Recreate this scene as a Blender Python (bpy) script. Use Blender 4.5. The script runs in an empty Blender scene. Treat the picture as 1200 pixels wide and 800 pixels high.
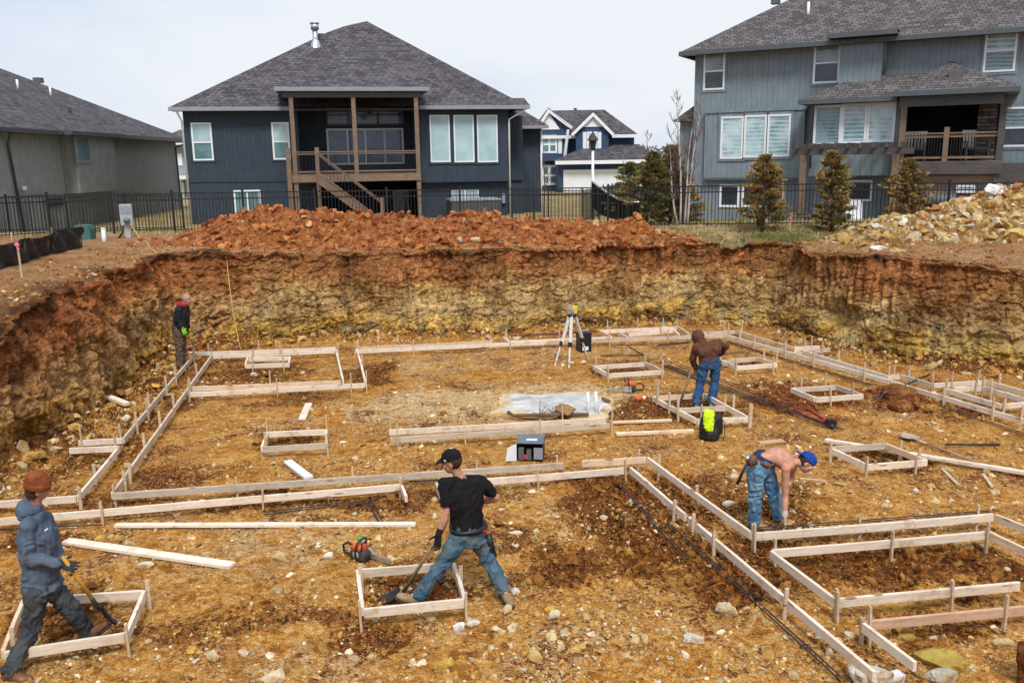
import bpy, bmesh, math, random
import numpy as np
from mathutils import Vector, Matrix
random.seed(7); RNG = np.random.default_rng(11)
R = math.radians
SC = bpy.context.scene
COL = SC.collection
SC.view_settings.view_transform = 'Standard'; SC.view_settings.look = 'None'
SC.view_settings.exposure = 0; SC.view_settings.gamma = 1
SC.cycles.max_bounces = 6; SC.cycles.diffuse_bounces = 2; SC.cycles.glossy_bounces = 2
SC.cycles.use_denoising = True; SC.cycles.use_adaptive_sampling = True; SC.cycles.adaptive_threshold = .03; SC.cycles.adaptive_min_samples = 8

# ---------------------------------------------------------------- camera
CF, CT, CR, CH = 1014.2, .20908, -.01575, 4.5       # focal length in photo pixels, pitch, roll, height above the pit floor
cam = bpy.data.objects.new('camera', bpy.data.cameras.new('camera')); COL.objects.link(cam)
cam.data.sensor_width = 36; cam.data.lens = CF / 1200 * 36; cam.data.clip_end = 5000; cam.data.clip_start = .05
_c, _s = math.cos(CR), math.sin(CR)
_dn = Vector((0, -math.sin(CT), -math.cos(CT))); _rt = Vector((1, 0, 0)); _fw = Vector((0, math.cos(CT), -math.sin(CT)))
_right = _c * _rt - _s * _dn; _down = _s * _rt + _c * _dn
cam.matrix_world = Matrix(((_right.x, -_down.x, -_fw.x, 0), (_right.y, -_down.y, -_fw.y, 0), (_right.z, -_down.z, -_fw.z, CH), (0, 0, 0, 1)))
SC.camera = cam

def ray(p):
    return _fw * CF + _right * (p[0] - 600) + _down * (p[1] - 400)
def g(p, z=0.0):                     # survey helper: photo point -> point on the level plane z
    d = ray(p); t = (z - CH) / d.z
    return Vector((d.x * t, d.y * t, z))
def aty(p, y):                       # photo point -> point at distance y
    d = ray(p); t = y / d.y
    return Vector((d.x * t, y, CH + d.z * t))
def onplane(p, a, n):                # photo point -> point on plane through a with normal n
    d = ray(p); o = Vector((0, 0, CH)); t = (Vector(a) - o).dot(n) / d.dot(n)
    return o + d * t

# ---------------------------------------------------------------- numpy noise
def _hash(i, j, k, seed):
    h = (i * 374761393 + j * 668265263 + k * 2147483647 + seed * 1274126177) & 0xFFFFFFFF
    h = ((h ^ (h >> 13)) * 1274126177) & 0xFFFFFFFF
    h = ((h ^ (h >> 16)) * 2246822519) & 0xFFFFFFFF
    return ((h ^ (h >> 15)) & 0xFFFFFF) / float(0xFFFFFF)
def vnoise(P, seed=0):
    P = np.asarray(P, float); I = np.floor(P).astype(np.int64); f = P - I; f = f * f * f * (f * (f * 6 - 15) + 10)
    x, y, z = I[..., 0], I[..., 1], I[..., 2]; u, v, w = f[..., 0], f[..., 1], f[..., 2]
    r = 0
    for dx in (0, 1):
        for dy in (0, 1):
            for dz in (0, 1):
                r = r + _hash(x + dx, y + dy, z + dz, seed) * (u if dx else 1 - u) * (v if dy else 1 - v) * (w if dz else 1 - w)
    return r * 2 - 1
def fbm(P, oct=4, seed=0, gain=.5, lac=2.03):
    P = np.asarray(P, float); a = 1.0; r = 0; t = 0
    for o in range(oct):
        r = r + a * vnoise(P, seed + o * 17); t += a; a *= gain; P = P * lac + 3.7
    return r / t
def cell(P, seed=0):
    """F1 distance and a random value of the nearest cell"""
    P = np.asarray(P, float); I = np.floor(P).astype(np.int64); best = np.full(P.shape[:-1], 9.0); val = np.zeros(P.shape[:-1]); sec = best.copy()
    for dx in (-1, 0, 1):
        for dy in (-1, 0, 1):
            for dz in (-1, 0, 1):
                a, b, c = I[..., 0] + dx, I[..., 1] + dy, I[..., 2] + dz
                q = np.stack([a + _hash(a, b, c, seed), b + _hash(a, b, c, seed + 5), c + _hash(a, b, c, seed + 9)], -1)
                d = np.sqrt(((q - P) ** 2).sum(-1)); h = _hash(a, b, c, seed + 13)
                m = d < best; sec = np.where(m, best, np.minimum(sec, d)); val = np.where(m, h, val); best = np.where(m, d, best)
    return best, sec, val
def sstep(a, b, x):
    t = np.clip((x - a) / (b - a), 0, 1); return t * t * (3 - 2 * t)

# ---------------------------------------------------------------- objects
def link(o, parent=None):
    COL.objects.link(o)
    if parent is not None: o.parent = parent
    return o
def tag(o, label=None, cat=None, group=None, kind=None):
    if label: o['label'] = label
    if cat: o['category'] = cat
    if group: o['group'] = group
    if kind: o['kind'] = kind
    return o
def thing(name, label, cat, loc=(0, 0, 0), rotz=0.0, group=None):
    o = bpy.data.objects.new(name, None); o.empty_display_size = .2; link(o)
    o.location = loc; o.rotation_euler = (0, 0, rotz)
    return tag(o, label, cat, group)
def npmesh(name, V, F, mat=None, parent=None, smooth=False, attrs=None, loc=None):
    """V (n,3), F (m,3|4) arrays"""
    V = np.asarray(V, np.float32); F = np.asarray(F, np.int32); me = bpy.data.meshes.new(name)
    n, k = F.shape
    me.vertices.add(len(V)); me.vertices.foreach_set('co', V.ravel())
    me.loops.add(n * k); me.loops.foreach_set('vertex_index', F.ravel())
    me.polygons.add(n); me.polygons.foreach_set('loop_start', np.arange(0, n * k, k, dtype=np.int32)); me.polygons.foreach_set('loop_total', np.full(n, k, np.int32))
    me.polygons.foreach_set('use_smooth', np.full(n, smooth, bool))
    me.update(calc_edges=True); me.validate()
    for an, arr in (attrs or {}).items():
        at = me.color_attributes.new(an, 'FLOAT_COLOR', 'POINT'); c = np.ones((len(V), 4), np.float32); c[:, :3] = arr; at.data.foreach_set('color', c.ravel())
    o = bpy.data.objects.new(name, me); link(o, parent)
    if mat: me.materials.append(mat)
    if loc is not None: o.location = loc
    return o
class MB:
    """collects simple shapes, builds ONE mesh object"""
    def __init__(s): s.v = []; s.f = []
    def add(s, V, F):
        b = len(s.v); s.v += [tuple(p) for p in V]; s.f += [tuple(i + b for i in f) for f in F]; return s
    def box(s, x0, x1, y0, y1, z0, z1):
        return s.add([(x0, y0, z0), (x1, y0, z0), (x1, y1, z0), (x0, y1, z0), (x0, y0, z1), (x1, y0, z1), (x1, y1, z1), (x0, y1, z1)],
                     [(0, 3, 2, 1), (4, 5, 6, 7), (0, 1, 5, 4), (1, 2, 6, 5), (2, 3, 7, 6), (3, 0, 4, 7)])
    def bar(s, a, b, w, h, up=(0, 0, 1)):
        """box beam from a to b; w across, h along up"""
        a = Vector(a); b = Vector(b); d = (b - a).normalized(); u = Vector(up)
        if abs(d.dot(u)) > .99: u = Vector((0, 1, 0))
        x = d.cross(u).normalized(); u = x.cross(d).normalized()
        P = []
        for e in (a, b):
            for sx, su in ((-1, -1), (1, -1), (1, 1), (-1, 1)): P.append(e + x * sx * w / 2 + u * su * h / 2)
        return s.add(P, [(3, 2, 1, 0), (4, 5, 6, 7), (0, 1, 5, 4), (1, 2, 6, 5), (2, 3, 7, 6), (3, 0, 4, 7)])
    def tube(s, pts, rad, n=8, caps=True):
        pts = [Vector(p) for p in pts]; k = len(pts)
        if not hasattr(rad, '__len__'): rad = [rad] * k
        prev = None; P = []; F = []
        for i, p in enumerate(pts):
            d = (pts[min(i + 1, k - 1)] - pts[max(i - 1, 0)]).normalized()
            if prev is None:
                x = d.orthogonal().normalized()
            else:
                x = (prev - d * prev.dot(d)); x = x.normalized() if x.length > 1e-6 else d.orthogonal().normalized()
            prev = x; y = d.cross(x)
            for j in range(n):
                a = 2 * math.pi * j / n; P.append(p + (x * math.cos(a) + y * math.sin(a)) * rad[i])
        for i in range(k - 1):
            for j in range(n):
                F.append((i * n + j, i * n + (j + 1) % n, (i + 1) * n + (j + 1) % n, (i + 1) * n + j))
        if caps: F.append(tuple(range(n - 1, -1, -1))); F.append(tuple((k - 1) * n + j for j in range(n)))
        return s.add(P, F)
    def capsule(s, a, b, ra, rb, n=12, m=4):
        a = Vector(a); b = Vector(b); d = b - a; L = d.length; d = d / L if L > 1e-6 else Vector((0, 0, 1))
        pts = []; rad = []
        for i in range(m + 1):
            t = math.pi / 2 * (1 - i / m); pts.append(a - d * ra * math.sin(t)); rad.append(max(ra * math.cos(t), ra * .02))
        for i in range(m + 1):
            t = math.pi / 2 * i / m; pts.append(b + d * rb * math.sin(t)); rad.append(max(rb * math.cos(t), rb * .02))
        return s.tube(pts, rad, n)
    def ell(s, c, X, Y, Z, n=16, m=10):
        """ellipsoid with semi axis vectors X, Y, Z"""
        c = Vector(c); X = Vector(X); Y = Vector(Y); Z = Vector(Z); P = [c - Z]; F = []
        for i in range(1, m):
            t = math.pi * i / m - math.pi / 2
            for j in range(n):
                a = 2 * math.pi * j / n; P.append(c + X * math.cos(a) * math.cos(t) + Y * math.sin(a) * math.cos(t) + Z * math.sin(t))
        P.append(c + Z); top = len(P) - 1
        for j in range(n): F.append((0, 1 + (j + 1) % n, 1 + j)); F.append((top, 1 + (m - 2) * n + j, 1 + (m - 2) * n + (j + 1) % n))
        for i in range(m - 2):
            for j in range(n): F.append((1 + i * n + j, 1 + i * n + (j + 1) % n, 1 + (i + 1) * n + (j + 1) % n, 1 + (i + 1) * n + j))
        return s.add(P, F)
    def loft(s, secs, n=20, p=2.3):
        """secs: (centre, X semi-axis vector, Y semi-axis vector): superellipse sections"""
        P = []; F = []; k = len(secs)
        for c, X, Y in secs:
            c = Vector(c); X = Vector(X); Y = Vector(Y)
            for j in range(n):
                a = 2 * math.pi * j / n; ca, sa = math.cos(a), math.sin(a)
                P.append(c + X * math.copysign(abs(ca) ** (2 / p), ca) + Y * math.copysign(abs(sa) ** (2 / p), sa))
        for i in range(k - 1):
            for j in range(n): F.append((i * n + j, i * n + (j + 1) % n, (i + 1) * n + (j + 1) % n, (i + 1) * n + j))
        F.append(tuple(range(n - 1, -1, -1))); F.append(tuple((k - 1) * n + j for j in range(n)))
        return s.add(P, F)
    def poly(s, P): return s.add(P, [tuple(range(len(P)))])
    def prism(s, P, d):
        """polygon P pushed along vector d"""
        n = len(P); d = Vector(d); Q = [Vector(p) for p in P] + [Vector(p) + d for p in P]
        return s.add(Q, [tuple(range(n - 1, -1, -1)), tuple(range(n, 2 * n))] + [(i, (i + 1) % n, n + (i + 1) % n, n + i) for i in range(n)])
    def build(s, name, mat=None, parent=None, smooth=False, origin=None, bevel=0, fix=False):
        me = bpy.data.meshes.new(name); V = s.v
        if origin is not None: V = [(x - origin[0], y - origin[1], z - origin[2]) for x, y, z in V]
        me.from_pydata([tuple(v) for v in V], [], s.f); me.update()
        if fix or bevel:
            bm = bmesh.new(); bm.from_mesh(me); bmesh.ops.recalc_face_normals(bm, faces=bm.faces)
            if bevel: bmesh.ops.bevel(bm, geom=list(bm.edges), offset=bevel, segments=2, affect='EDGES', clamp_overlap=True)
            bm.to_mesh(me); bm.free()
        if smooth: me.polygons.foreach_set('use_smooth', [True] * len(me.polygons))
        o = bpy.data.objects.new(name, me); link(o, parent)
        if origin is not None: o.location = origin
        if mat: me.materials.append(mat)
        return o
def remesh(mb, voxel, smooth_it=4, folds=0, fscale=14, seed=0):
    """fuse the collected closed shapes into one skin; returns (V, F) arrays"""
    me = bpy.data.meshes.new('tmp'); me.from_pydata([tuple(v) for v in mb.v], [], mb.f); me.update()
    bm = bmesh.new(); bm.from_mesh(me); bmesh.ops.recalc_face_normals(bm, faces=bm.faces); bm.to_mesh(me); bm.free()
    o = bpy.data.objects.new('tmp', me); COL.objects.link(o)
    r = o.modifiers.new('r', 'REMESH'); r.mode = 'VOXEL'; r.voxel_size = voxel
    if smooth_it: sm = o.modifiers.new('s', 'SMOOTH'); sm.factor = .5; sm.iterations = smooth_it
    dg = bpy.context.evaluated_depsgraph_get(); ev = o.evaluated_get(dg); m2 = ev.to_mesh()
    n = len(m2.vertices); V = np.empty(n * 3, np.float32); m2.vertices.foreach_get('co', V); V = V.reshape(-1, 3)
    N = np.empty(n * 3, np.float32); m2.vertex_normals.foreach_get('vector', N); N = N.reshape(-1, 3)
    F = np.array([tuple(p.vertices) if len(p.vertices) == 4 else tuple(p.vertices) + (p.vertices[-1],) for p in m2.polygons], np.int32)
    ev.to_mesh_clear(); bpy.data.objects.remove(o); bpy.data.meshes.remove(me)
    if folds:
        Q = V * fscale; Q = Q + 1.3 * np.stack([vnoise(Q * .5, seed + 1), vnoise(Q * .5, seed + 2), vnoise(Q * .5, seed + 3)], -1)
        f = 1 - np.abs(vnoise(Q, seed)); f2 = fbm(V * fscale * 2.2, 2, seed + 9)
        V = V + N * ((f * f - .45) * folds + f2 * folds * .45)[:, None]
    return V, F

# ---------------------------------------------------------------- materials
class NT:
    def __init__(s, name):
        s.m = bpy.data.materials.new(name); s.m.use_nodes = True; s.t = s.m.node_tree; s.t.nodes.clear()
        s.out = s.n('ShaderNodeOutputMaterial'); s.b = s.n('ShaderNodeBsdfPrincipled'); s.l(s.b.outputs[0], s.out.inputs[0])
    def n(s, t, **k):
        nd = s.t.nodes.new(t)
        for a, v in k.items():
            setattr(nd, a, v)
        return nd
    def l(s, a, b): s.t.links.new(a, b)
    def setin(s, sock, v):
        if hasattr(v, 'is_output') or isinstance(v, bpy.types.NodeSocket): s.l(v, sock)
        else: sock.default_value = v if not isinstance(v, tuple) or len(v) != 3 or sock.type != 'RGBA' else (*v, 1)
    def co(s, kind='Object'): return s.n('ShaderNodeTexCoord').outputs[kind]
    def pos(s): return s.n('ShaderNodeNewGeometry').outputs['Position']
    def mapping(s, v, scale=(1, 1, 1), rot=(0, 0, 0), loc=(0, 0, 0)):
        m = s.n('ShaderNodeMapping'); s.l(v, m.inputs[0]); m.inputs['Scale'].default_value = scale; m.inputs['Rotation'].default_value = rot; m.inputs['Location'].default_value = loc
        return m.outputs[0]
    def noise(s, v, scale=5, detail=4, rough=.55, dist=0, out=0):
        m = s.n('ShaderNodeTexNoise'); s.l(v, m.inputs['Vector']); m.inputs['Scale'].default_value = scale; m.inputs['Detail'].default_value = detail; m.inputs['Roughness'].default_value = rough; m.inputs['Distortion'].default_value = dist
        return m.outputs[out]
    def voro(s, v, scale=5, feature='F1', out='Distance', rand=1):
        m = s.n('ShaderNodeTexVoronoi', feature=feature); s.l(v, m.inputs['Vector']); m.inputs['Scale'].default_value = scale; m.inputs['Randomness'].default_value = rand
        return m.outputs[out]
    def ramp(s, f, stops, interp='LINEAR'):
        m = s.n('ShaderNodeValToRGB'); m.color_ramp.interpolation = interp; s.l(f, m.inputs[0]); e = m.color_ramp.elements
        while len(e) < len(stops): e.new(.5)
        for i, (p, c) in enumerate(stops):
            e[i].position = p; e[i].color = (*c, 1) if hasattr(c, '__len__') else (c, c, c, 1)
        return m.outputs[0]
    def mix(s, f, a, b, mode='MIX'):
        m = s.n('ShaderNodeMix', data_type='RGBA', blend_type=mode); s.setin(m.inputs[0], f); s.setin(m.inputs[6], a); s.setin(m.inputs[7], b); return m.outputs[2]
    def math(s, op, a, b=0.0, c=None, clamp=False):
        m = s.n('ShaderNodeMath', operation=op, use_clamp=clamp); s.setin(m.inputs[0], a); s.setin(m.inputs[1], b)
        if c is not None: s.setin(m.inputs[2], c)
        return m.outputs[0]
    def sep(s, v):
        m = s.n('ShaderNodeSeparateXYZ'); s.l(v, m.inputs[0]); return m.outputs
    def comb(s, x, y, z):
        m = s.n('ShaderNodeCombineXYZ'); s.setin(m.inputs[0], x); s.setin(m.inputs[1], y); s.setin(m.inputs[2], z); return m.outputs[0]
    def attr(s, name, out='Color'): return s.n('ShaderNodeAttribute', attribute_name=name).outputs[out]
    def rnd(s): return s.n('ShaderNodeObjectInfo').outputs['Random']
    def hsv(s, c, h=.5, sat=1.0, v=1.0):
        m = s.n('ShaderNodeHueSaturation'); s.setin(m.inputs['Color'], c); s.setin(m.inputs['Hue'], h); s.setin(m.inputs['Saturation'], sat); s.setin(m.inputs['Value'], v); return m.outputs[0]
    def bump(s, h, strength=.3, dist=.02):
        m = s.n('ShaderNodeBump'); s.l(h, m.inputs['Height']); m.inputs['Strength'].default_value = strength; m.inputs['Distance'].default_value = dist
        s.l(m.outputs[0], s.b.inputs['Normal']); return m.outputs[0]
    def fin(s, col, rough=.8, spec=.3, metal=0.0):
        s.setin(s.b.inputs['Base Color'], col); s.setin(s.b.inputs['Roughness'], rough); s.b.inputs['Specular IOR Level'].default_value = spec; s.b.inputs['Metallic'].default_value = metal
        return s.m
def plain(name, col, rough=.7, spec=.3, metal=0.0, var=.18, scale=6, bump=.0, bscale=60, dirt=0.0):
    t = NT(name); v = t.co('Object'); nz = t.noise(v, scale, 5, .6)
    c = t.mix(1.0, col, t.ramp(nz, [(.3, 1 - var), (.7, 1 + var)]), 'MULTIPLY')
    if dirt: c = t.mix(t.math('MULTIPLY', t.ramp(t.noise(v, scale * .45, 5, .7), [(.5, 0), (.7, 1)]), dirt), c, (.17, .09, .035))
    if bump: t.bump(t.noise(v, bscale, 4, .6), bump, .01)
    return t.fin(c, rough, spec, metal)
# ---------------------------------------------------------------- terrain: pit floor, pit wall, ground
CTRL = np.array([  # wall foot x, y, lip x, y, z
 (-7.6, 2.2, -8.0, 1.6, 1.9), (-7.55, 9.3, -7.9, 9.3, 1.9), (-7.62, 12.3, -7.8, 12.5, 1.98), (-7.4, 13.2, -7.8, 13.9, 2.38), (-7.35, 14.6, -8.0, 15.2, 2.42),
 (-7.45, 16.2, -8.15, 16.8, 2.35), (-7.85, 18.2, -8.6, 18.8, 2.42), (-8.1, 20.3, -8.75, 21.0, 2.38), (-7.4, 21.5, -7.7, 22.2, 2.3), (-4.4, 21.95, -4.5, 22.5, 2.28),
 (0, 22.2, 0, 22.7, 2.28), (2.3, 22.7, 2.35, 23.2, 2.28), (4.7, 23.3, 4.9, 23.8, 2.24), (6.2, 22.98, 6.45, 23.45, 2.24), (6.85, 22.75, 7.3, 23.05, 2.25),
 (7.12, 21.3, 7.5, 21.6, 2.22), (7.8, 19.6, 8.05, 20.1, 2.27), (8.7, 18.5, 9.0, 18.95, 2.3), (9.8, 17.55, 10.1, 18.0, 2.22), (10.8, 16.9, 11.1, 17.4, 2.16), (13, 15.6, 13.35, 16.1, 2.1),
 (14.4, 12, 14.9, 12, 2.0), (14.4, 2.2, 14.9, 1.6, 2.0), (0, 2.0, 0, 1.5, 2.3)])
_cl = np.vstack([CTRL, CTRL[:1]]); _L = np.concatenate([[0], np.cumsum(np.linalg.norm(np.diff(_cl[:, :2], axis=0), axis=1))])
def loop_samples():
    s = 0; out = []
    while s < _L[-1]:
        y = np.interp(s, _L, _cl[:, 1]); out.append(s); s += .032 if y > 9.5 else .3
    s = np.array(out); A = np.stack([np.interp(s, _L, _cl[:, k]) for k in range(5)], 1)
    K = np.exp(-np.linspace(-2, 2, 13) ** 2); K /= K.sum()
    for k in range(5):
        c = np.concatenate([A[-6:, k], A[:, k], A[:6, k]]); A[:, k] = np.convolve(c, K, 'valid')
    return s, A
WS, WA = loop_samples()
FOOT = WA[::8, :2]
def foot_dist(x, y):
    """distance inside the pit from the wall foot"""
    P = np.stack([x, y], -1).reshape(-1, 2); best = np.full(len(P), 1e9)
    C = CTRL[:, :2]
    for a, b in zip(C, np.roll(C, -1, 0)):
        d = b - a; t = np.clip(((P - a) @ d) / (d @ d), 0, 1); best = np.minimum(best, np.linalg.norm(P - a - t[:, None] * d, axis=1))
    return best.reshape(np.shape(x))
# dug or disturbed patches: photo centre, radii in photo px, darkness, extra height
ZONES = []
def zone(cx, cy, rx, ry, dark=0, pale=0, red=0, h=0.0, rough=0.0):
    c = g((cx, cy)); e = g((cx + rx, cy)); n = g((cx, cy - ry)); f = g((cx, cy + ry))
    ZONES.append((c.x, (n.y + f.y) / 2, abs(e.x - c.x), abs(n.y - f.y) / 2, dark, pale, red, h, rough))
for q in [(735, 433, 40, 8, 1, 0, 0, -.05), (880, 425, 30, 6, .7, 0, 0, -.03), (970, 459, 40, 9, 1, 0, .4, -.05), (820, 476, 48, 14, 1, 0, .2, -.05), (1030, 534, 55, 14, 1, 0, 0, -.05), (345, 516, 36, 10, 1, 0, .1, -.05),
          (485, 690, 60, 24, 1, 0, 0, -.06), (85, 725, 70, 34, 1, 0, .1, -.06), (1070, 668, 110, 32, 1, 0, .2, -.05, .05), (1110, 745, 100, 22, .6, 0, 0, -.04), (915, 660, 70, 40, .9, 0, .1, -.05, .04), (800, 585, 60, 40, .8, 0, .1, -.04, .03),
          (710, 590, 60, 40, .95, 0, .15, .03, .06), (760, 640, 70, 40, .95, 0, .1, .03, .06), (850, 690, 60, 45, .8, 0, .1, 0, .05), (660, 665, 70, 25, .7, 0, 0, 0, .03), (900, 595, 60, 25, .8, 0, .1, 0, .04),
          (1050, 470, 36, 8, 1, 0, 1, .06, .12), (930, 470, 60, 20, .8, 0, .8, .0, .05), (1120, 480, 70, 15, .6, 0, .3, 0, .05), (760, 480, 55, 14, .9, 0, .3, .05, .07), (440, 440, 30, 16, .8, 0, .1, .05, .05),
          (300, 440, 70, 14, .6, 0, 0, 0, .03), (180, 500, 25, 60, .55), (200, 560, 90, 12, .5), (300, 590, 260, 10, .6, 0, 0, 0, .03), (130, 470, 60, 50, .6, 0, .2, 0, .05), (90, 545, 60, 20, .5, 0, 0, 0, .04),
          (235, 420, 60, 20, .5), (860, 395, 20, 4, .4), (1000, 395, 60, 8, .3, .4, 0, 0, .03), (1150, 431, 70, 6, .5, .1, .7, .12, .2), (1090, 424, 40, 5, .4, .2, .5, .06, .15), (50, 640, 60, 16, .6, 0, .1), (430, 740, 80, 30, .4, 0, 0, 0, .03), (250, 735, 90, 40, .35), (600, 640, 60, 20, .4), (350, 470, 60, 12, .35), (520, 490, 60, 10, .3),
          (540, 480, 150, 20, 0, 1.3), (640, 472, 130, 20, 0, 1.5), (480, 430, 80, 14, 0, .6), (520, 472, 90, 16, 0, 1.6), (560, 420, 120, 20, 0, .35), (700, 412, 120, 12, 0, .45), (400, 495, 120, 14, 0, .4), (340, 640, 160, 36, 0, .5), (570, 750, 160, 40, 0, .35), (640, 590, 60, 30, 0, .4), (1000, 600, 110, 18, 0, .35), (1060, 490, 70, 10, 0, .35), (60, 770, 80, 20, 0, .2), (900, 750, 60, 40, 0, .45), (200, 670, 120, 26, 0, .4), (480, 600, 70, 16, 0, .25), (760, 540, 90, 10, 0, .3), (320, 780, 120, 20, 0, .4)]:
    zone(*q)
PUDDLE = (g((650, 477)).x, g((650, 477)).y)
def zone_masks(x, y):
    w = np.stack([x, y, np.zeros_like(x)], -1); wx = x + .5 * fbm(w * 1.5, 3, 71) + .12 * fbm(w * 7, 2, 73); wy = y + .5 * fbm(w * 1.5, 3, 72) + .12 * fbm(w * 7, 2, 74)
    dark = np.zeros_like(x); pale = dark.copy(); red = dark.copy(); h = dark.copy(); ro = dark.copy()
    for z in ZONES:
        d = np.sqrt(((wx - z[0]) / z[2]) ** 2 + ((wy - z[1]) / z[3]) ** 2); m = 1 - sstep(.3, 1.5, d)
        dark = np.maximum(dark, m * z[4]); pale = np.maximum(pale, m * z[5]); red = np.maximum(red, m * z[6]); h = h + m * z[7]
        if len(z) > 8: ro = np.maximum(ro, m * z[8] * 1.0)
    return dark, pale, red, h, ro
def zr(z):  # pad the tuple
    return z
def floor_z(x, y, full=False):
    x = np.asarray(x, float); y = np.asarray(y, float); P = np.stack([x, y, np.zeros_like(x)], -1)
    dark, pale, red, h, ro = zone_masks(x, y)
    d = foot_dist(x, y)
    z = .035 * fbm(P * .8, 3, 3) + .018 * fbm(P * 3.1, 3, 4)
    cd, c2, cv = cell(P * 7 + .4 * vnoise(P * 9, 5)[..., None], 6); cd2, _, cv2 = cell(P * 15, 8)
    clod = np.clip(.75 - cd, 0, 1) * (.4 + cv); clod2 = np.clip(.7 - cd2, 0, 1) * (.4 + cv2)
    z = z + clod * (.02 + .07 * dark + .7 * ro) + clod2 * (.014 + .03 * dark + .15 * ro) + h
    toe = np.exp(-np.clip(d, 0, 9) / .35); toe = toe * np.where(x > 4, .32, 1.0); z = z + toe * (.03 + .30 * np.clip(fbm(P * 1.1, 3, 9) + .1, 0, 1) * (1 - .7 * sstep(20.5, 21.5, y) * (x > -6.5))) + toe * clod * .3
    pd = np.sqrt(((x - PUDDLE[0]) / 1.0) ** 2 + ((y - PUDDLE[1]) / 1.2) ** 2)
    z = z * sstep(.75, 1.3, pd) - .035 * (1 - sstep(.7, 1.2, pd))
    if full: return z, dark, pale, red, toe
    return z
def fz(x, y): return float(floor_z(np.array([x]), np.array([y]))[0])

# soil materials -------------------------------------------------
def soil_nodes(t, v, masks=None):
    n1 = t.noise(v, 1.3, 6, .65, .4); n2 = t.noise(v, 9, 6, .7, .3); n3 = t.noise(v, 55, 4, .7)
    base = t.ramp(n2, [(.25, (.13, .056, .014)), (.45, (.30, .158, .045)), (.6, (.42, .25, .085)), (.8, (.56, .40, .19))])
    base = t.mix(t.ramp(n1, [(.4, 0), (.66, .75)]), base, t.ramp(n2, [(.3, (.34, .19, .055)), (.7, (.58, .40, .18))]))
    return base, n1, n2, n3
def crumb(t, v, scale, sd=0):
    w = t.mapping(v, (1, 1, 1), (0, 0, .4 + sd), (sd * 3.1, sd * 1.7, 0))
    m = t.n('ShaderNodeTexVoronoi', feature='F1'); t.l(w, m.inputs['Vector']); m.inputs['Scale'].default_value = scale
    return m.outputs['Distance'], t.sep(m.outputs['Color'])
def mat_floor():
    t = NT('pit_floor_soil'); v = t.pos(); n1 = t.noise(v, 1.1, 3, .65, .4); n2 = t.noise(v, 7, 4, .72, .3); n3 = t.noise(v, 70, 3, .75)
    d1, r1 = crumb(t, v, 26); d2, r2 = crumb(t, v, 62, 1.0)
    base = t.ramp(t.math('ADD', t.math('MULTIPLY', n2, .45), t.math('MULTIPLY', t.noise(v, 2.3, 4, .7, .5), .55)), [(.38, (.16, .055, .010)), (.455, (.40, .17, .029)), (.53, (.63, .335, .080)), (.62, (.80, .55, .23))])
    base = t.mix(t.ramp(n1, [(.42, 0), (.6, .6)]), base, t.ramp(n2, [(.34, (.50, .25, .05)), (.64, (.82, .60, .27))]))
    base = t.mix(t.ramp(t.noise(v, .8, 4, .7), [(.4, .12), (.6, .48)]), base, t.ramp(r1[0], [(.0, (.15, .06, .014)), (.3, (.38, .16, .030)), (.62, (.62, .33, .085)), (.92, (.82, .63, .33))]))
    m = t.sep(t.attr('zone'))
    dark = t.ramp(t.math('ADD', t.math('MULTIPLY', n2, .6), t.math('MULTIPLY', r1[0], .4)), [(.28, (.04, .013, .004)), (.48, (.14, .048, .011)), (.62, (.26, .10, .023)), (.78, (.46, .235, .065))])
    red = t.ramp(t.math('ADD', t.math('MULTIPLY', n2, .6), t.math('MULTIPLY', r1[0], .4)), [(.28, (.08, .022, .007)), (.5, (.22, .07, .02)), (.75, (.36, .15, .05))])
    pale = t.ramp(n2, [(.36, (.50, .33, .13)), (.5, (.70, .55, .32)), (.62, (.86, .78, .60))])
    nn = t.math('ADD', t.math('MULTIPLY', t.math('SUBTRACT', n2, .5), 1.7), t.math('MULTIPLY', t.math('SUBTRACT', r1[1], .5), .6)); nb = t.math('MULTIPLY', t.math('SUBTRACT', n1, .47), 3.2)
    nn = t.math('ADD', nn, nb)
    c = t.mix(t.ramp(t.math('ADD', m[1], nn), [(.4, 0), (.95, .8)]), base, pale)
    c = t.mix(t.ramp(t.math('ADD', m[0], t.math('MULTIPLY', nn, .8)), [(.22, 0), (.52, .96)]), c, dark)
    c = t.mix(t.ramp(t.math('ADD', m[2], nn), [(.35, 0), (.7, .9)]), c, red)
    # pale limestone crumbs lying in the soil
    crm = t.math('MULTIPLY', t.math('MULTIPLY', t.ramp(d2, [(.30, 1), (.42, 0)]), t.ramp(r2[0], [(.78, 0), (.82, 1)])), t.ramp(t.math('ADD', n1, t.math('MULTIPLY', m[0], -.12)), [(.40, .15), (.55, 1)]))
    c = t.mix(crm, c, t.ramp(r2[1], [(.0, (.62, .44, .18)), (.5, (.74, .62, .40)), (1, (.86, .80, .66))]))
    c = t.mix(1.0, c, t.ramp(n3, [(.34, .55), (.5, .98), (.66, 1.32)]), 'MULTIPLY')
    c = t.mix(1.0, c, (.96, .85, .72), 'MULTIPLY')
    h = t.math('ADD', t.math('MULTIPLY', t.noise(v, 20, 3, .78), 1.1), t.math('ADD', t.math('MULTIPLY', d1, -.55), t.math('MULTIPLY', d2, -.3)))
    t.bump(h, 1.0, .05)
    return t.fin(c, .95, .08)
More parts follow.
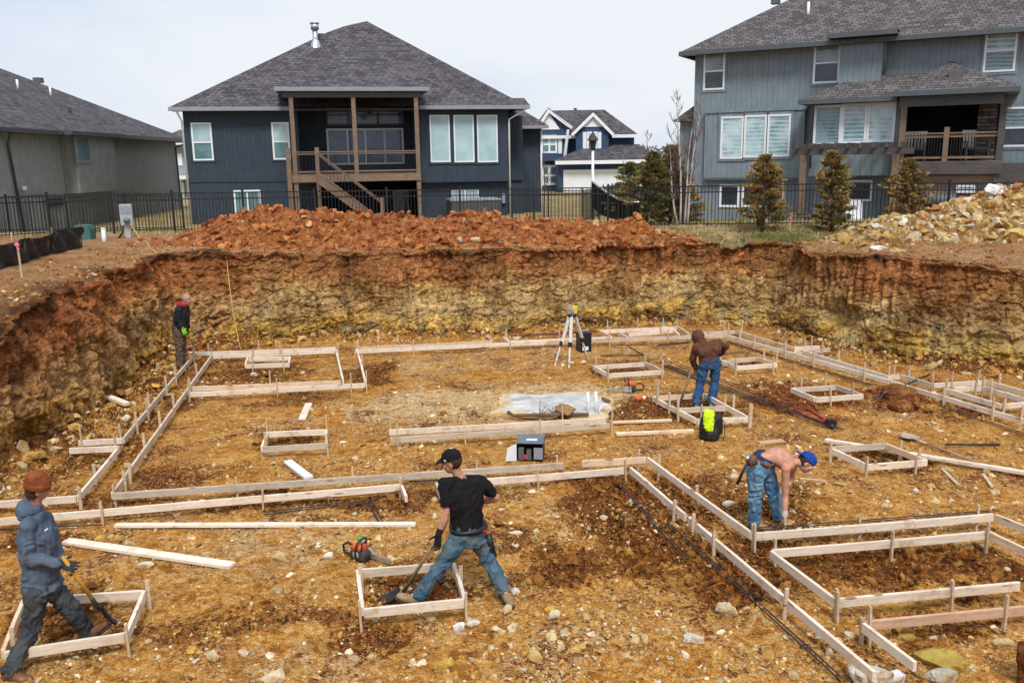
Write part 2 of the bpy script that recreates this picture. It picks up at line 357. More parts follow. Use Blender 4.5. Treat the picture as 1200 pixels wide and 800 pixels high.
def mat_wall():
    t = NT('cut_clay_strata'); v = t.pos(); x, y, z = t.sep(v)
    wob = t.math('MULTIPLY', t.math('SUBTRACT', t.noise(v, .55, 5, .6), .5), 1.5)
    wob2 = t.math('MULTIPLY', t.math('SUBTRACT', t.noise(v, 3.5, 4, .6), .5), .35)
    h = t.math('DIVIDE', t.math('ADD', z, t.math('ADD', wob, wob2)), 2.34)
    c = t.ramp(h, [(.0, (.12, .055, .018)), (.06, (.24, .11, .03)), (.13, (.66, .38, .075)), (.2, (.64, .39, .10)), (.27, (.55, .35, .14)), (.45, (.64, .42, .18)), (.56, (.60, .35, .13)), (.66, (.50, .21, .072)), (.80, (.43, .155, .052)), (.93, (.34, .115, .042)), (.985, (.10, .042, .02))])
    lay = t.mapping(v, (1.8, 1.8, 4.5)); n2 = t.noise(lay, 1.6, 6, .75, .8); n3 = t.noise(v, 9, 6, .8, .3); n4 = t.noise(v, 50, 3, .75)
    dd, rr = crumb(t, t.mapping(v, (1, 1, 1.7)), 9)
    c = t.mix(1.0, c, t.ramp(n2, [(.36, .62), (.5, 1.05), (.64, 1.35)]), 'MULTIPLY')
    c = t.mix(1.0, c, t.ramp(n3, [(.36, .5), (.5, 1.05), (.66, 1.5)]), 'MULTIPLY')
    c = t.mix(1.0, c, t.ramp(rr[0], [(0, .8), (1, 1.15)]), 'MULTIPLY')
    c = t.mix(t.math('MULTIPLY', t.ramp(t.noise(t.mapping(v, (1, 1, .7), (0, 0, .5), (3, 1, 0)), .5, 4, .65, .5), [(.48, 0), (.58, .85)]), t.ramp(h, [(.22, 0), (.42, 1)])), c, t.ramp(n3, [(.36, (.20, .065, .02)), (.64, (.56, .24, .085))]))
    c = t.mix(t.math('MULTIPLY', t.ramp(t.noise(v, .75, 3, .6), [(.5, 0), (.6, .55)]), t.ramp(h, [(.2, 1), (.7, .2)])), c, (.50, .34, .135))
    c = t.mix(t.ramp(t.noise(v, .9, 5, .7), [(.5, 0), (.62, .7)]), c, t.ramp(n3, [(.36, (.07, .026, .008)), (.64, (.34, .14, .04))]))
    c = t.mix(t.math('MULTIPLY', t.ramp(t.noise(v, 1.9, 5, .75), [(.53, 0), (.62, .8)]), t.ramp(h, [(.2, 1), (.72, 0)])), c, t.ramp(n3, [(.36, (.20, .14, .07)), (.64, (.62, .48, .27))]))
    st = t.noise(t.mapping(v, (5, 5, .55)), 1.0, 4, .65); c = t.mix(1.0, c, t.ramp(st, [(.36, .6), (.5, 1.0), (.64, 1.25)]), 'MULTIPLY')
    # dark topsoil skin right under the lip
    c = t.mix(1.0, c, t.ramp(n4, [(.36, .5), (.5, .95), (.64, 1.35)]), 'MULTIPLY')
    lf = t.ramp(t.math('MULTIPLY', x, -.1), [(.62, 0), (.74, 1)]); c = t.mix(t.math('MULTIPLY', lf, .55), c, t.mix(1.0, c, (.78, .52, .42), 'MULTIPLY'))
    c = t.hsv(c, .505, .98, 1.08)
    hh = t.math('ADD', t.math('ADD', n3, t.math('MULTIPLY', n4, .35)), t.math('ADD', t.math('MULTIPLY', n2, .7), t.math('MULTIPLY', dd, -.4)))
    t.bump(hh, 1.0, .09)
    return t.fin(c, .92, .12)
def mat_ground():
    t = NT('bare_ground_and_grass'); v = t.pos(); base, n1, n2, n3 = soil_nodes(t, v); m = t.sep(t.attr('zone'))
    soil = t.mix(t.ramp(n1, [(.35, .2), (.65, .95)]), t.ramp(n2, [(.3, (.11, .04, .014)), (.55, (.26, .10, .036)), (.75, (.36, .18, .075))]), t.ramp(n2, [(.3, (.28, .145, .06)), (.7, (.48, .32, .17))]))
    dk = t.ramp(n2, [(.3, (.03, .015, .008)), (.7, (.13, .06, .028))])
    soil = t.mix(t.ramp(t.math('ADD', m[1], t.math('MULTIPLY', t.math('SUBTRACT', n2, .5), 1.0)), [(.35, 0), (.75, 1)]), soil, dk)
    gr = t.mix(t.ramp(t.noise(v, .6, 5, .65), [(.45, 0), (.68, .8)]), t.ramp(n3, [(.3, (.27, .19, .08)), (.7, (.52, .40, .21))]), t.ramp(n3, [(.3, (.075, .085, .022)), (.7, (.20, .20, .06))]))
    c = t.mix(t.ramp(t.math('ADD', m[0], t.math('MULTIPLY', t.math('SUBTRACT', n2, .5), .8)), [(.35, 0), (.65, 1)]), soil, gr)
    c = t.mix(1.0, c, t.ramp(n3, [(.3, .7), (.7, 1.28)]), 'MULTIPLY')
    t.bump(t.math('ADD', t.noise(v, 16, 6, .75), t.math('MULTIPLY', t.voro(v, 18), -.4)), .9, .05)
    return t.fin(c, .93, .1)
def mat_stone(name='stone', bright=1.0):
    t = NT(name); v = t.co('Object'); c = t.attr('Col')
    n = t.noise(v, 18, 5, .7); c = t.mix(1.0, c, t.ramp(n, [(.25, .5), (.5, 1.0), (.75, 1.35)]), 'MULTIPLY')
    c = t.mix(t.ramp(t.noise(v, 5, 4, .75), [(.47, 0), (.62, .75)]), c, (.34, .17, .045))
    t.bump(t.noise(v, 40, 5, .7), .6, .02)
    return t.fin(c, .9, .15)

# floor mesh ---------------------------------------------------------
def grid_faces(nr, nc, wrap=False):
    r = np.arange(nr - 1)[:, None]; c = np.arange(nc if wrap else nc - 1)[None, :]; c1 = (c + 1) % nc
    return np.stack([r * nc + c, r * nc + c1, (r + 1) * nc + c1, (r + 1) * nc + c], -1).reshape(-1, 4)
def build_floor():
    ys = [2.0]
    while ys[-1] < 24.2: ys.append(ys[-1] + max(.028, .0062 * ys[-1]) if ys[-1] > 5 else ys[-1] + .2)
    ys = np.array(ys); nx = 590; u = np.linspace(-1, 1, nx)
    hw = np.clip(ys * .68 + .8, 4, 15); X = np.sign(u)[None, :] * (np.minimum(np.abs(u), .95)[None, :] / .95 * hw[:, None] + np.clip((np.abs(u) - .95) / .05, 0, 1)[None, :] * np.clip(14.8 - hw[:, None], .01, 20)); Y = np.repeat(ys[:, None], nx, 1)
    Z, dark, pale, red, toe = floor_z(X, Y, True)
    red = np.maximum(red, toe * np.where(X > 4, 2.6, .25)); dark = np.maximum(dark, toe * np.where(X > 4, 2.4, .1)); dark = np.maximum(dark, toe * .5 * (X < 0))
    V = np.stack([X, Y, Z], -1).reshape(-1, 3)
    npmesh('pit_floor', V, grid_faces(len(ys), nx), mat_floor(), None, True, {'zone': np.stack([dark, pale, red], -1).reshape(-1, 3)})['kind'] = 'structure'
build_floor()

def build_wall():
    n = len(WS); rows = 76; hv = np.linspace(0, 1, rows) ** .92
    foot = WA[:, :2]; lip = WA[:, 2:4]; lz = WA[:, 4] - .04
    tang = np.roll(foot, -3, 0) - np.roll(foot, 3, 0); tang /= np.linalg.norm(tang, axis=1)[:, None]
    C = np.array([0, 12.5]); nor = np.stack([tang[:, 1], -tang[:, 0]], 1); sg = np.sign(((foot - C) * nor).sum(1)); nor *= sg[:, None]   # outward
    H = hv[:, None]; zb = -.15 + H * (lz + .15)
    lean = H ** 1.3
    X = foot[None, :, 0] * (1 - lean) + lip[None, :, 0] * lean; Y = foot[None, :, 1] * (1 - lean) + lip[None, :, 1] * lean
    Z = np.repeat(zb[:, :], 1, 0); P = np.stack([X, Y, Z], -1)
    S = np.stack([np.repeat(WS[None, :], rows, 0), Z, np.zeros_like(Z)], -1)
    left = (1 - sstep(-7.6, -6.5, X)) ; rightb = sstep(1.0, 3.5, X) * sstep(19, 21.5, Y); rightw = sstep(6.7, 7.4, X) * (1 - sstep(21, 22.4, Y))
    soft = 1 - .45 * (1 - left) ; d = .20 * fbm(P * .55, 3, 21) + soft * .15 * fbm(P * np.array([1.5, 1.5, 1.1]), 4, 22) * (1 + .5 * left)
    strat = fbm(P * np.array([1.2, 1.2, 5.0]), 4, 23); d = d + .07 * strat
    c1, c2, cv = cell(P * np.array([2.4, 2.4, 3.4]) + .3 * vnoise(P * 3, 25)[..., None], 26); d = d + soft * (.5 - cv) * .10 * (1 - sstep(.0, .12, .12 - (c2 - c1))) - .05 * (1 - sstep(0, .10, c2 - c1))
    c1, c2, cv = cell(P * np.array([6, 6, 9.0]), 27); d = d + soft * (.5 - cv) * .05 - .02 * (1 - sstep(0, .12, c2 - c1))
    d = d + .055 * fbm(P * np.array([10, 10, 7]), 4, 28) + .05 * left * fbm(P * np.array([4, 4, 3]), 4, 34)
    # bucket teeth marks
    teeth = np.abs(np.sin(WS * math.pi / .21 + 1.2 * vnoise(S * .8, 29))); band = sstep(.6, 1.0, Z) * (1 - sstep(2.0, 2.25, Z))
    d = d + (teeth ** 3 - .3) * (.05 + .05 * np.clip(fbm(S * np.array([.9, 2.0, 1]), 3, 35) + .3, 0, 1)) * band * np.clip(1.2 * rightb + .55 * (np.abs(X) < 6) - 2 * left + .5 * rightw + 1.2 * fbm(P * .5, 2, 38), 0, 1.0)
    # overhanging root mat at the top, soft collapsed foot
    top = sstep(.93, .985, H) * (1 - sstep(.995, 1.0, H) * .6); d = d + top * (.10 + .10 * fbm(P * np.array([2.2, 2.2, .5]), 3, 30))
    low = 1 - sstep(.0, .35, Z); d = d + low * (.0 + .20 * fbm(P * 1.4, 3, 31)) * (.7 - .3 * rightw)
    # two hollows the digger left
    for hx, hy, hz, r, dep in ((7.75, 20.1, .62, .55, .45), (-7.5, 12.9, .25, .35, .3)):
        d = d - dep * np.exp(-((X - hx) ** 2 + (Y - hy) ** 2 + ((Z - hz) * 1.3) ** 2) / r ** 2)
    gul = np.abs(fbm(np.stack([np.repeat(WS[None, :], rows, 0) * 1.1, Z * .35, 0 * Z], -1), 3, 39)); d = d + (.16 - gul) * .45 * soft * (1 - .55 * left) * sstep(.1, .5, H)
    d = d + (H ** 8) * .38 * fbm(np.stack([WS * 1.7, 0 * WS, 0 * WS], -1), 4, 36)[None, :]
    d = -d   # positive d bulges into the pit
    P = P + np.concatenate([nor[None, :, :] * d[..., None], np.zeros_like(d)[..., None]], -1)
    P[:, :, 2] -= (H ** 6) * (.06 + .10 * fbm(np.stack([WS * 1.3, 0 * WS, 0 * WS], -1), 4, 32)[None, :] + .05 * vnoise(np.stack([WS * 6, 0 * WS, 0 * WS], -1), 33)[None, :])
    V = P.reshape(-1, 3)
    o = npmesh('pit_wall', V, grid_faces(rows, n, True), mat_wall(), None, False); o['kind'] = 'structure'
    return P[-1], nor
LIP, LNOR = build_wall()
def grade(x, y):
    P = np.stack([x, y, np.zeros_like(x)], -1)
    k = np.argmin((x[..., None] - LIP[::20, 0]) ** 2 + (y[..., None] - LIP[::20, 1]) ** 2, -1); lz = LIP[::20, 2][k]; dist = np.sqrt((x - LIP[::20, 0][k]) ** 2 + (y - LIP[::20, 1][k]) ** 2)
    far = 2.35 - .55 * sstep(26.5, 38, y)
    w = sstep(.2, 3.5, dist)
    return lz * (1 - w) + far * w + (.03 * fbm(P * .9, 3, 41) + .03 * fbm(P * 3.3, 3, 42)) * sstep(0, .4, dist) * (1 - sstep(5, 12, dist))
def gz(x, y): return float(grade(np.array([float(x)]), np.array([float(y)]))[0])
def build_ground():
    ts = np.concatenate([[0, .006, .012, .02], np.linspace(.03, .4, 44), np.geomspace(.43, 4, 24), [6, 10, 18, 40, 90, 260, 420]])
    C = np.array([0, 12.5]); n = len(LIP); B = LIP[:, :2] - C
    th = np.unwrap(np.arctan2(B[:, 1], B[:, 0])); sg = np.sign(th[-1] - th[0]); rr = np.hypot(B[:, 0], B[:, 1])
    thm = np.maximum.accumulate(th * sg); k = np.hanning(81); k /= k.sum(); tp = np.concatenate([thm[-40:] - 2 * math.pi, thm, thm[:40] + 2 * math.pi]); ths = np.convolve(tp, k, 'valid') * sg
    rp_ = np.concatenate([rr[-40:], rr, rr[:40]]); rs = np.convolve(rp_, k, 'valid'); w = sstep(.0, .3, ts)[:, None]
    TH = th[None, :] * (1 - w) + ths[None, :] * w; RR = rr[None, :] * (1 + ts[:, None]) * (1 - w) + w * np.maximum(rs[None, :] * (1 + ts[:, None]), rr[None, :] * (1 + .5 * ts[:, None]))
    X = C[0] + np.cos(TH) * RR; Y = C[1] + np.sin(TH) * RR
    Z = np.stack([grade(X[i], Y[i]) for i in range(len(ts))]); Z[0] = LIP[:, 2]
    P = np.stack([X, Y, np.zeros_like(X)], -1)
    wig = fbm(P * .5, 3, 44)
    grass = sstep(24.9, 25.8, Y + .6 * wig) * (1 - .0 * X)
    grass = np.maximum(grass, sstep(5.0, 5.8, X + .4 * wig) * sstep(23.0, 23.6, Y) * (1 - sstep(8, 9.5, X)))
    grass = np.where((X < -8.5) & (Y < 28) , sstep(26.3, 27.6, Y + .6 * wig), grass)
    k = sstep(.0, .035, ts)[:, None]; dark = (1 - k) * .9 + .0 * X; dark = np.maximum(dark, .62 * (1 - sstep(.02, .24, ts))[:, None] * (X < -5) * (Y < 19))
    V = np.stack([X, Y, Z], -1).reshape(-1, 3)
    o = npmesh('ground', V, grid_faces(len(ts), n, True), mat_ground(), None, True, {'zone': np.stack([grass, dark, 0 * dark], -1).reshape(-1, 3)}); o['kind'] = 'structure'
build_ground()

# ---------------------------------------------------------------- stones
def hull_variants(n, pts, flat=.7, seed=1):
    rng = np.random.default_rng(seed); out = []
    for i in range(n):
        bm = bmesh.new(); P = rng.normal(size=(pts, 3)); P /= np.linalg.norm(P, axis=1)[:, None]; P *= rng.uniform(.75, 1.05, (pts, 1)); P *= np.array([1, rng.uniform(.6, .95), rng.uniform(flat * .7, flat * 1.1)])
        for p in P: bm.verts.new(p)
        r = bmesh.ops.convex_hull(bm, input=bm.verts); dead = [v for v in bm.verts if not v.link_faces]
        for v in dead: bm.verts.remove(v)
        bmesh.ops.triangulate(bm, faces=bm.faces); bmesh.ops.recalc_face_normals(bm, faces=bm.faces)
        bm.verts.index_update(); out.append((np.array([v.co[:] for v in bm.verts]), np.array([[v.index for v in f.verts] for f in bm.faces]))); bm.free()
    return out
HV_S = hull_variants(14, 9, .7, 3); HV_L = hull_variants(16, 13, .75, 4)
def scatter_mesh(name, pos, size, cols, variants, mat, parent=None, seed=5, tilt=.5, origin=None, detail=0):
    """one mesh of many stones"""
    rng = np.random.default_rng(seed); Vs = []; Fs = []; Cs = []; b = 0
    pos = np.asarray(pos); vi = rng.integers(0, len(variants), len(pos))
    for i in range(len(pos)):
        V, F = variants[vi[i]]; a, e, w = rng.uniform(0, 6.283), rng.normal(0, tilt), rng.normal(0, tilt)
        Rm = np.array(Matrix.Rotation(a, 3, 'Z') @ Matrix.Rotation(e, 3, 'X') @ Matrix.Rotation(w, 3, 'Y'))
        Vs.append((V * size[i]) @ Rm.T + pos[i]); Fs.append(F + b); b += len(V); Cs.append(np.repeat(cols[i][None, :], len(V), 0))
    V = np.concatenate(Vs)
    if origin is not None: V = V - np.array(origin)
    return npmesh(name, V, np.concatenate(Fs), mat, parent, False, {'Col': np.concatenate(Cs)}, origin)
HV_R = hull_variants(12, 30, .85, 8)
STONE = mat_stone()
PAL = np.array([(.42, .22, .055), (.24, .10, .025), (.52, .32, .10), (.60, .46, .24), (.70, .60, .42), (.55, .31, .06), (.42, .30, .15)])
def stone_cols(n, w, rng):
    k = rng.choice(len(PAL), n, p=np.array(w) / sum(w)); return np.clip(PAL[k] * rng.uniform(.75, 1.25, (n, 1)), 0, .85)
def build_gravel():
    rng = np.random.default_rng(21); N = 58000
    v = 1 / rng.uniform(1 / 19.0, 1 / 5.3, N); y = np.where(rng.random(N) < .6, v, rng.uniform(5.4, 22.5, N)); x = rng.uniform(-1, 1, N) * np.minimum(y * .64, 11.5)
    P = np.stack([x, y, np.zeros(N)], -1); dens = fbm(P * .9, 3, 55) * 1.7 - .12
    dark, pale, red, h, ro = zone_masks(x, y)
    keep = (rng.random(N) < np.clip(.55 + dens * 1.2 + .3 * pale - .25 * dark, .05, 1)) & (foot_dist(x, y) > .05) & (np.hypot((x - PUDDLE[0]) / 1.0, (y - PUDDLE[1]) / 1.2) > .95)
    x, y, dark, pale = x[keep], y[keep], dark[keep], pale[keep]; n = len(x); P = P[keep]
    s = .0095 * (1 - rng.random(n)) ** (-.62); s = np.clip(s, .0095, .07) * (.7 + .03 * y)
    z = floor_z(x, y) + s * rng.uniform(-.3, .2, n)
    c = stone_cols(n, [3.6, 1.6, 2.8, 2.8, 2.2, .8, 1.2], rng); c = c * (1 - .45 * dark * rng.random(n))[:, None]; pl = (pale > rng.random(n) * 1.2)[:, None]; c = np.where(pl, np.minimum(c * .5 + np.array([.35, .31, .22]), .8), c)
    o = scatter_mesh('gravel', np.stack([x, y, z], -1), s, c, HV_S, STONE, None, 6); o['kind'] = 'stuff'
    N = 26000; v = 1 / rng.uniform(1 / 19.0, 1 / 5.3, N); y = v; x = rng.uniform(-1, 1, N) * np.minimum(y * .64, 11.5); dark, pale, red, h, ro = zone_masks(x, y); keep = (dark + red * .5 > .25 + .75 * rng.random(N)) & (foot_dist(x, y) > .05); x, y, red = x[keep], y[keep], red[keep]; n = len(x)
    s = np.clip(.013 * (1 - rng.random(n)) ** (-.6), .013, .09) * (.75 + .03 * y); z = floor_z(x, y) + s * .2; c = np.array([(.17, .062, .013), (.27, .11, .024), (.10, .035, .009), (.40, .20, .05)])[rng.choice(4, n, p=[.42, .27, .24, .07])] * .85; c = np.where((red > .4)[:, None], c * np.array([1.05, .75, .9]), c) * rng.uniform(.75, 1.3, (n, 1))
    o = scatter_mesh('clods', np.stack([x, y, z], -1), s, c, HV_L, STONE, None, 16, .8); o['kind'] = 'stuff'
    N = 3600; v = 1 / rng.uniform(1 / 17.0, 1 / 5.3, N); x = rng.uniform(-1, 1, N) * np.minimum(v * .64, 9.0); P = np.stack([x, v, 0 * x], -1); dark, pale, red, h, ro = zone_masks(x, v); keep = (rng.random(N) < np.clip(.45 + 1.6 * fbm(P * .7, 3, 57) + .3 * pale - .35 * dark, .03, 1)) & (foot_dist(x, v) > .1) & (np.hypot((x - PUDDLE[0]) / 1.0, (v - PUDDLE[1]) / 1.2) > 1.1); x, y = x[keep], v[keep]; n = len(x)
    s = np.clip(.020 * (1 - rng.random(n)) ** (-.42), .02, .085) * (.8 + .02 * y); z = floor_z(x, y) + s * rng.uniform(-.35, .12, n)
    o = scatter_mesh('gravel', np.stack([x, y, z], -1), s, stone_cols(n, [1, .5, 1.6, 3.4, 3.2, .7, 1.8], rng), HV_R, STONE, None, 26, .4); o['kind'] = 'stuff'
    # crumbled clay along the foot of the walls
    N = 5200; k = rng.integers(0, len(WA), N); yy = WA[k, 1]; ok = yy > 9; k = k[ok]; n = len(k)
    C = np.array([0, 12.5]); B = C - WA[k, :2]; B /= np.linalg.norm(B, axis=1)[:, None]; dd = np.abs(rng.normal(0, .5, n)) - .05
    Q = WA[k, :2] + B * dd[:, None]; s = np.clip(.02 * (1 - rng.random(n)) ** (-.5), .018, .14); z = floor_z(Q[:, 0], Q[:, 1]) + s * .25
    o = scatter_mesh('rubble', np.stack([Q[:, 0], Q[:, 1], z], -1), s, stone_cols(n, [3, 2.2, 2, 1.6, 1.0, 1.6, 1], rng), HV_L, STONE, None, 8); o['kind'] = 'stuff'
    # small stones and crumbs on the ground round the pit
    N = 12000; k = rng.integers(0, len(LIP), N); t = rng.uniform(.0, .35, N) ** 1.3; Q = C + (LIP[k, :2] - C) * (1 + t[:, None] + .004); ok = (Q[:, 1] > 8) & (Q[:, 1] < 26.5) & (Q[:, 0] < 14); Q = Q[ok]; n = len(Q)
    s = np.clip(.015 * (1 - rng.random(n)) ** (-.5), .014, .075); z = grade(Q[:, 0], Q[:, 1]) + s * .1
    o = scatter_mesh('gravel', np.stack([Q[:, 0], Q[:, 1], z], -1), s, stone_cols(n, [2, 5, 1.5, .7, .5, .2, 1], rng) * np.array([.9, .75, .7]), HV_S, STONE, None, 9); o['kind'] = 'stuff'
build_gravel()

# ---------------------------------------------------------------- heaps
def build_clay_mound():
    prof = [(160, 291), (185, 283), (204, 275), (228, 264), (260, 252), (282, 246), (308, 237), (330, 245), (376, 240), (400, 246), (428, 243), (470, 250), (508, 255), (530, 248), (552, 241), (575, 246), (600, 256), (630, 256), (660, 253), (681, 255), (719, 257), (745, 255), (765, 262), (788, 272), (805, 284)]
    yr = 24.55; pts = [aty(p, yr) for p in prof]; px = np.array([p.x for p in pts]); pz = np.array([p.z for p in pts])
    nx, ny = 620, 120; x = np.linspace(px[0] - .3, px[-1] + .3, nx); y = np.linspace(22.95, 26.6, ny); X, Y = np.meshgrid(x, y)
    front = np.interp(x, [-9, -4.5, 0, 2.4, 5.3], [22.75, 23.0, 23.2, 23.65, 24.15])
    base = grade(X, Y); top = np.interp(X, px, pz, left=2.3, right=2.2) - base - .1
    f = np.where(Y < yr, (Y - front[None, :]) / (yr - front[None, :]), (26.5 - Y) / (26.5 - yr)); f = np.clip(f, 0, 1); P = np.stack([X, Y, 0 * X], -1)
    sh = sstep(0, 1.05, f) * .62 + f * .38
    Hh = np.clip(top, 0, 9) * sh; bulk = np.clip(Hh / .35, 0, 1)
    c1, _, cv = cell(P * 3.2, 61); c2, _, cv2 = cell(P * 8, 62)
    Z = base - .06 + Hh + bulk * (.16 * fbm(P * 1.6, 4, 63) + np.clip(.8 - c1, 0, 1) * cv * .26 + np.clip(.8 - c2, 0, 1) * cv2 * .12)
    t = NT('red_clay'); v = t.pos(); n2 = t.noise(v, 5, 6, .7, .4); n3 = t.noise(v, 40, 4, .7)
    c = t.ramp(n2, [(.34, (.085, .026, .009)), (.45, (.25, .08, .023)), (.55, (.39, .145, .046)), (.66, (.52, .265, .11))]); c = t.mix(1.0, c, t.ramp(n3, [(.3, .65), (.7, 1.3)]), 'MULTIPLY')
    t.bump(t.noise(v, 18, 6, .75), 1.0, .06); red = t.fin(c, .92, .12)
    o0 = (-2.5, 24.5, 2.3); V = np.stack([X, Y, Z], -1).reshape(-1, 3) - np.array(o0)
    o = npmesh('dirt_mound', V, grid_faces(ny, nx)[(Hh.ravel()[grid_faces(ny, nx)] > .015).any(1)], red, None, False, None, o0)
    tag(o, 'long mound of loose red clay clods on the far lip of the pit', 'dirt mound')
    rng = np.random.default_rng(31); N = 15000; xi = rng.uniform(px[0], px[-1], N); yi = 22.85 + 3.0 * rng.random(N) ** 1.35 + .45 * np.clip((xi - 1) / 4, 0, 1)
    ix = np.clip(((xi - x[0]) / (x[-1] - x[0]) * (nx - 1)).astype(int), 0, nx - 1); iy = np.clip(((yi - y[0]) / (y[-1] - y[0]) * (ny - 1)).astype(int), 0, ny - 1)
    keep = (Hh[iy, ix] > .04) | (rng.random(N) < .6); ix, iy, xi, yi = ix[keep], iy[keep], xi[keep], yi[keep]; n = len(xi)
    s = np.clip(.015 * (1 - rng.random(n)) ** (-.55), .014, .18); z = Z[iy, ix] + s * .15
    col = np.array([(.34, .118, .042), (.22, .066, .024), (.46, .185, .065), (.54, .33, .17)])[rng.choice(4, n, p=[.4, .25, .3, .05])] * rng.uniform(.75, 1.2, (n, 1))
    t = NT('clay_clod'); v = t.co('Object'); c = t.mix(1.0, t.attr('Col'), t.ramp(t.noise(v, 14, 5, .7), [(.25, .5), (.5, 1), (.75, 1.45)]), 'MULTIPLY'); t.bump(t.noise(v, 26, 5, .7), .8, .03); cm = t.fin(c, .92, .1)
    k = scatter_mesh('clods', np.stack([xi, yi, z], -1) - np.array(o0), s, col, HV_L, cm, o, 12, .8); k['kind'] = 'stuff'
    return o
MOUND = build_clay_mound()
def build_stone_heap():
    sil = [(960, 283), (985, 272), (1010, 263), (1040, 252), (1070, 246), (1100, 238), (1125, 229), (1150, 220), (1175, 213), (1200, 215), (1240, 205), (1300, 200), (1380, 215)]
    yr = 22.6; pts = [aty(p, yr) for p in sil]; px = np.array([p.x for p in pts]); pz = np.array([p.z for p in pts])
    nx, ny = 260, 130; x = np.linspace(7.6, 19, nx); y = np.linspace(19.4, 25.6, ny); X, Y = np.meshgrid(x, y); P = np.stack([X, Y, 0 * X], -1)
    front = np.interp(x, [7.5, 8.6, 9.5, 11, 13, 19], [22.3, 21.6, 21.0, 20.4, 20.1, 19.8]); base = grade(X, Y); top = np.interp(X, px, pz) - base - .16
    top = top * (1 - sstep(16, 19, X) * .9)
    f = np.clip(np.where(Y < yr, (Y - front) / (yr - front), (25.3 - Y) / (25.3 - yr)), 0, 1); Hh = np.clip(top, 0, 9) * (.35 * sstep(0, 1, f) + .65 * f ** .9)
    Z = base - .06 + Hh + np.clip(Hh / .3, 0, 1) * (.14 * fbm(P * 1.5, 4, 66) + .05 * fbm(P * 6, 3, 67))
    t = NT('heap_soil'); v = t.pos(); n2 = t.noise(v, 4, 6, .7); c = t.ramp(n2, [(.3, (.12, .045, .015)), (.5, (.30, .15, .055)), (.7, (.50, .34, .16))]); t.bump(t.noise(v, 20, 6, .75), 1, .05); hm = t.fin(c, .92, .1)
    o0 = (13, 22, 2.4); o = npmesh('stone_heap', np.stack([X, Y, Z], -1).reshape(-1, 3) - np.array(o0), grid_faces(ny, nx)[(Hh.ravel()[grid_faces(ny, nx)] > .015).any(1)], hm, None, False, None, o0)
    tag(o, 'big heap of broken yellow and white limestone on the right lip of the pit', 'stone heap')
    rng = np.random.default_rng(33); N = 21000; xi = rng.uniform(7.6, 16.5, N); yi = rng.uniform(19.6, 23.6, N)
    ix = np.clip(((xi - x[0]) / (x[-1] - x[0]) * (nx - 1)).astype(int), 0, nx - 1); iy = np.clip(((yi - y[0]) / (y[-1] - y[0]) * (ny - 1)).astype(int), 0, ny - 1)
    keep = (Hh[iy, ix] > .05); ix, iy, xi, yi = ix[keep], iy[keep], xi[keep], yi[keep]; n = len(xi)
    s = np.clip(.017 * (1 - rng.random(n)) ** (-.55), .015, .20); z = Z[iy, ix] + s * .25
    col = np.array([(.56, .43, .23), (.66, .58, .43), (.50, .33, .11), (.42, .26, .10), (.34, .145, .05), (.52, .42, .28)])[rng.choice(6, n, p=[.28, .14, .26, .14, .08, .1])] * rng.uniform(.75, 1.15, (n, 1))
    k = scatter_mesh('stones', np.stack([xi, yi, z], -1) - np.array(o0), s, np.clip(col, 0, .85), HV_L, STONE, o, 14, .8); k['kind'] = 'stuff'
    def top_z(a, b):
        i = int(np.clip((a - x[0]) / (x[-1] - x[0]) * (nx - 1), 0, nx - 1)); j = int(np.clip((b - y[0]) / (y[-1] - y[0]) * (ny - 1), 0, ny - 1)); return Z[j, i]
    return top_z
HEAP_Z = build_stone_heap()
def rock(p, size, label, col=(.62, .50, .30), zf=None, seed=0, flat=(1, .8, .6), group=None):
    """one notable rock: faceted hull, subdivided and roughened"""
    rng = np.random.default_rng(seed + 100); V, F = HV_R[seed % len(HV_R)]
    bm = bmesh.new(); vs = [bm.verts.new(v) for v in V * np.array(flat)]; [bm.faces.new([vs[i] for i in f]) for f in F]
    bmesh.ops.subdivide_edges(bm, edges=bm.edges, cuts=5, use_grid_fill=True)
    [bmesh.ops.smooth_vert(bm, verts=bm.verts, factor=.5, use_axis_x=True, use_axis_y=True, use_axis_z=True) for _ in range(1)]
    A = np.array([v.co[:] for v in bm.verts]); A = A * 1.08 * (1 + .22 * fbm(A * 1.7 + seed, 4, seed)[:, None] + .12 * fbm(A * 4 + seed, 4, seed + 3)[:, None] - .10 * np.clip(.2 - np.abs(fbm(A * 2.5, 3, seed + 7)), 0, .2)[:, None] * 4)
    for v, c in zip(bm.verts, A): v.co = c * size
    bmesh.ops.rotate(bm, verts=bm.verts, cent=(0, 0, 0), matrix=Matrix.Rotation(rng.uniform(0, 6.28), 3, 'Z'))
    me = bpy.data.meshes.new('rock'); bm.to_mesh(me); bm.free(); at = me.color_attributes.new('Col', 'FLOAT_COLOR', 'POINT')
    at.data.foreach_set('color', np.tile(np.array([*col, 1], np.float32), len(me.vertices))); me.materials.append(STONE)
    o = bpy.data.objects.new('rock', me); link(o); o.location = (p[0], p[1], p[2] + size * flat[2] * .5); tag(o, label, 'rock', group); return o
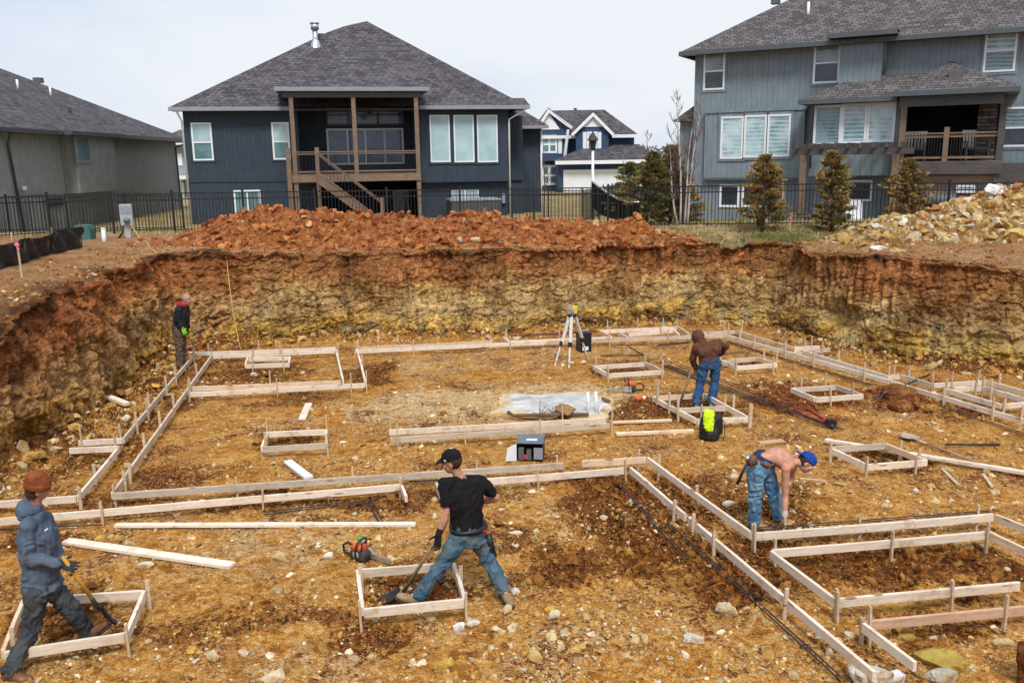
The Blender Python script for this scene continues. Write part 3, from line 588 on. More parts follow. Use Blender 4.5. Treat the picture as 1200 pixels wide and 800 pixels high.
# ---------------------------------------------------------------- house materials
def mat_siding(name, col, pitch=.2, trimdark=.75):
    t = NT(name); v = t.co('Object'); x, y, z = t.sep(v)
    u = t.math('ADD', x, t.math('MULTIPLY', y, .73)); fr = t.math('FRACT', t.math('DIVIDE', u, pitch))
    gro = t.ramp(fr, [(.0, 0), (.04, 0), (.09, 1), (.92, 1), (.97, 0)])
    n = t.noise(v, 2.2, 5, .65); n2 = t.noise(t.mapping(v, (26, 26, 1.2)), 1.0, 4, .6)
    c = t.mix(1.0, col, t.ramp(n, [(.3, .86), (.7, 1.13)]), 'MULTIPLY'); c = t.mix(1.0, c, t.ramp(n2, [(.35, .88), (.65, 1.1)]), 'MULTIPLY'); c = t.mix(1.0, c, t.ramp(gro, [(0, .76), (1, 1)]), 'MULTIPLY')
    t.bump(t.math('ADD', gro, t.math('MULTIPLY', n2, .2)), .35, .008)
    return t.fin(c, .75, .25)
def mat_shingle(name, c1, c2):
    t = NT(name); v = t.co('Object'); x, y, z = t.sep(v)
    u = t.math('ADD', x, t.math('MULTIPLY', y, .31)); w = t.comb(u, t.math('ADD', t.math('MULTIPLY', z, 1.75), t.math('MULTIPLY', y, .02)), 0.0)
    b = t.n('ShaderNodeTexBrick'); t.l(w, b.inputs['Vector']); b.inputs['Color1'].default_value = (0, 0, 0, 1); b.inputs['Color2'].default_value = (1, 1, 1, 1); b.inputs['Mortar'].default_value = (.5, .5, .5, 1)
    b.inputs['Scale'].default_value = 1; b.inputs['Brick Width'].default_value = .26; b.inputs['Row Height'].default_value = .17; b.inputs['Mortar Size'].default_value = .012; b.offset = .37
    n = t.noise(v, .8, 5, .6); f = t.math('ADD', t.math('MULTIPLY', b.outputs['Color'], .62), t.math('MULTIPLY', t.noise(w, 3.1, 3, .7), .38))
    c = t.mix(t.ramp(f, [(.2, 0), (.8, 1)]), c1, c2); c = t.mix(b.outputs['Fac'], c, (.012, .011, .012)); c = t.mix(1.0, c, t.ramp(n, [(.3, .85), (.7, 1.15)]), 'MULTIPLY')
    c = t.mix(1.0, c, t.ramp(t.noise(v, 55, 3, .7), [(.3, .75), (.7, 1.25)]), 'MULTIPLY')
    t.bump(t.math('SUBTRACT', t.math('MULTIPLY', f, .5), b.outputs['Fac']), .6, .02)
    return t.fin(c, .9, .2)
def mat_glass(name, blind, dark, slats=0.0, split=0.0):
    """window pane with a pulled blind behind it"""
    t = NT(name); v = t.co('Object'); x, y, z = t.sep(v)
    c = t.mix(t.ramp(t.noise(v, 1.1, 4, .6, .6), [(.35, 0), (.65, 1)]), dark, blind)
    if slats:
        s = t.math('SINE', t.math('MULTIPLY', t.math('ADD', z, t.math('MULTIPLY', t.noise(v, 1.5, 2, .5), .12)), 6.283 / slats)); c = t.mix(t.ramp(s, [(.35, 0), (.65, .75)]), c, blind)
    t.b.inputs['Coat Weight'].default_value = .7; t.b.inputs['Coat Roughness'].default_value = .03
    return t.fin(c, .35, .5)
def mat_wood(name, light, darkc, mud=.0, rough=.75):
    t = NT(name); v = t.co('Object'); r = t.rnd()
    w = t.mapping(v, (1, 1, 1)); off = t.n('ShaderNodeVectorMath', operation='ADD'); t.l(w, off.inputs[0]); t.l(t.comb(t.math('MULTIPLY', r, 37.0), t.math('MULTIPLY', r, 11.0), 0.0), off.inputs[1]); w = off.outputs[0]
    g1 = t.noise(t.mapping(w, (3, 3, 46)), 1.0, 5, .65, .8); k = t.voro(t.mapping(w, (1.6, 1.6, 9)), 1.1)
    c = t.mix(t.ramp(g1, [(.36, 0), (.62, 1)]), darkc, light); c = t.mix(t.ramp(k, [(.09, .85), (.14, 0)]), c, (darkc[0] * .35, darkc[1] * .25, darkc[2] * .2))
    c = t.mix(t.ramp(t.noise(w, 2.2, 5, .7), [(.48, 0), (.75, .55)]), c, (darkc[0] * .72, darkc[1] * .68, darkc[2] * .62))
    c = t.mix(1.0, c, t.ramp(t.math('ADD', t.math('MULTIPLY', r, .3), .35), [(0, .7), (1, 1.2)]), 'MULTIPLY')
    c = t.mix(t.math('MULTIPLY', t.ramp(t.noise(w, 3.5, 6, .75), [(.54, 0), (.66, 1)]), mud), c, (.30, .16, .05)); t.bump(g1, .25, .004); return t.fin(c, rough, .2)
MT = {}
MT['navy'] = mat_siding('navy_siding', (.040, .056, .078)); MT['sage'] = mat_siding('grey_green_siding', (.27, .29, .28)); MT['slate'] = mat_siding('blue_grey_siding', (.20, .248, .278)); MT['blue'] = mat_siding('blue_siding', (.045, .08, .16)); MT['palegrey'] = mat_siding('pale_grey_siding', (.30, .32, .34))
MT['roof'] = mat_shingle('grey_brown_shingles', (.06, .056, .064), (.14, .127, .137)); MT['roof2'] = mat_shingle('charcoal_shingles', (.05, .05, .056), (.14, .13, .14)); MT['roof3'] = mat_shingle('brown_grey_shingles', (.08, .072, .074), (.17, .15, .15))
MT['white'] = plain('white_trim', (.78, .80, .82), .5, .4, 0, .06); MT['gutterdark'] = plain('dark_gutter', (.07, .072, .078), .5, .4, 0, .1); MT['gutter'] = plain('grey_gutter', (.26, .28, .32), .45, .4, 0, .1); MT['gutterslate'] = plain('slate_gutter', (.085, .10, .115), .5, .4, 0, .1)
MT['blind'] = mat_glass('pale_blind_glass', (.44, .60, .62), (.30, .46, .49)); MT['teal'] = mat_glass('teal_glass', (.12, .25, .27), (.06, .13, .15)); MT['stripe'] = mat_glass('striped_blind_glass', (.55, .68, .72), (.13, .27, .30), .155); MT['stripedk'] = mat_glass('dark_striped_glass', (.24, .36, .40), (.045, .09, .105), .13)
MT['darkglass'] = mat_glass('dark_glass', (.03, .05, .075), (.012, .016, .022)); MT['skyglass'] = mat_glass('blue_glass', (.10, .19, .32), (.03, .06, .10))
MT['cedar'] = mat_wood('weathered_cedar', (.27, .19, .135), (.15, .10, .07)); MT['cedarwarm'] = mat_wood('warm_cedar', (.27, .19, .14), (.17, .115, .08)); MT['cedargrey'] = mat_wood('grey_cedar', (.13, .115, .115), (.07, .062, .062))
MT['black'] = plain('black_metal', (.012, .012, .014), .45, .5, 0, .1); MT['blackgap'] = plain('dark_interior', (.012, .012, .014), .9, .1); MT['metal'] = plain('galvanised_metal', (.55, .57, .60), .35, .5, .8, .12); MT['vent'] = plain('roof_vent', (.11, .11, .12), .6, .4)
def mat_ledgestone():
    t = NT('ledge_stone'); v = t.co('Object'); x, y, z = t.sep(v); b = t.n('ShaderNodeTexBrick'); t.l(t.comb(t.math('ADD', x, y), z, 0.0), b.inputs['Vector']); b.inputs['Scale'].default_value = 1; b.inputs['Brick Width'].default_value = .42; b.inputs['Row Height'].default_value = .12; b.inputs['Mortar Size'].default_value = .012
    b.inputs['Color1'].default_value = (.05, .045, .045, 1); b.inputs['Color2'].default_value = (.20, .15, .12, 1); b.inputs['Mortar'].default_value = (.015, .014, .014, 1); t.bump(t.math('MULTIPLY', b.outputs['Fac'], -1.0), .8, .03); return t.fin(t.mix(1.0, b.outputs['Color'], t.ramp(t.noise(v, 5, 4, .6), [(.3, .6), (.7, 1.4)]), 'MULTIPLY'), .85, .2)
MT['ledge'] = mat_ledgestone()

class Fac:
    """a house front: vertical plane through two surveyed points; local frame x along the front, y inward, z up"""
    def __init__(s, name, label, pa, ya, pb, yb, cat='house', group=None):
        a = aty(pa, ya); b = aty(pb, yb); s.o = Vector((a.x, a.y, 0)); s.u = Vector((b.x - a.x, b.y - a.y, 0)).normalized(); s.nin = Vector((-s.u.y, s.u.x, 0))
        s.root = thing(name, label, cat, s.o, math.atan2(s.u.y, s.u.x), group); s.k = {}
    def p(s, px, d=0.0):        # photo point on the plane d metres in front -> (x, z)
        q = onplane(px, s.o - s.nin * d, s.nin); r = q - s.o; return r.dot(s.u), q.z
    def loc(s, px, slope_z, slope, d0=0.0):   # photo point on an inclined roof plane rising inward from height slope_z
        n = (Vector((0, 0, 1)) - s.nin * slope).normalized(); q = onplane(px, s.o - s.nin * d0 + Vector((0, 0, slope_z)), n); r = q - s.o
        return Vector((r.dot(s.u), r.dot(s.nin), q.z))
    def rect(s, px, d=0.0):     # (x0,y0,x1,y1) photo -> x0,x1,z0,z1
        a = s.p((px[0], px[1]), d); b = s.p((px[2], px[3]), d); return min(a[0], b[0]), max(a[0], b[0]), min(a[1], b[1]), max(a[1], b[1])
    def wall(s, px, d=0.0, thick=.2, mat='navy', name='wall', zmin=None):
        x0, x1, z0, z1 = s.rect(px, d); z0 = z0 if zmin is None else zmin
        return MB().box(x0, x1, -d, -d + thick, z0, z1).build(name, MT[mat], s.root)
    def window(s, px, d=0.0, pane='blind', low=None, mull=(), trim='white', w=.07, name='window', surround=None, lattice=0):
        """frame, with a sash bar when low is given; mull = fractions of uprights"""
        x0, x1, z0, z1 = s.rect(px, d); y0, y1 = -d - .05, -d + .06; m = MB()
        m.box(x0, x1, y0, y1, z1 - w, z1).box(x0, x1, y0, y1, z0, z0 + w).box(x0, x0 + w, y0 + .001, y1, z0 + w, z1 - w).box(x1 - w, x1, y0 + .001, y1, z0 + w, z1 - w)
        for f in mull: xm = x0 + (x1 - x0) * f; m.box(xm - w * .45, xm + w * .45, y0 + .004, y1, z0 + w, z1 - w)
        zm = z0 + (z1 - z0) * .48
        if low: m.box(x0 + w, x1 - w, y0 + .01, y1 - .01, zm - w * .4, zm + w * .4)
        for i in range(1, lattice + 1): zz = z0 + (z1 - z0) * i / (lattice + 1); m.box(x0 + w, x1 - w, y0 + .015, y1 - .02, zz - .012, zz + .012)
        fr = m.build(name, MT[trim], s.root)
        if low:
            MB().box(x0 + w * .6, x1 - w * .6, -d - .012, -d + .03, zm, z1 - w * .6).build('pane', MT[pane], fr); MB().box(x0 + w * .6, x1 - w * .6, -d - .008, -d + .034, z0 + w * .6, zm).build('pane', MT[low], fr)
        else:
            cuts = [x0 + w * .6] + [x0 + (x1 - x0) * f for f in mull] + [x1 - w * .6]
            for a, b in zip(cuts[:-1], cuts[1:]): MB().box(a, b, -d - .012, -d + .03, z0 + w * .6, z1 - w * .6).build('pane', MT[pane], fr)
        if surround:
            e = .09; q = MB(); q.box(x0 - e, x1 + e, -d - .03, -d - .002, z1, z1 + e).box(x0 - e, x1 + e, -d - .03, -d - .002, z0 - e, z0).box(x0 - e, x0, -d - .03, -d - .002, z0, z1).box(x1, x1 + e, -d - .03, -d - .002, z0, z1); q.build('surround', MT[surround], fr)
        return fr
    def bar(s, a, b, w, h, mat, name, da=0.0, db=None, parent=None):
        db = da if db is None else db; A = s.p(a, da); B = s.p(b, db); return MB().bar((A[0], -da, A[1]), (B[0], -db, B[1]), w, h).build(name, MT[mat], parent or s.root)
def roof(parent, faces, mat='roof', name='roof', thick=.0):
    m = MB()
    for f in faces: m.poly(f)
    return m.build(name, MT[mat], parent, fix=False)
def hole_wall(s, outer, holes, d, thick, mat, zmin=None):
    """wall sheet with rectangular openings (photo rects)"""
    X0, X1, Z0, Z1 = s.rect(outer, d); Z0 = Z0 if zmin is None else zmin; H = [s.rect(h, d) for h in holes]; m = MB()
    xs = sorted({X0, X1, *[min(max(v, X0), X1) for h in H for v in h[:2]]})
    for a, b in zip(xs[:-1], xs[1:]):
        segs = sorted((max(h[2], Z0), min(h[3], Z1)) for h in H if h[0] < (a + b) / 2 < h[1]); z = Z0
        for s0, s1 in segs:
            if s0 > z: MB().box(a, b, -d, -d + thick, z, s0).build('wall', MT[mat], s.root)
            z = s1
        if z < Z1: MB().box(a, b, -d, -d + thick, z, Z1).build('wall', MT[mat], s.root)

# ---------------------------------------------------------------- the navy house behind the mound
def navy_house():
    F = Fac('house', 'dark navy house with covered back deck and stairs behind the red mound', (213, 190), 39, (597, 190), 42)
    r = F.root; base = 1.55
    hole_wall(F, (213, 124, 492, 258), [(346, 100, 488, 205), (372, 206, 490, 262)], 0, .25, 'navy', base)
    # jutting right bay over a set back basement wall
    F.wall((488, 124, 597, 212), .45, 1.2, 'navy'); F.wall((488, 211, 595, 250), .1, .3, 'navy', zmin=base)
    F.wall((598, 136, 613, 211), -.9, .3, 'navy'); F.wall((594, 205, 614, 252), -1.0, .3, 'navy', zmin=base); F.wall((612, 147, 635, 252), -1.6, .3, 'navy', zmin=base)
    xl = F.p((213, 130))[0]; xr = F.p((635, 150), -1.6)[0]
    # sides and body
    MB().box(xl, xl + .2, .25, 11, base, F.p((213, 128))[1]).build('wall', MT['navy'], r)
    MB().box(xr - .2, xr, 1.9, 11, base, F.p((635, 150), -1.6)[1]).build('wall', MT['navy'], r)
    MB().box(xl + .2, xr - .2, 10.7, 11, base, F.p((213, 128))[1]).build('wall', MT['navy'], r)
    # belt board and corner boards
    F.bar((213, 213), (340, 212), .03, .07, 'navy', 'belt_board', .02); 
    # recess of the porch
    x0, x1, z0, z1 = F.rect((346, 100, 488, 205)); D = 2.2
    m = MB(); m.box(x0 - .15, x0, .25, D, z0, z1).box(x1, x1 + .15, .25, D, z0, z1).box(x0 - .15, x1 + .15, D, D + .2, z0 - .1, z1).box(x0, x1, .0, D, z1 - .12, z1); m.build('porch_wall', MT['navy'], r)
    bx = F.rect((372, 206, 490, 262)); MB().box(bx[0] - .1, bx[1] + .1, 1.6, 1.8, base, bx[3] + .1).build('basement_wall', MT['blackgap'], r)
    F.window((381, 126, 474, 147), -D + .06, 'skyglass', None, (.33, .66), 'gutterdark', .09, 'transom'); F.window((382, 151, 474, 192), -D + .06, 'skyglass', None, (.27, .5, .75), 'white', .08, 'glass_door')
    # windows
    F.window((223, 144, 251, 188), 0, 'blind', 'teal', surround='navy'); F.window((317.5, 143.5, 341, 187), 0, 'blind', 'teal', surround='navy')
    for a, b in ((503, 528), (531, 556), (558.5, 583.5)): F.window((a, 135, b, 190), .47, 'blind', w=.06, surround='navy')
    F.window((273.5, 223, 307, 252), 0, 'teal', None, (.5,)); F.window((529, 222, 561, 236), .12, 'blind', None, (.5,)); F.window((460, 224, 480, 252), -1.55, 'darkglass', None, (.5,), 'gutter')
    # eaves and roof
    ez = F.p((205, 125.5), .45)[1]; eL = F.loc((200, 126), ez, 0, .45); eR = F.loc((606, 127), ez, 0, .9); ov = -.45
    sl = .66; A = F.loc((385, 37.5), ez, sl, .45); B = F.loc((430, 25), ez, sl, .45); B2 = F.loc((405, 30.5), ez, sl, .45)
    eL = Vector((eL.x, -.45, ez)); eR = Vector((eR.x, -.45, ez)); bl = Vector((eL.x, 12, ez)); br = Vector((eR.x + .3, 12, ez))
    roof(r, [[eL, eR, B, B2, A], [bl, eL, A], [bl, A, B2, B], [B, eR, br], [B, br, bl]], 'roof')
    # lower hip over the stepped back right end
    e2 = F.p((640, 147), -1.2)[1]; q = [Vector((eR.x - 2.5, 1.0, e2)), Vector((F.p((641, 147), -1.2)[0], 1.0, e2)), Vector((F.p((641, 147), -1.2)[0], 11, e2)), Vector((eR.x - 2.5, 11, e2))]; top = F.loc((604, 124), e2, .6, -1.0)
    t2 = Vector((top.x, 7, top.z)); roof(r, [[q[0], q[1], top, Vector((eR.x - 2.5, top.y, top.z))], [q[1], q[2], t2, top], [q[2], q[3], t2]], 'roof')
    MB().box(q[0].x, q[1].x + .02, .93, 1.05, e2 - .16, e2 - .005).build('gutter', MT['gutter'], r)
    lx = F.p((322, 104), 2.2)[0]; rx = F.p((502, 104), 2.2)[0]
    MB().box(eL.x - .05, F.p((340, 125), .45)[0], -.58, -.44, ez - .17, ez - .004).build('gutter', MT['gutter'], r); MB().box(F.p((490, 125), .45)[0], eR.x + .05, -1.0, -.86, ez - .17, ez - .004).build('gutter', MT['gutter'], r)
    MB().box(eL.x, eR.x, -.44, .3, ez - .16, ez - .1).build('soffit', MT['gutterdark'], r); MB().box(F.p((490, 125), .45)[0], eR.x, -.86, -.4, ez - .162, ez - .1).build('soffit', MT['gutterdark'], r)
    xq = F.p((490, 125), .45)[0]; roof(r, [[Vector((xq, -.95, ez)), Vector((eR.x + .05, -.95, ez)), Vector((eR.x - .05, -.2, ez + .36)), Vector((xq, -.2, ez + .36))]], 'roof')
    # porch roof
    pe = F.p((412, 102), 2.2)[1]; ap = F.loc((415, 56), pe, .5, 2.2); P0 = Vector((lx, -2.2, pe)); P1 = Vector((rx, -2.2, pe)); back = ap.y + 1.5
    roof(r, [[P0, P1, ap], [Vector((lx, back, pe)), P0, ap], [P1, Vector((rx, back, pe)), ap]], 'roof'); MB().box(lx - .03, rx + .03, -2.33, -2.19, pe - .17, pe - .004).build('gutter', MT['gutter'], r)
    MB().box(lx + .05, rx - .05, -2.18, .2, pe - .2, pe - .08).build('soffit', MT['gutterdark'], r); MB().box(lx + .25, rx - .25, -2.05, -1.85, pe - .42, pe - .2).build('porch_beam', MT['gutterdark'], r)
    # posts, deck, rails
    d = 2.0
    for a, b, mt in (((340.5, 113), (344, 250), 'cedar'), ((413.5, 112), (417, 207), 'cedarwarm'), ((487, 112), (490.5, 250), 'cedar')):
        A = F.p(a, d); MB().box(A[0] - .09, A[0] + .09, -d - .09, -d + .09, base if b[1] > 220 else F.p(b, d)[1], pe - .42).build('post', MT[mt], r)
    dz = F.p((410, 204), d)[1]; x0 = F.p((337, 204), d)[0]; x1 = F.p((493, 204), d)[0]
    MB().box(x0, x1, -d - .12, 2.1, dz - .05, dz).build('deck_floor', MT['cedar'], r); MB().box(x0, x1, -d - .15, -d - .10, dz - .32, dz - .045).build('deck_beam', MT['cedarwarm'], r)
    def rail(a, b, za, zb, n, y, y2=None, name='railing'):
        y2 = y if y2 is None else y2; rl = MB().bar((a, y, za + .96), (b, y2, zb + .96), .12, .045).bar((a, y, za + .88), (b, y2, zb + .88), .05, .07).bar((a, y, za + .12), (b, y2, zb + .12), .05, .07).build(name, MT['cedarwarm' if za == zb else 'cedar'], r); bl_ = MB()
        for i in range(n):
            f = (i + .5) / n; xx = a + (b - a) * f; yy = y + (y2 - y) * f; zz = za + (zb - za) * f; bl_.box(xx - .011, xx + .011, yy - .011, yy + .011, zz + .12, zz + .9)
        bl_.build('balusters', MT['black'], rl); return rl
    sx = F.p((371, 172), d + .3)[0]; rail(sx, x1 - .1, dz, dz, 38, -d); rail(x0, sx, dz, dz, 9, -d)
    MB().bar((x1 - .05, -d, dz + .96), (x1 - .05, 0, dz + .96), .1, .045).bar((x1 - .05, -d, dz + .1), (x1 - .05, 0, dz + .1), .05, .06).build('railing', MT['cedar'], r)
    for px in (337, 371): A = F.p((px, 172), d + .1)[0]; MB().box(A - .09, A + .09, -d - .3, -d - .12, base, dz + 1.15).build('rail_post', MT['cedar'], r)
    # stairs run down to the right in front of the deck
    e = F.p((447, 240), d + .7); xe = e[0]; n = 11
    for y in (-d - .25, -d - 1.15): MB().bar((sx, y, dz - .18), (xe, y, base + .1), .05, .3).build('stringer', MT['cedar'], r)
    st = MB()
    for i in range(n): f = (i + .5) / n; xx = sx + (xe - sx) * f; zz = dz + (base - dz) * (f + .03); st.box(xx - .14, xx + .14, -d - 1.15, -d - .25, zz - .04, zz)
    st.build('stairs', MT['cedar'], r)
    rail(sx, xe, dz, base + .25, 18, -d - 1.17, None, 'stair_railing')
    MB().box(xe - .09, xe + .09, -d - 1.26, -d - 1.08, base - .1, base + 1.35).build('rail_post', MT['cedar'], r)
    # ceiling fan, grill silhouettes and vents
    c = F.p((433, 131), .4); f = MB().tube([(c[0], -.4, c[1] + .25), (c[0], -.4, c[1])], .03).ell((c[0], -.4, c[1]), (.14, 0, 0), (0, .14, 0), (0, 0, .09))
    for k in range(5): a = k * 1.257; f.bar((c[0], -.4, c[1]), (c[0] + .62 * math.cos(a), -.4 + .62 * math.sin(a), c[1] + .02), .13, .012)
    f.build('ceiling_fan', MT['black'], r)
    q = F.loc((370, 52), ez, sl, .45); q2 = F.p((370, 27), -q.y)[1]
    ch = MB().tube([(q.x, q.y, q.z - .3), (q.x, q.y, q2 - .3)], .13, 14).tube([(q.x, q.y, q2 - .32), (q.x, q.y, q2 - .05)], .2, 14).tube([(q.x, q.y, q2 - .03), (q.x, q.y, q2)], .24, 14).build('flue_pipe', MT['metal'], r, True)
    MB().tube([(q.x, q.y, q.z - .3), (q.x, q.y, q.z + .18)], [.36, .16], 14).build('flashing', MT['metal'], ch)
    for px in ((377.5, 45), (419, 34)):
        q = F.loc(px, ez, sl, .45); MB().box(q.x - .2, q.x + .2, q.y - .2, q.y + .2, q.z - .1, q.z + .2).build('roof_vent', MT['vent'], r)
    q = F.loc((416, 62), pe, .5, 2.2); MB().box(q.x - .2, q.x + .2, q.y - .2, q.y + .2, q.z - .1, q.z + .2).build('roof_vent', MT['vent'], r)
    # downspouts
    def pipe(name, pts, mat, rad=.045): return MB().tube(pts, rad, 8).build(name, MT[mat], r, True)
    a = F.p((204, 133), .45); b = F.p((214, 143)); pipe('downspout', [(a[0] + .1, -.5, ez - .15), (b[0] - .02, -.06, b[1]), (b[0] - .02, -.06, base)], 'white')
    a = F.p((597, 140), .5); pipe('downspout', [(eR.x - .1, -.9, ez - .15), (a[0] - .02, -.52, a[1]), (a[0] - .02, -.52, base)], 'white'); a = F.p((634, 150), -1.5)[0]; pipe('downspout', [(a, 1.5, e2 - .1), (a, 1.5, base)], 'white')
    b = F.rect((588, 227, 592.5, 238), .2); MB().box(b[0], b[1], -.25, -.1, b[2], b[3]).build('meter_box', MT['gutter'], r)
    b = F.rect((525, 232, 584, 240), 1.2)
    return F
NAVY = navy_house()
def _sill_tub():
    F = NAVY; b = F.rect((526, 233, 583, 248), 1.6); x = (b[0] + b[1]) / 2; z = 1.72
    t = thing('hot_tub', 'pale covered hot tub under the basement window of the navy house', 'hot tub', F.o + F.u * x - F.nin * 1.6 + Vector((0, 0, z)), F.root.rotation_euler.z)
    w = (b[1] - b[0]) / 2; MB().box(-w, w, -.8, .8, 0, b[3] - z - .1).build('tub_side', MT['gutterdark'], t, bevel=.03); MB().box(-w - .04, w + .04, -.84, .84, b[3] - z - .098, b[3] - z).build('cover', MT['palegrey'], t, bevel=.03)
_sill_tub()

# ---------------------------------------------------------------- grey green house on the left
def sage_house():
    F = Fac('house', 'grey green single storey house with long blank side wall at left edge', (0, 190), 33, (209, 190), 53); r = F.root; base = 1.7
    a = F.p((-190, 140)); 
    zL = F.p((0, 146))[1]; zR = F.p((209, 166))[1]; xr = F.p((209, 190))[0]; x0 = -7.0; ez = (zL + zR) / 2
    def slab(xa, xb, d, z0, z1, name='wall'): return MB().box(xa, xb, -d, -d + .25, z0, z1).build(name, MT['sage'], r)
    xj = F.p((73, 190))[0]; xk = F.p((136, 190), .6)[0]
    slab(x0, F.p((12, 190))[0], .15, base, ez); slab(F.p((12, 190))[0], xj, 0, base, ez); MB().box(xj + .1, xk, -.6, .2, F.p((100, 226), .6)[1], ez).build('wall', MT['sage'], r); slab(xj, xr, -.05, base, ez)
    MB().box(xr - .25, xr, .3, 14, base, ez).build('wall', MT['sage'], r)
    F.bar((12, 226), (73, 227), .03, .06, 'sage', 'belt_board', .02); F.bar((136, 227), (206, 228), .03, .06, 'sage', 'belt_board', .02)
    F.window((87, 160, 106.5, 189), .62, 'teal', None, (), 'gutter', .06, surround='sage')
    F.window((54, 233, 74, 241), .05, 'darkglass', None, (), 'gutterdark', .06)
    # roof
    e = ez; R0 = Vector((x0, -.55, e)); R1 = Vector((xr + .6, -.55, e)); sl = .5
    P = F.loc((0, 77), e, sl, .55); Q = Vector((P.x - 5, P.y, P.z)); R2 = Vector((xr + .6, 2 * P.y + .55, e)); R3 = Vector((x0 - 2, R2.y, e))
    pk = Vector((xr + .6 - (P.y + .55) * 1.0, P.y, e + sl * (P.y + .55)))
    roof(r, [[R0, R1, pk, Q], [R1, R2, pk], [R2, R3, Q, pk]], 'roof2')
    MB().box(x0, xr + .65, -.68, -.54, e - .17, e - .004).build('gutter', MT['gutterdark'], r); MB().box(x0, xr + .6, -.54, .2, e - .16, e - .1).build('soffit', MT['gutterdark'], r); MB().box(xr + .54, xr + .66, -.5, R2.y, e - .17, e - .004).build('gutter', MT['gutterdark'], r)
    MB().box(F.p((78, 158), .6)[0] - .4, xk + .4, -1.0, -.66, e - .165, e - .006).build('gutter', MT['gutterdark'], r)
    for px, k in (((21, 98), 1), ((59.5, 106), 1)):
        q = F.loc((px[0], px[1] + 6), e, sl, .55); MB().tube([(q.x, q.y, q.z - .1), (q.x, q.y, q.z + .42)], .055, 8).build('vent_pipe', MT['white'], r, True)
    for px in ((45, 95), (77, 130)):
        q = F.loc(px, e, sl, .55); MB().box(q.x - .2, q.x + .2, q.y - .2, q.y + .2, q.z - .1, q.z + .16).build('roof_vent', MT['vent'], r)
    def pipe(pts, mat='gutterdark', rad=.05): MB().tube(pts, rad, 8).build('downspout', MT[mat], r, True)
    x = F.p((3, 190))[0] + .3; pipe([(x - .6, -.6, e - .12), (x - .2, -.24, e - .6), (x + .25, -.22, base)]); x = F.p((206, 190))[0]; pipe([(xr + .5, -.6, e - .12), (x, -.06, e - .5), (x + .1, -.06, base)]); x = xk + .05; pipe([(x, -.1, e - .1), (x, -.1, base)], 'sage', .04)
    q = F.p((28, 221), .06); MB().ell((q[0], -.06, q[1]), (.14, 0, 0), (0, .1, 0), (0, 0, .1)).build('dryer_vent', MT['white'], r, True)
    return F
SAGE = sage_house()
MT['chairgrey'] = plain('grey_cushion', (.60, .58, .54), .8, .2)
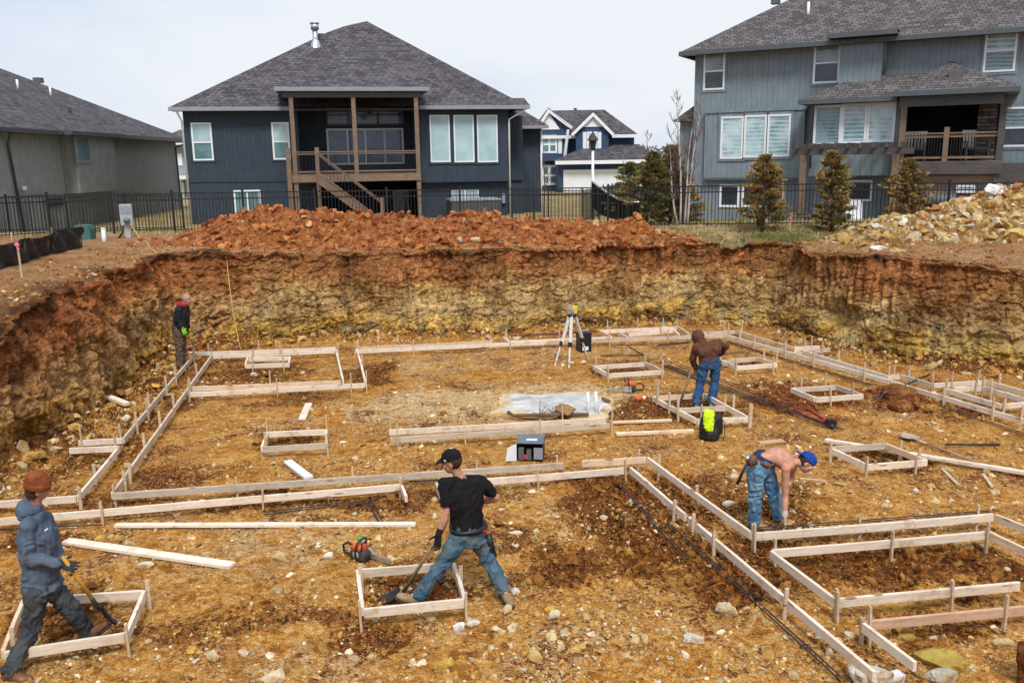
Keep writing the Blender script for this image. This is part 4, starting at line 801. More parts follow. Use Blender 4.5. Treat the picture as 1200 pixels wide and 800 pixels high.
# ---------------------------------------------------------------- tall slate house on the right
def slate_house():
    F = Fac('house', 'tall blue grey three storey house with back porch and pergola on the right', (814, 181), 36, (1200, 175), 30.5); r = F.root; base = 1.75
    ez = F.p((808, 60), .5)[1]; xl = F.p((814, 100))[0]; X = lambda px, d=0.0, py=150: F.p((px, py), d)[0]; Z = lambda px, py, d=0.0: F.p((px, py), d)[1]
    xr = X(1200) + 3.5; zf = Z(890, 208)
    MB().box(xl, xr, 0, .25, base, ez).build('wall', MT['slate'], r)
    MB().box(xl, xl + .25, .25, 9, base, ez).build('wall', MT['slate'], r); MB().box(xr - .25, xr, .25, 9, base, ez).build('wall', MT['slate'], r); MB().box(xl + .25, xr - .25, 8.8, 9, base, ez).build('wall', MT['slate'], r)
    MB().box(xl - .75, xl - .002, .6, 5, base + 2.1, base + 4.1).build('wall', MT['slate'], r); MB().prism([(xl - 1.0, .3, base + 4.1), (xl - .004, .3, base + 4.75), (xl - .004, .3, base + 4.1)], (0, 5, 0)).build('roof', MT['roof3'], r)
    MB().box(X(828), X(944), -.22, -.002, zf, Z(890, 131)).build('wall', MT['slate'], r)
    MB().box(X(828) - .05, X(944) + .05, -.27, -.004, Z(890, 131), Z(890, 131) + .1).build('belt_board', MT['slate'], r); MB().box(X(828) - .02, X(944) + .02, -.25, -.004, zf - .09, zf - .002).build('belt_board', MT['gutterslate'], r)
    # upper bay
    bx0, bx1 = X(985, .5, 60), X(1036, .5, 60); MB().box(bx0, bx1, -.5, -.002, Z(1000, 108), Z(1000, 42, .5)).build('wall', MT['slate'], r)
    # main roof
    sl = .62; o = .55; e0 = Vector((xl - .4, -o, ez)); e1 = Vector((xr + .4, -o, ez)); dep = 5.2
    A = Vector((xl - .4 + dep, -o + dep, ez + sl * dep)); Bq = Vector((xr + .4 - dep, -o + dep, ez + sl * dep)); b0 = Vector((xl - .4, -o + 2 * dep, ez)); b1 = Vector((xr + .4, -o + 2 * dep, ez))
    roof(r, [[e0, e1, Bq, A], [e1, b1, Bq], [b0, e0, A], [b1, b0, A, Bq]], 'roof3')
    MB().box(e0.x, e1.x, -o - .13, -o + .01, ez - .17, ez - .004).build('gutter', MT['gutterslate'], r); MB().box(e0.x, e1.x, -o + .01, 0, ez - .14, ez - .09).build('soffit', MT['gutterslate'], r); MB().box(e0.x - .12, e0.x + .002, -o, b0.y, ez - .17, ez - .006).build('gutter', MT['gutterslate'], r)
    be = Z(1010, 37, 1.0); x0 = bx0 - .4; x1 = bx1 + .45; roof(r, [[Vector((x0, -1.05, be)), Vector((x1, -1.05, be)), Vector(((x0 + x1) / 2 + .2, .9, be + 1.0))], [Vector((x0, .5, be)), Vector((x0, -1.05, be)), Vector(((x0 + x1) / 2 + .2, .9, be + 1.0))], [Vector((x1, -1.05, be)), Vector((x1, .5, be)), Vector(((x0 + x1) / 2 + .2, .9, be + 1.0))]], 'roof3')
    MB().box(x0, x1, -1.17, -1.04, be - .17, be - .004).build('gutter', MT['gutterslate'], r); MB().box(x0, x1, -1.04, 0, be - .15, be - .09).build('soffit', MT['gutterslate'], r)
    MB().tube([(bx1 + .05, -.56, be - .1), (bx1 + .05, -.56, Z(1036, 88, .5))], .05, 8).build('downspout', MT['gutterslate'], r, True)
    # sun room and porch
    d = 1.5; sx0, sx1 = X(950, d), X(1053, d); se = Z(940, 117, d + .5); MB().box(sx0, sx1, -d, -.002, Z(990, 206, d), se).build('wall', MT['slate'], r)
    MB().box(sx0 + .1, sx1, -d + .6, -.002, base, Z(990, 206, d)).build('wall', MT['slate'], r)
    px1 = X(1172, d + .6); D = d + .6; pe = Z(1120, 104, D + .5); fl = Z(1110, 189, D)
    q0 = Vector((X(936, d + .5, 117), -d - .5, se)); q1 = Vector((X(1052, D, 112), -d - .5, se)); ap1 = F.loc((1018, 88), se, .42, d + .5); ap2 = F.loc((1082, 75), se, .42, d + .5)
    roof(r, [[q0, q1, Vector((ap2.x + .6, ap2.y, ap2.z)), ap2, Vector((ap1.x, .4, se + .42 * (d + .9)))], [Vector((q0.x, .3, se)), q0, Vector((ap1.x, .4, se + .42 * (d + .9)))]], 'roof3')
    p0 = Vector((X(1046, D + .5, 107), -D - .5, pe)); p1 = Vector((X(1197, D + .5, 98), -D - .5, pe)); t0 = F.loc((1083, 74), pe, .42, D + .5); t1 = F.loc((1128, 80), pe, .42, D + .5)
    tt0 = Vector((p0.x + 1.6, t0.y, t0.z)); tt1 = Vector((p1.x - 2.2, t0.y, t0.z))
    roof(r, [[p0, p1, tt1, tt0], [p1, Vector((p1.x, .4, pe)), Vector((tt1.x, .5, tt1.z)), tt1], [Vector((p0.x, .4, pe)), p0, tt0]], 'roof3')
    MB().box(q0.x, q1.x, -d - .62, -d - .49, se - .17, se - .004).build('gutter', MT['gutterslate'], r); MB().box(q0.x, q1.x, -d - .49, 0, se - .15, se - .09).build('soffit', MT['gutterslate'], r)
    MB().box(p0.x, p1.x, -D - .62, -D - .49, pe - .17, pe - .004).build('gutter', MT['gutterslate'], r); MB().box(p0.x, p1.x, -D - .49, 0, pe - .16, pe - .1).build('soffit', MT['gutterslate'], r); MB().box(p0.x + .2, p1.x - .4, -D - .1, -D + .12, pe - .5, pe - .162).build('porch_beam', MT['gutterslate'], r)
    MB().tube([(sx0 + .05, -d - .5, se - .1), (sx0 + .05, -d - .06, se - .5), (sx0 + .05, -d - .06, base + 2.2)], .05, 8).build('downspout', MT['gutterslate'], r, True)
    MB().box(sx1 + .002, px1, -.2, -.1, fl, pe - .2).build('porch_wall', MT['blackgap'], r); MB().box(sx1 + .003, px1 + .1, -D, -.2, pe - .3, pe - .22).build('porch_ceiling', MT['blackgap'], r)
    cx0 = X(1145, .8); MB().box(cx0, px1 - .1, -1.2, -.21, fl, pe - .3).build('stone_chimney', MT['ledge'], r)
    for px, mt in ((1058, 'cedarwarm'), (1174, 'cedargrey')): a = X(px, D); MB().box(a - .1, a + .1, -D - .1, -D + .1, base, pe - .5).build('post', MT[mt], r)
    MB().box(sx1 + .004, px1 + .15, -D - .12, -.2, fl - .06, fl).build('deck_floor', MT['cedar'], r); MB().box(sx1 + .006, px1 + .15, -D - .17, -D - .125, fl - .42, fl - .02).build('deck_beam', MT['cedargrey'], r)
    a, b = X(1060, D), px1; rl = MB().bar((a, -D, fl + .92), (b, -D, fl + .92), .13, .05).bar((a, -D, fl + .82), (b, -D, fl + .82), .05, .08).bar((a, -D, fl + .12), (b, -D, fl + .12), .05, .08).build('railing', MT['cedarwarm'], r); m = MB()
    for i in range(34): xx = a + (b - a) * (i + .5) / 34; m.box(xx - .011, xx + .011, -D - .011, -D + .011, fl + .12, fl + .86)
    m.build('balusters', MT['black'], rl); xx = X(1110, D); MB().box(xx - .08, xx + .08, -D - .09, -D + .09, fl - .1, fl + 1.12).build('rail_post', MT['cedar'], r)
    MB().bar((px1, -D, fl + .92), (px1, 0, fl + .92), .13, .05).build('railing', MT['cedar'], r)
    # boarded skirt under the deck
    z = base; i = 0
    while z < fl - .45: MB().box(X(1056, D), px1 + .1, -D + .02, -D + .05, z, z + .205).build('skirt_board', MT[('cedarwarm', 'cedar', 'cedargrey', 'cedarwarm', 'cedar')[i % 5]], r); z += .215; i += 1
    MB().box(px1 + .12, px1 + 3.5, -.9, -.86, base, Z(1190, 191, 1)).build('skirt_board', MT['cedargrey'], r)
    # windows
    F.window((825.5, 60.5, 849, 105), 0, 'stripedk', 'darkglass', surround='slate'); F.window((955, 49, 983, 97), 0, 'stripedk', 'darkglass', surround='slate'); F.window((1156, 33.5, 1189, 83.5), 0, 'stripe', 'stripedk', surround='slate'); F.window((1176, 126, 1203, 172), 0, 'stripedk', 'darkglass', surround='slate')
    for a, b, c in ((845.5, 870, 137), (873, 897, 135.5), (900.5, 925, 134.5)): F.window((a, c, b, c + 49), .24, 'stripe', w=.07, surround='slate')
    for a, b, c in ((955, 985, 124), (988, 1014.5, 122), (1018, 1047.5, 120.5)): F.window((a, c, b, c + 46), d + .02, 'stripe' if a > 960 else 'stripedk', w=.08)
    F.window((843.5, 216, 866, 243), 0, 'darkglass', w=.09); F.window((870, 215.5, 919, 243), 0, 'darkglass', None, (.5,), w=.09); F.window((993, 211, 1021, 236), .92, 'darkglass', w=.08); F.window((1121, 217, 1142, 226), D + .02, 'stripe', w=.06)
    # roof furniture
    for px in ((947, 16), ): q = F.loc(px, ez, sl, o); MB().tube([(q.x, q.y, q.z - .3), (q.x, q.y, q.z + .42)], .055, 8).build('vent_pipe', MT['white'], r, True)
    for px in ((935, 21), (909, 2)): q = F.loc(px, ez, sl, o); MB().box(q.x - .16, q.x + .16, q.y - .16, q.y + .16, q.z - .1, q.z + .16).build('roof_vent', MT['vent'], r)
    for px, zz, dd in (((1120, 89), pe, D + .5),): q = F.loc(px, zz, .42, dd); MB().box(q.x - .2, q.x + .2, q.y - .2, q.y + .2, q.z - .1, q.z + .22).build('roof_vent', MT['vent'], r)
    F.geo = dict(D=D, d=d, fl=fl, base=base, X=X, Z=Z, px1=px1); return F
SLATE = slate_house()
def slate_yard():
    F = SLATE; G = F.geo; X, Z, D, fl, base = G['X'], G['Z'], G['D'], G['fl'], G['base']; rz = F.root.rotation_euler.z
    W = lambda x, y, z: F.o + F.u * x + F.nin * y + Vector((0, 0, z))
    # pergola
    y0, y1 = -4.2, -1.9; a, b = X(931, 4.2, 178), X(1062, 4.2, 178); zt = Z(1000, 177, 4.2); pg = thing('pergola', 'weathered timber pergola with notched rafters beside the porch of the blue grey house', 'pergola', W(a, y0, base), rz); L = b - a
    for y in (0.0, 2.0): MB().box(-.1, L + .1, y - .04, y + .04, zt - base - .12, zt - base + .1).build('beam', MT['cedargrey'], pg)
    for i in range(9): xx = .15 + (L - .3) * i / 8; MB().box(xx - .03, xx + .03, -.35, 2.35, zt - base + .101, zt - base + .27).build('rafter', MT['cedargrey'], pg)
    for px in (941, 1049): xx = X(px, 4.2, 200) - a; MB().box(xx - .1, xx + .1, -.09, .09, -.2, zt - base - .121).build('post', MT['cedar'], pg); MB().box(xx - .3, xx + .3, -.28, .28, -.2, .75).build('stone_pier', MT['ledge'], pg)
    # porch chairs and grill
    for i, (px, nm) in enumerate(((1071, 'pale striped porch chair behind the railing nearest the corner post'), (1142, 'pale striped porch chair in front of the stone chimney'))):
        t = thing('porch_chair', nm, 'chair', W(X(px, D - .7, 180), -D + .7, fl), rz + .3 * i, 'chairs on the porch'); m = MB()
        for k in range(7): m.box(-.33 + k * .1, -.27 + k * .1, .26, .30, .42, .98)
        m.box(-.36, .36, .25, .31, .96, 1.02); m.build('backrest', MT['chairgrey'], t); MB().box(-.36, .36, -.32, .3, .38, .45).build('seat', MT['vent'], t)
        for sx in (-1, 1):
            MB().box(sx * .36 - .03, sx * .36 + .03, -.32, .3, .6, .65).build('armrest', MT['vent'], t)
            for sy in (-.3, .28): MB().box(sx * .34 - .025, sx * .34 + .025, sy - .025, sy + .025, 0, .6).build('leg', MT['vent'], t)
    t = thing('grill', 'black covered grill standing below the porch of the blue grey house', 'grill', W(X(1101, D + .5, 215), -D - .5, base), rz)
    MB().loft([((0, 0, .98), (.62, 0, 0), (0, .3, 0)), ((0, 0, 1.2), (.6, 0, 0), (0, .3, 0)), ((0, 0, 1.36), (.5, 0, 0), (0, .2, 0))], 16, 3).build('lid', MT['gutterslate'], t, True); MB().box(-.5, .5, -.26, .26, .35, .97).build('cabinet', MT['black'], t)
    for sx in (-.44, .44): MB().box(sx - .03, sx + .03, -.2, .2, 0, .35).build('leg', MT['black'], t)
    x0 = X(996, 4.4, 240); t = thing('patio_chair', 'white plastic patio chair under the pergola', 'chair', W(x0, -3.6, base + .1), rz)
    MB().box(-.28, .28, -.28, .28, .4, .45).build('seat', MT['white'], t); MB().loft([((0, .27, .45), (.28, 0, 0), (0, .03, 0)), ((0, .36, .95), (.26, 0, 0), (0, .03, 0)), ((0, .38, 1.05), (.15, 0, 0), (0, .03, 0))], 12).build('backrest', MT['white'], t)
    for sx in (-.25, .25):
        for sy in (-.25, .25): MB().tube([(sx, sy, .4), (sx * 1.15, sy * 1.15, 0)], .025).build('leg', MT['white'], t)
slate_yard()

# ---------------------------------------------------------------- blue house far behind between the two
def blue_house():
    Y = 72; F = Fac('house', 'bright blue house with white gables and garage far behind between two nearer houses', (626, 184), Y, (770, 183), Y); r = F.root; base = 1.2
    X = lambda px, d=0.0: F.p((px, 180), d)[0]; Z = lambda py, d=0.0: F.p((690, py), d)[1]
    def gable(x0, x1, xp, ye, yp, y0, d):
        pe, pp = Z(ye, d), Z(yp, d); a, b, c = X(x0, d), X(x1, d), X(xp, d); m = MB(); P = [(a, -d, Z(y0, d)), (b, -d, Z(y0, d)), (b, -d, pe), (c, -d, pp), (a, -d, pe)]; m.prism(P, (0, 4, 0)); m.build('wall', MT['blue'], r)
        o = .35; e = MB(); s = (pp - pe) / (c - a)
        e.bar((a - o, -d - .2, pe - s * o + .12), (c + .05, -d - .2, pp + .16), .24, .24).bar((b + o, -d - .2, pe - (pp - pe) / (b - c) * o + .12), (c - .05, -d - .201, pp + .161), .24, .24); e.build('gable_trim', MT['white'], r)
        MB().prism([(c - .9, -d - .06, pp - .9 * s + .0), (c + .9, -d - .06, pp - .9 * s), (c, -d - .06, pp)], (0, .05, 0)).build('gable_panel', MT['white'], r)
        roof(r, [[Vector((a - o, -d - .35, pe - s * o + .3)), Vector((c, -d - .35, pp + .34)), Vector((c, 4, pp + .34)), Vector((a - o, 4, pe - s * o + .3))], [Vector((c, -d - .352, pp + .342)), Vector((b + o, -d - .352, pe - s * o + .3)), Vector((b + o, 4, pe - s * o + .3)), Vector((c, 4, pp + .342))]], 'roof2')
    MB().box(X(626), X(743), 0, 9, base, Z(156)).build('wall', MT['blue'], r)
    gable(632, 665, 643, 148, 131, 188, .5); gable(675, 713, 694.5, 155, 136, 187, 1.2)
    ez = Z(158.5); P = Vector; xl, xr = X(618), X(746); apz = Z(129, -5)
    roof(r, [[P((xl, -.6, ez)), P((xr, -.6, ez)), P((X(708, -5), 5, apz)), P((X(640, -5), 5, apz))], [P((xr, -.6, ez)), P((xr, 10, ez)), P((X(708, -5), 5, apz))], [P((xr, 10, ez)), P((xl, 10, ez)), P((X(640, -5), 5, apz)), P((X(708, -5), 5, apz))]], 'roof2')
    MB().box(X(716), xr, -.75, -.6, ez - .25, ez - .004).build('fascia', MT['white'], r); MB().box(xl, X(676), -.75, -.6, ez - .25, ez - .005).build('fascia', MT['white'], r)
    # garage wing
    d = 4.0; MB().box(X(654, d), X(768, d), -d, -.002, base, Z(189, d)).build('wall', MT['blue'], r); gz_ = Z(188, d + .5); tz = Z(170, 0)
    roof(r, [[P((X(650, d), -d - .6, gz_)), P((X(772, d), -d - .6, gz_)), P((X(748, 0), -.2, tz)), P((X(690, 0), -.2, tz))], [P((X(772, d), -d - .6, gz_)), P((X(772, d), 5, gz_)), P((X(748, 0), 3, tz)), P((X(748, 0), -.2, tz))], [P((X(650, d), 0, gz_)), P((X(650, d), -d - .6, gz_)), P((X(690, 0), -.2, tz))]], 'roof2')
    MB().box(X(650, d), X(772, d), -d - .75, -d - .59, gz_ - .28, gz_ - .004).build('fascia', MT['white'], r)
    g = MB()
    x0, x1, z0, z1 = F.rect((664, 203, 724, 231), d); MB().box(x0, x1, -d - .06, -d - .01, base, z1).build('garage_door', MT['white'], r); m = MB(); m.box(x0 - .25, x0 - .002, -d - .12, -d - .01, base, z1 + .25).box(x1 + .002, x1 + .25, -d - .12, -d - .01, base, z1 + .25).box(x0 - .002, x1 + .002, -d - .12, -d - .01, z1 + .001, z1 + .25); m.build('door_frame', MT['white'], r)
    x0, x1, z0, z1 = F.rect((727, 203, 752, 231), d); MB().box(x0, x1, -d - .06, -d - .01, base, z1).build('garage_door', MT['white'], r); MB().box(X(657.5, d), X(664, d) - .26, -d - .2, -d - .01, base, Z(216, d)).build('stone_pier', MT['ledge'], r)
    F.window((634.5, 158.5, 653, 179.5), .5, 'blind', 'teal', (.5,), w=.16); x0, x1, z0, z1 = F.rect((654, 159, 658.5, 180), .5); MB().box(x0, x1, -.56, -.51, z0, z1).build('shutter', MT['white'], r)
    F.window((687.5, 154.5, 700, 177.5), 1.2, 'blind', 'teal', (), w=.16)
    for a, b in ((683, 687), (700.5, 704.5)): x0, x1, z0, z1 = F.rect((a, 155, b, 177.5), 1.2); MB().box(x0, x1, -1.26, -1.21, z0, z1).build('shutter', MT['white'], r)
    F.window((634.5, 193.5, 655, 217), .05, 'teal', 'teal', (.45,), w=.2); MB().tube([(X(679.5), 5, apz - .4), (X(679.5), 5, Z(126.5, -5))], .14).build('flue_pipe', MT['vent'], r)
    x = X(656.5, .6); MB().tube([(x + .6, -1.3, Z(152, .6)), (x + .3, -1.0, Z(188, .6)), (x + .3, -1.0, base)], .12).build('downspout', MT['white'], r)
blue_house()
def far_houses():
    F = Fac('house', 'pale grey house half hidden in the gap between the two left houses', (190, 190), 70, (216, 190), 70); r = F.root
    X = lambda px: F.p((px, 190))[0]; Z = lambda py: F.p((203, py))[1]; P = Vector
    MB().box(X(196), X(226), 0, 6, 1, Z(168)).build('wall', MT['palegrey'], r); roof(r, [[P((X(180), -.6, Z(168))), P((X(226), -.6, Z(168))), P((X(226), 4, Z(150))), P((X(192), 4, Z(150)))]], 'roof3'); MB().box(X(180), X(226), -.75, -.6, Z(170), Z(168)).build('fascia', MT['white'], r)
    F.window((208, 180, 214, 194), .02, 'teal', w=.15); F.window((209, 210, 217, 235), .02, 'white', w=.2, name='door'); MB().box(X(200), X(226), -1.2, -.1, Z(210), Z(206)).build('porch_roof', MT['white'], r)
    MB().box(X(206), X(207.5), -1.1, -.9, 1, Z(210)).build('post', MT['white'], r)
    F = Fac('house', 'low grey roofed house far off behind the bare birch clump', (760, 183), 95, (806, 182), 95); r = F.root; X = lambda px: F.p((px, 190))[0]; Z = lambda py: F.p((785, py))[1]
    MB().box(X(764), X(815), 0, 6, 0.5, Z(203)).build('wall', MT['palegrey'], r); roof(r, [[P((X(760), -.6, Z(203))), P((X(820), -.6, Z(203))), P((X(820), 5, Z(189))), P((X(768), 5, Z(190)))]], 'roof2'); F.window((790, 208, 797, 220), .02, 'teal', w=.2)
far_houses()
# ---------------------------------------------------------------- fences
def fence(name, label, pts, h=1.25, spacing=.105, post_at=2.2, group=None, zoff=0.0):
    """black picket fence through ground points; posts are parts, pickets and rails of each run one panel"""
    pts = [Vector((p[0], p[1], gz(p[0], p[1]) + zoff if len(p) < 3 else p[2])) for p in pts]; o = pts[0]; t = thing(name, label, 'fence', o, 0, group)
    for a, b in zip(pts[:-1], pts[1:]):
        a = a - o; b = b - o; L = (b - a).length; n = max(1, round(L / post_at)); d = (b - a) / n
        for i in range(n + 1):
            p = a + d * i
            if i < n or b + o == pts[-1] or True:
                if not (i == 0 and a.length > 0): MB().box(p.x - .03, p.x + .03, p.y - .03, p.y + .03, p.z - .1, p.z + h + .06).box(p.x - .038, p.x + .038, p.y - .038, p.y + .038, p.z + h + .061, p.z + h + .085).build('post', MT['black'], t)
            if i == n: break
            q = p + d; m = MB()
            for zz in (h - .02, h - .2, .1): m.bar((p.x, p.y, p.z + zz), (q.x, q.y, q.z + zz), .026, .032)
            k = int(d.length / spacing)
            for j in range(1, k):
                c = p + d * (j / k); m.box(c.x - .008, c.x + .008, c.y - .008, c.y + .008, c.z + .04, c.z + h)
            m.build('panel', MT['black'], t)
    return t
gp = lambda px, y: (aty(px, y).x, y)
FR = [gp((205, 270), 27.6), gp((800, 268), 26.6), gp((985, 268), 26.0), gp((1110, 250), 25.2), gp((1260, 240), 24.4)]
fence('fence', 'long black picket fence behind the mound and in front of the blue grey house', FR)
FL = [gp((-80, 276), 25.0), gp((60, 274), 27.2), gp((205, 270), 28.4)]
fence('fence', 'black picket fence at left behind the dirt and utility pedestal', FL)
fence('fence', 'black picket fence set further back in front of the left grey green house', [gp((-60, 262), 30.5), gp((215, 258), 31.5)])
fence('fence', 'low black picket fence on the rise before the blue house', [gp((600, 262), 33), gp((682, 262), 36), gp((735, 250), 47)], 1.3)

# curved black fabric screen fence in the middle gap
def screen():
    t = thing('fabric_fence', 'curved black fabric covered fence dropping behind the right end of the mound', 'fence', (aty((720, 240), 31).x, 31, 0)); o = Vector(t.location)
    top = [(694, 213), (702, 219), (712, 226), (724, 233), (736, 237), (749, 237)]; bot = [(694, 243), (702, 250), (712, 255), (724, 258), (736, 258), (749, 258)]; ys = [31.5, 30.6, 29.7, 28.9, 28.1, 27.7]; A = [aty(p, y) - o for p, y in zip(top, ys)]; B = [aty(p, y) - o for p, y in zip(bot, ys)]
    m = MB()
    for i in range(5): m.poly([B[i], B[i + 1], A[i + 1], A[i]])
    m.build('fabric', MT['blackgap'], t)
    m = MB().tube(A, .035, 6); m.build('top_rail', MT['metal'], t, True)
    for a, b in zip(A, B): MB().tube([b - Vector((0, 0, .5)), a], .03, 6).build('post', MT['black'], t)
screen()

# ---------------------------------------------------------------- silt fence, pedestal, transformer, pipe stake, flags
def silt_fence():
    top = [(-60, 290), (0, 287), (30, 279), (57, 276), (62, 270), (95, 265)]; bot = [(-60, 330), (0, 316), (30, 307), (57, 299), (64, 298), (97, 290)]
    P = [(g(b, 2.33).x, g(b, 2.33).y) for b in bot]; o = Vector((*P[2], gz(*P[2]))); t = thing('silt_fence', 'sagging black silt fence along the dirt at the left edge', 'silt fence', o); rng = random.Random(4); V = []; F = []; n = 0
    A = []; B = []
    for (bx, by), tp in zip(P, top): z = gz(bx, by); q = aty(tp, by); A.append(Vector((q.x, by, max(q.z, z + .3))) - o); B.append(Vector((bx, by, z - .06)) - o)
    NR = 8
    cols = []
    for i in range(len(A) - 1):
        for k in range(12): f = k / 12; cols.append((A[i].lerp(A[i + 1], f), B[i].lerp(B[i + 1], f), abs(f - .5)))
    cols.append((A[-1], B[-1], .5))
    for i, (a, b, s) in enumerate(cols):
        for j in range(NR + 1):
            f = j / NR; p = b.lerp(a, f); w = .05 * math.sin(i * 1.1 + j * .7) + .04 * rng.uniform(-1, 1); p = p + Vector((w, w * .8, -(.5 - s) * .06 * f)); V.append(p)
    mt = plain('black_fabric', (.016, .017, .022), .55, .4, 0, .3, 3)
    npmesh('fabric', np.array([v[:] for v in V]), grid_faces(len(cols), NR + 1), mt, t, True)
    for i in range(len(A)):
        MB().bar(B[i] + Vector((0, -.05, -.1)), A[i] + Vector((0, -.05, .08)), .035, .035).build('stake', MT['cedar'], t)
silt_fence()
PINK = plain('pink_ribbon', (.85, .16, .30), .6, .3, 0, .05); GREENBOX = plain('green_enamel', (.05, .135, .115), .5, .4, 0, .12); GREYBOX = plain('grey_enamel', (.38, .40, .41), .5, .4, 0, .1); PVC = plain('white_pvc', (.72, .76, .80), .4, .4, 0, .08)
PINE = mat_wood('fresh_pine', (.84, .665, .48), (.66, .475, .31), .55); PINEPALE = mat_wood('pale_pine', (.90, .79, .66), (.76, .61, .46), .5); PINEGREY = mat_wood('weathered_pine', (.70, .60, .48), (.52, .42, .31), .55); PINERED = mat_wood('reddish_pine', (.62, .42, .29), (.48, .30, .19), .3); STAKE = mat_wood('stake_pine', (.70, .56, .39), (.52, .38, .24), .4)
def marker(px_top, px_foot, z, label, ribbon=True, pipe=False, w=.035):
    f = g(px_foot, z); zz = gz(f.x, f.y); q = aty(px_top, f.y); t = thing('marker_stake', label, 'marker stake', (f.x, f.y, zz)); h = q.z - zz
    if pipe: MB().tube([(0, 0, -.2), (q.x - f.x, 0, h)], .06, 12).build('pipe', PVC, t, True); MB().tube([(q.x - f.x, 0, h + .001), (q.x - f.x, 0, h + .03)], .068, 12).build('cap', PVC, t, True)
    else:
        MB().bar((0, 0, -.2), (q.x - f.x, 0, h), w, w * .6).build('stake', STAKE, t)
        if ribbon: x = (q.x - f.x); MB().bar((x * .95, -.02, h * .93), (x + .03, -.04, h * .80), .05, .006, (0, 1, 0)).bar((x - .03, -.025, h * .97), (x + .035, -.025, h * .9), .05, .05).build('ribbon', PINK, t)
marker((20, 284), (25, 317), 2.45, 'leaning wooden stake with pink ribbon before the black silt fence'); marker((121, 268), (122, 284), 2.3, 'white plastic pipe stub standing beside the green transformer box', pipe=True)
marker((926, 254), (926, 271), 2.3, 'thin stake with pink ribbon between two evergreens by the fence', True, False, .03); marker((13, 272), (14, 284), 2.3, 'short bare stake behind the silt fence', False)
def pedestal():
    f = g((151, 279), 2.32); z = gz(f.x, f.y); t = thing('meter_pedestal', 'grey electric meter pedestal on a post in front of the left fence', 'meter pedestal', (f.x, f.y, z), .25); s = 1 / (CF / f.y)
    h = (280 - 242) * s; w = .17
    MB().box(-w, w, -.09, .09, h * .36, h).build('cabinet', GREYBOX, t, bevel=.012); MB().box(-.08, .08, -.06, .06, -.2, h * .36 - .002).build('post', GREYBOX, t)
    MB().tube([(0.02, -.09, h * .52), (.02, -.2, h * .52)], .09, 18).build('meter', MT['teal'], t, True); MB().box(-w * .8, w * .8, -.102, -.092, h * .72, h * .95).build('door', MT['gutter'], t)
    MB().tube([(-.1, -.02, h * .36), (-.16, -.06, .12), (-.3, -.1, -.05)], .03, 8).build('conduit', MT['black'], t, True)
    r = random.Random(2); a = Vector((f.x + .1, f.y - .1, z + .45)); b = g((188, 297), 2.25); pts = []
    for i in range(15): k = i / 14; p = a.lerp(b, k); pts.append((p.x + .12 * math.sin(k * 5), p.y, max(gz(p.x, p.y) + .02, p.z - .9 * math.sin(k * 3.14) * .5)))
    m = MB().tube(pts, .012, 6).build('cable', plain('yellow_line', (.62, .44, .12), .6), None, True); tag(m, 'yellow cable running from the meter pedestal across the dirt to the mound', 'cable')
    f = g((100, 283), 2.3); z = gz(f.x, f.y); t = thing('transformer_box', 'small green utility box on the ground between silt fence and white pipe', 'utility box', (f.x, f.y, z), .1); MB().prism([(-.24, -.22, -.05), (.24, -.22, -.05), (.24, -.22, .30), (.18, -.22, .44), (-.18, -.22, .44), (-.24, -.22, .30)], (0, .44, 0)).build('body', GREENBOX, t, fix=True); MB().box(-.28, .28, -.27, .27, -.08, .02).build('pad', MT['gutter'], t)
pedestal()
def lamp_post():
    Y = 50; b = aty((694.5, 232), Y); tp = aty((692.5, 153), Y); zb = 1.6; t = thing('street_lamp', 'white post street lamp with black lantern in front of the blue house', 'street lamp', (b.x, Y, zb)); h = tp.z - zb; s = Y / CF
    MB().tube([(0, 0, 0), (0, 0, .3), (0, 0, h - 22 * s)], [.14, .085, .075], 12).build('pole', MT['white'], t, True)
    z0 = h - 22 * s; MB().loft([((0, 0, z0), (.1, 0, 0), (0, .1, 0)), ((0, 0, z0 + 2 * s), (.16, 0, 0), (0, .16, 0))], 12).build('collar', MT['black'], t); MB().loft([((0, 0, z0 + 2 * s), (.15, 0, 0), (0, .15, 0)), ((0, 0, z0 + 11 * s), (.24, 0, 0), (0, .24, 0))], 8).build('lantern', MT['darkglass'], t); MB().loft([((0, 0, z0 + 11 * s + .002), (.34, 0, 0), (0, .34, 0)), ((0, 0, z0 + 16 * s), (.16, 0, 0), (0, .16, 0)), ((0, 0, z0 + 19 * s), (.06, 0, 0), (0, .06, 0)), ((0, 0, h), (.02, 0, 0), (0, .02, 0))], 12).build('lantern_roof', MT['black'], t)
lamp_post()

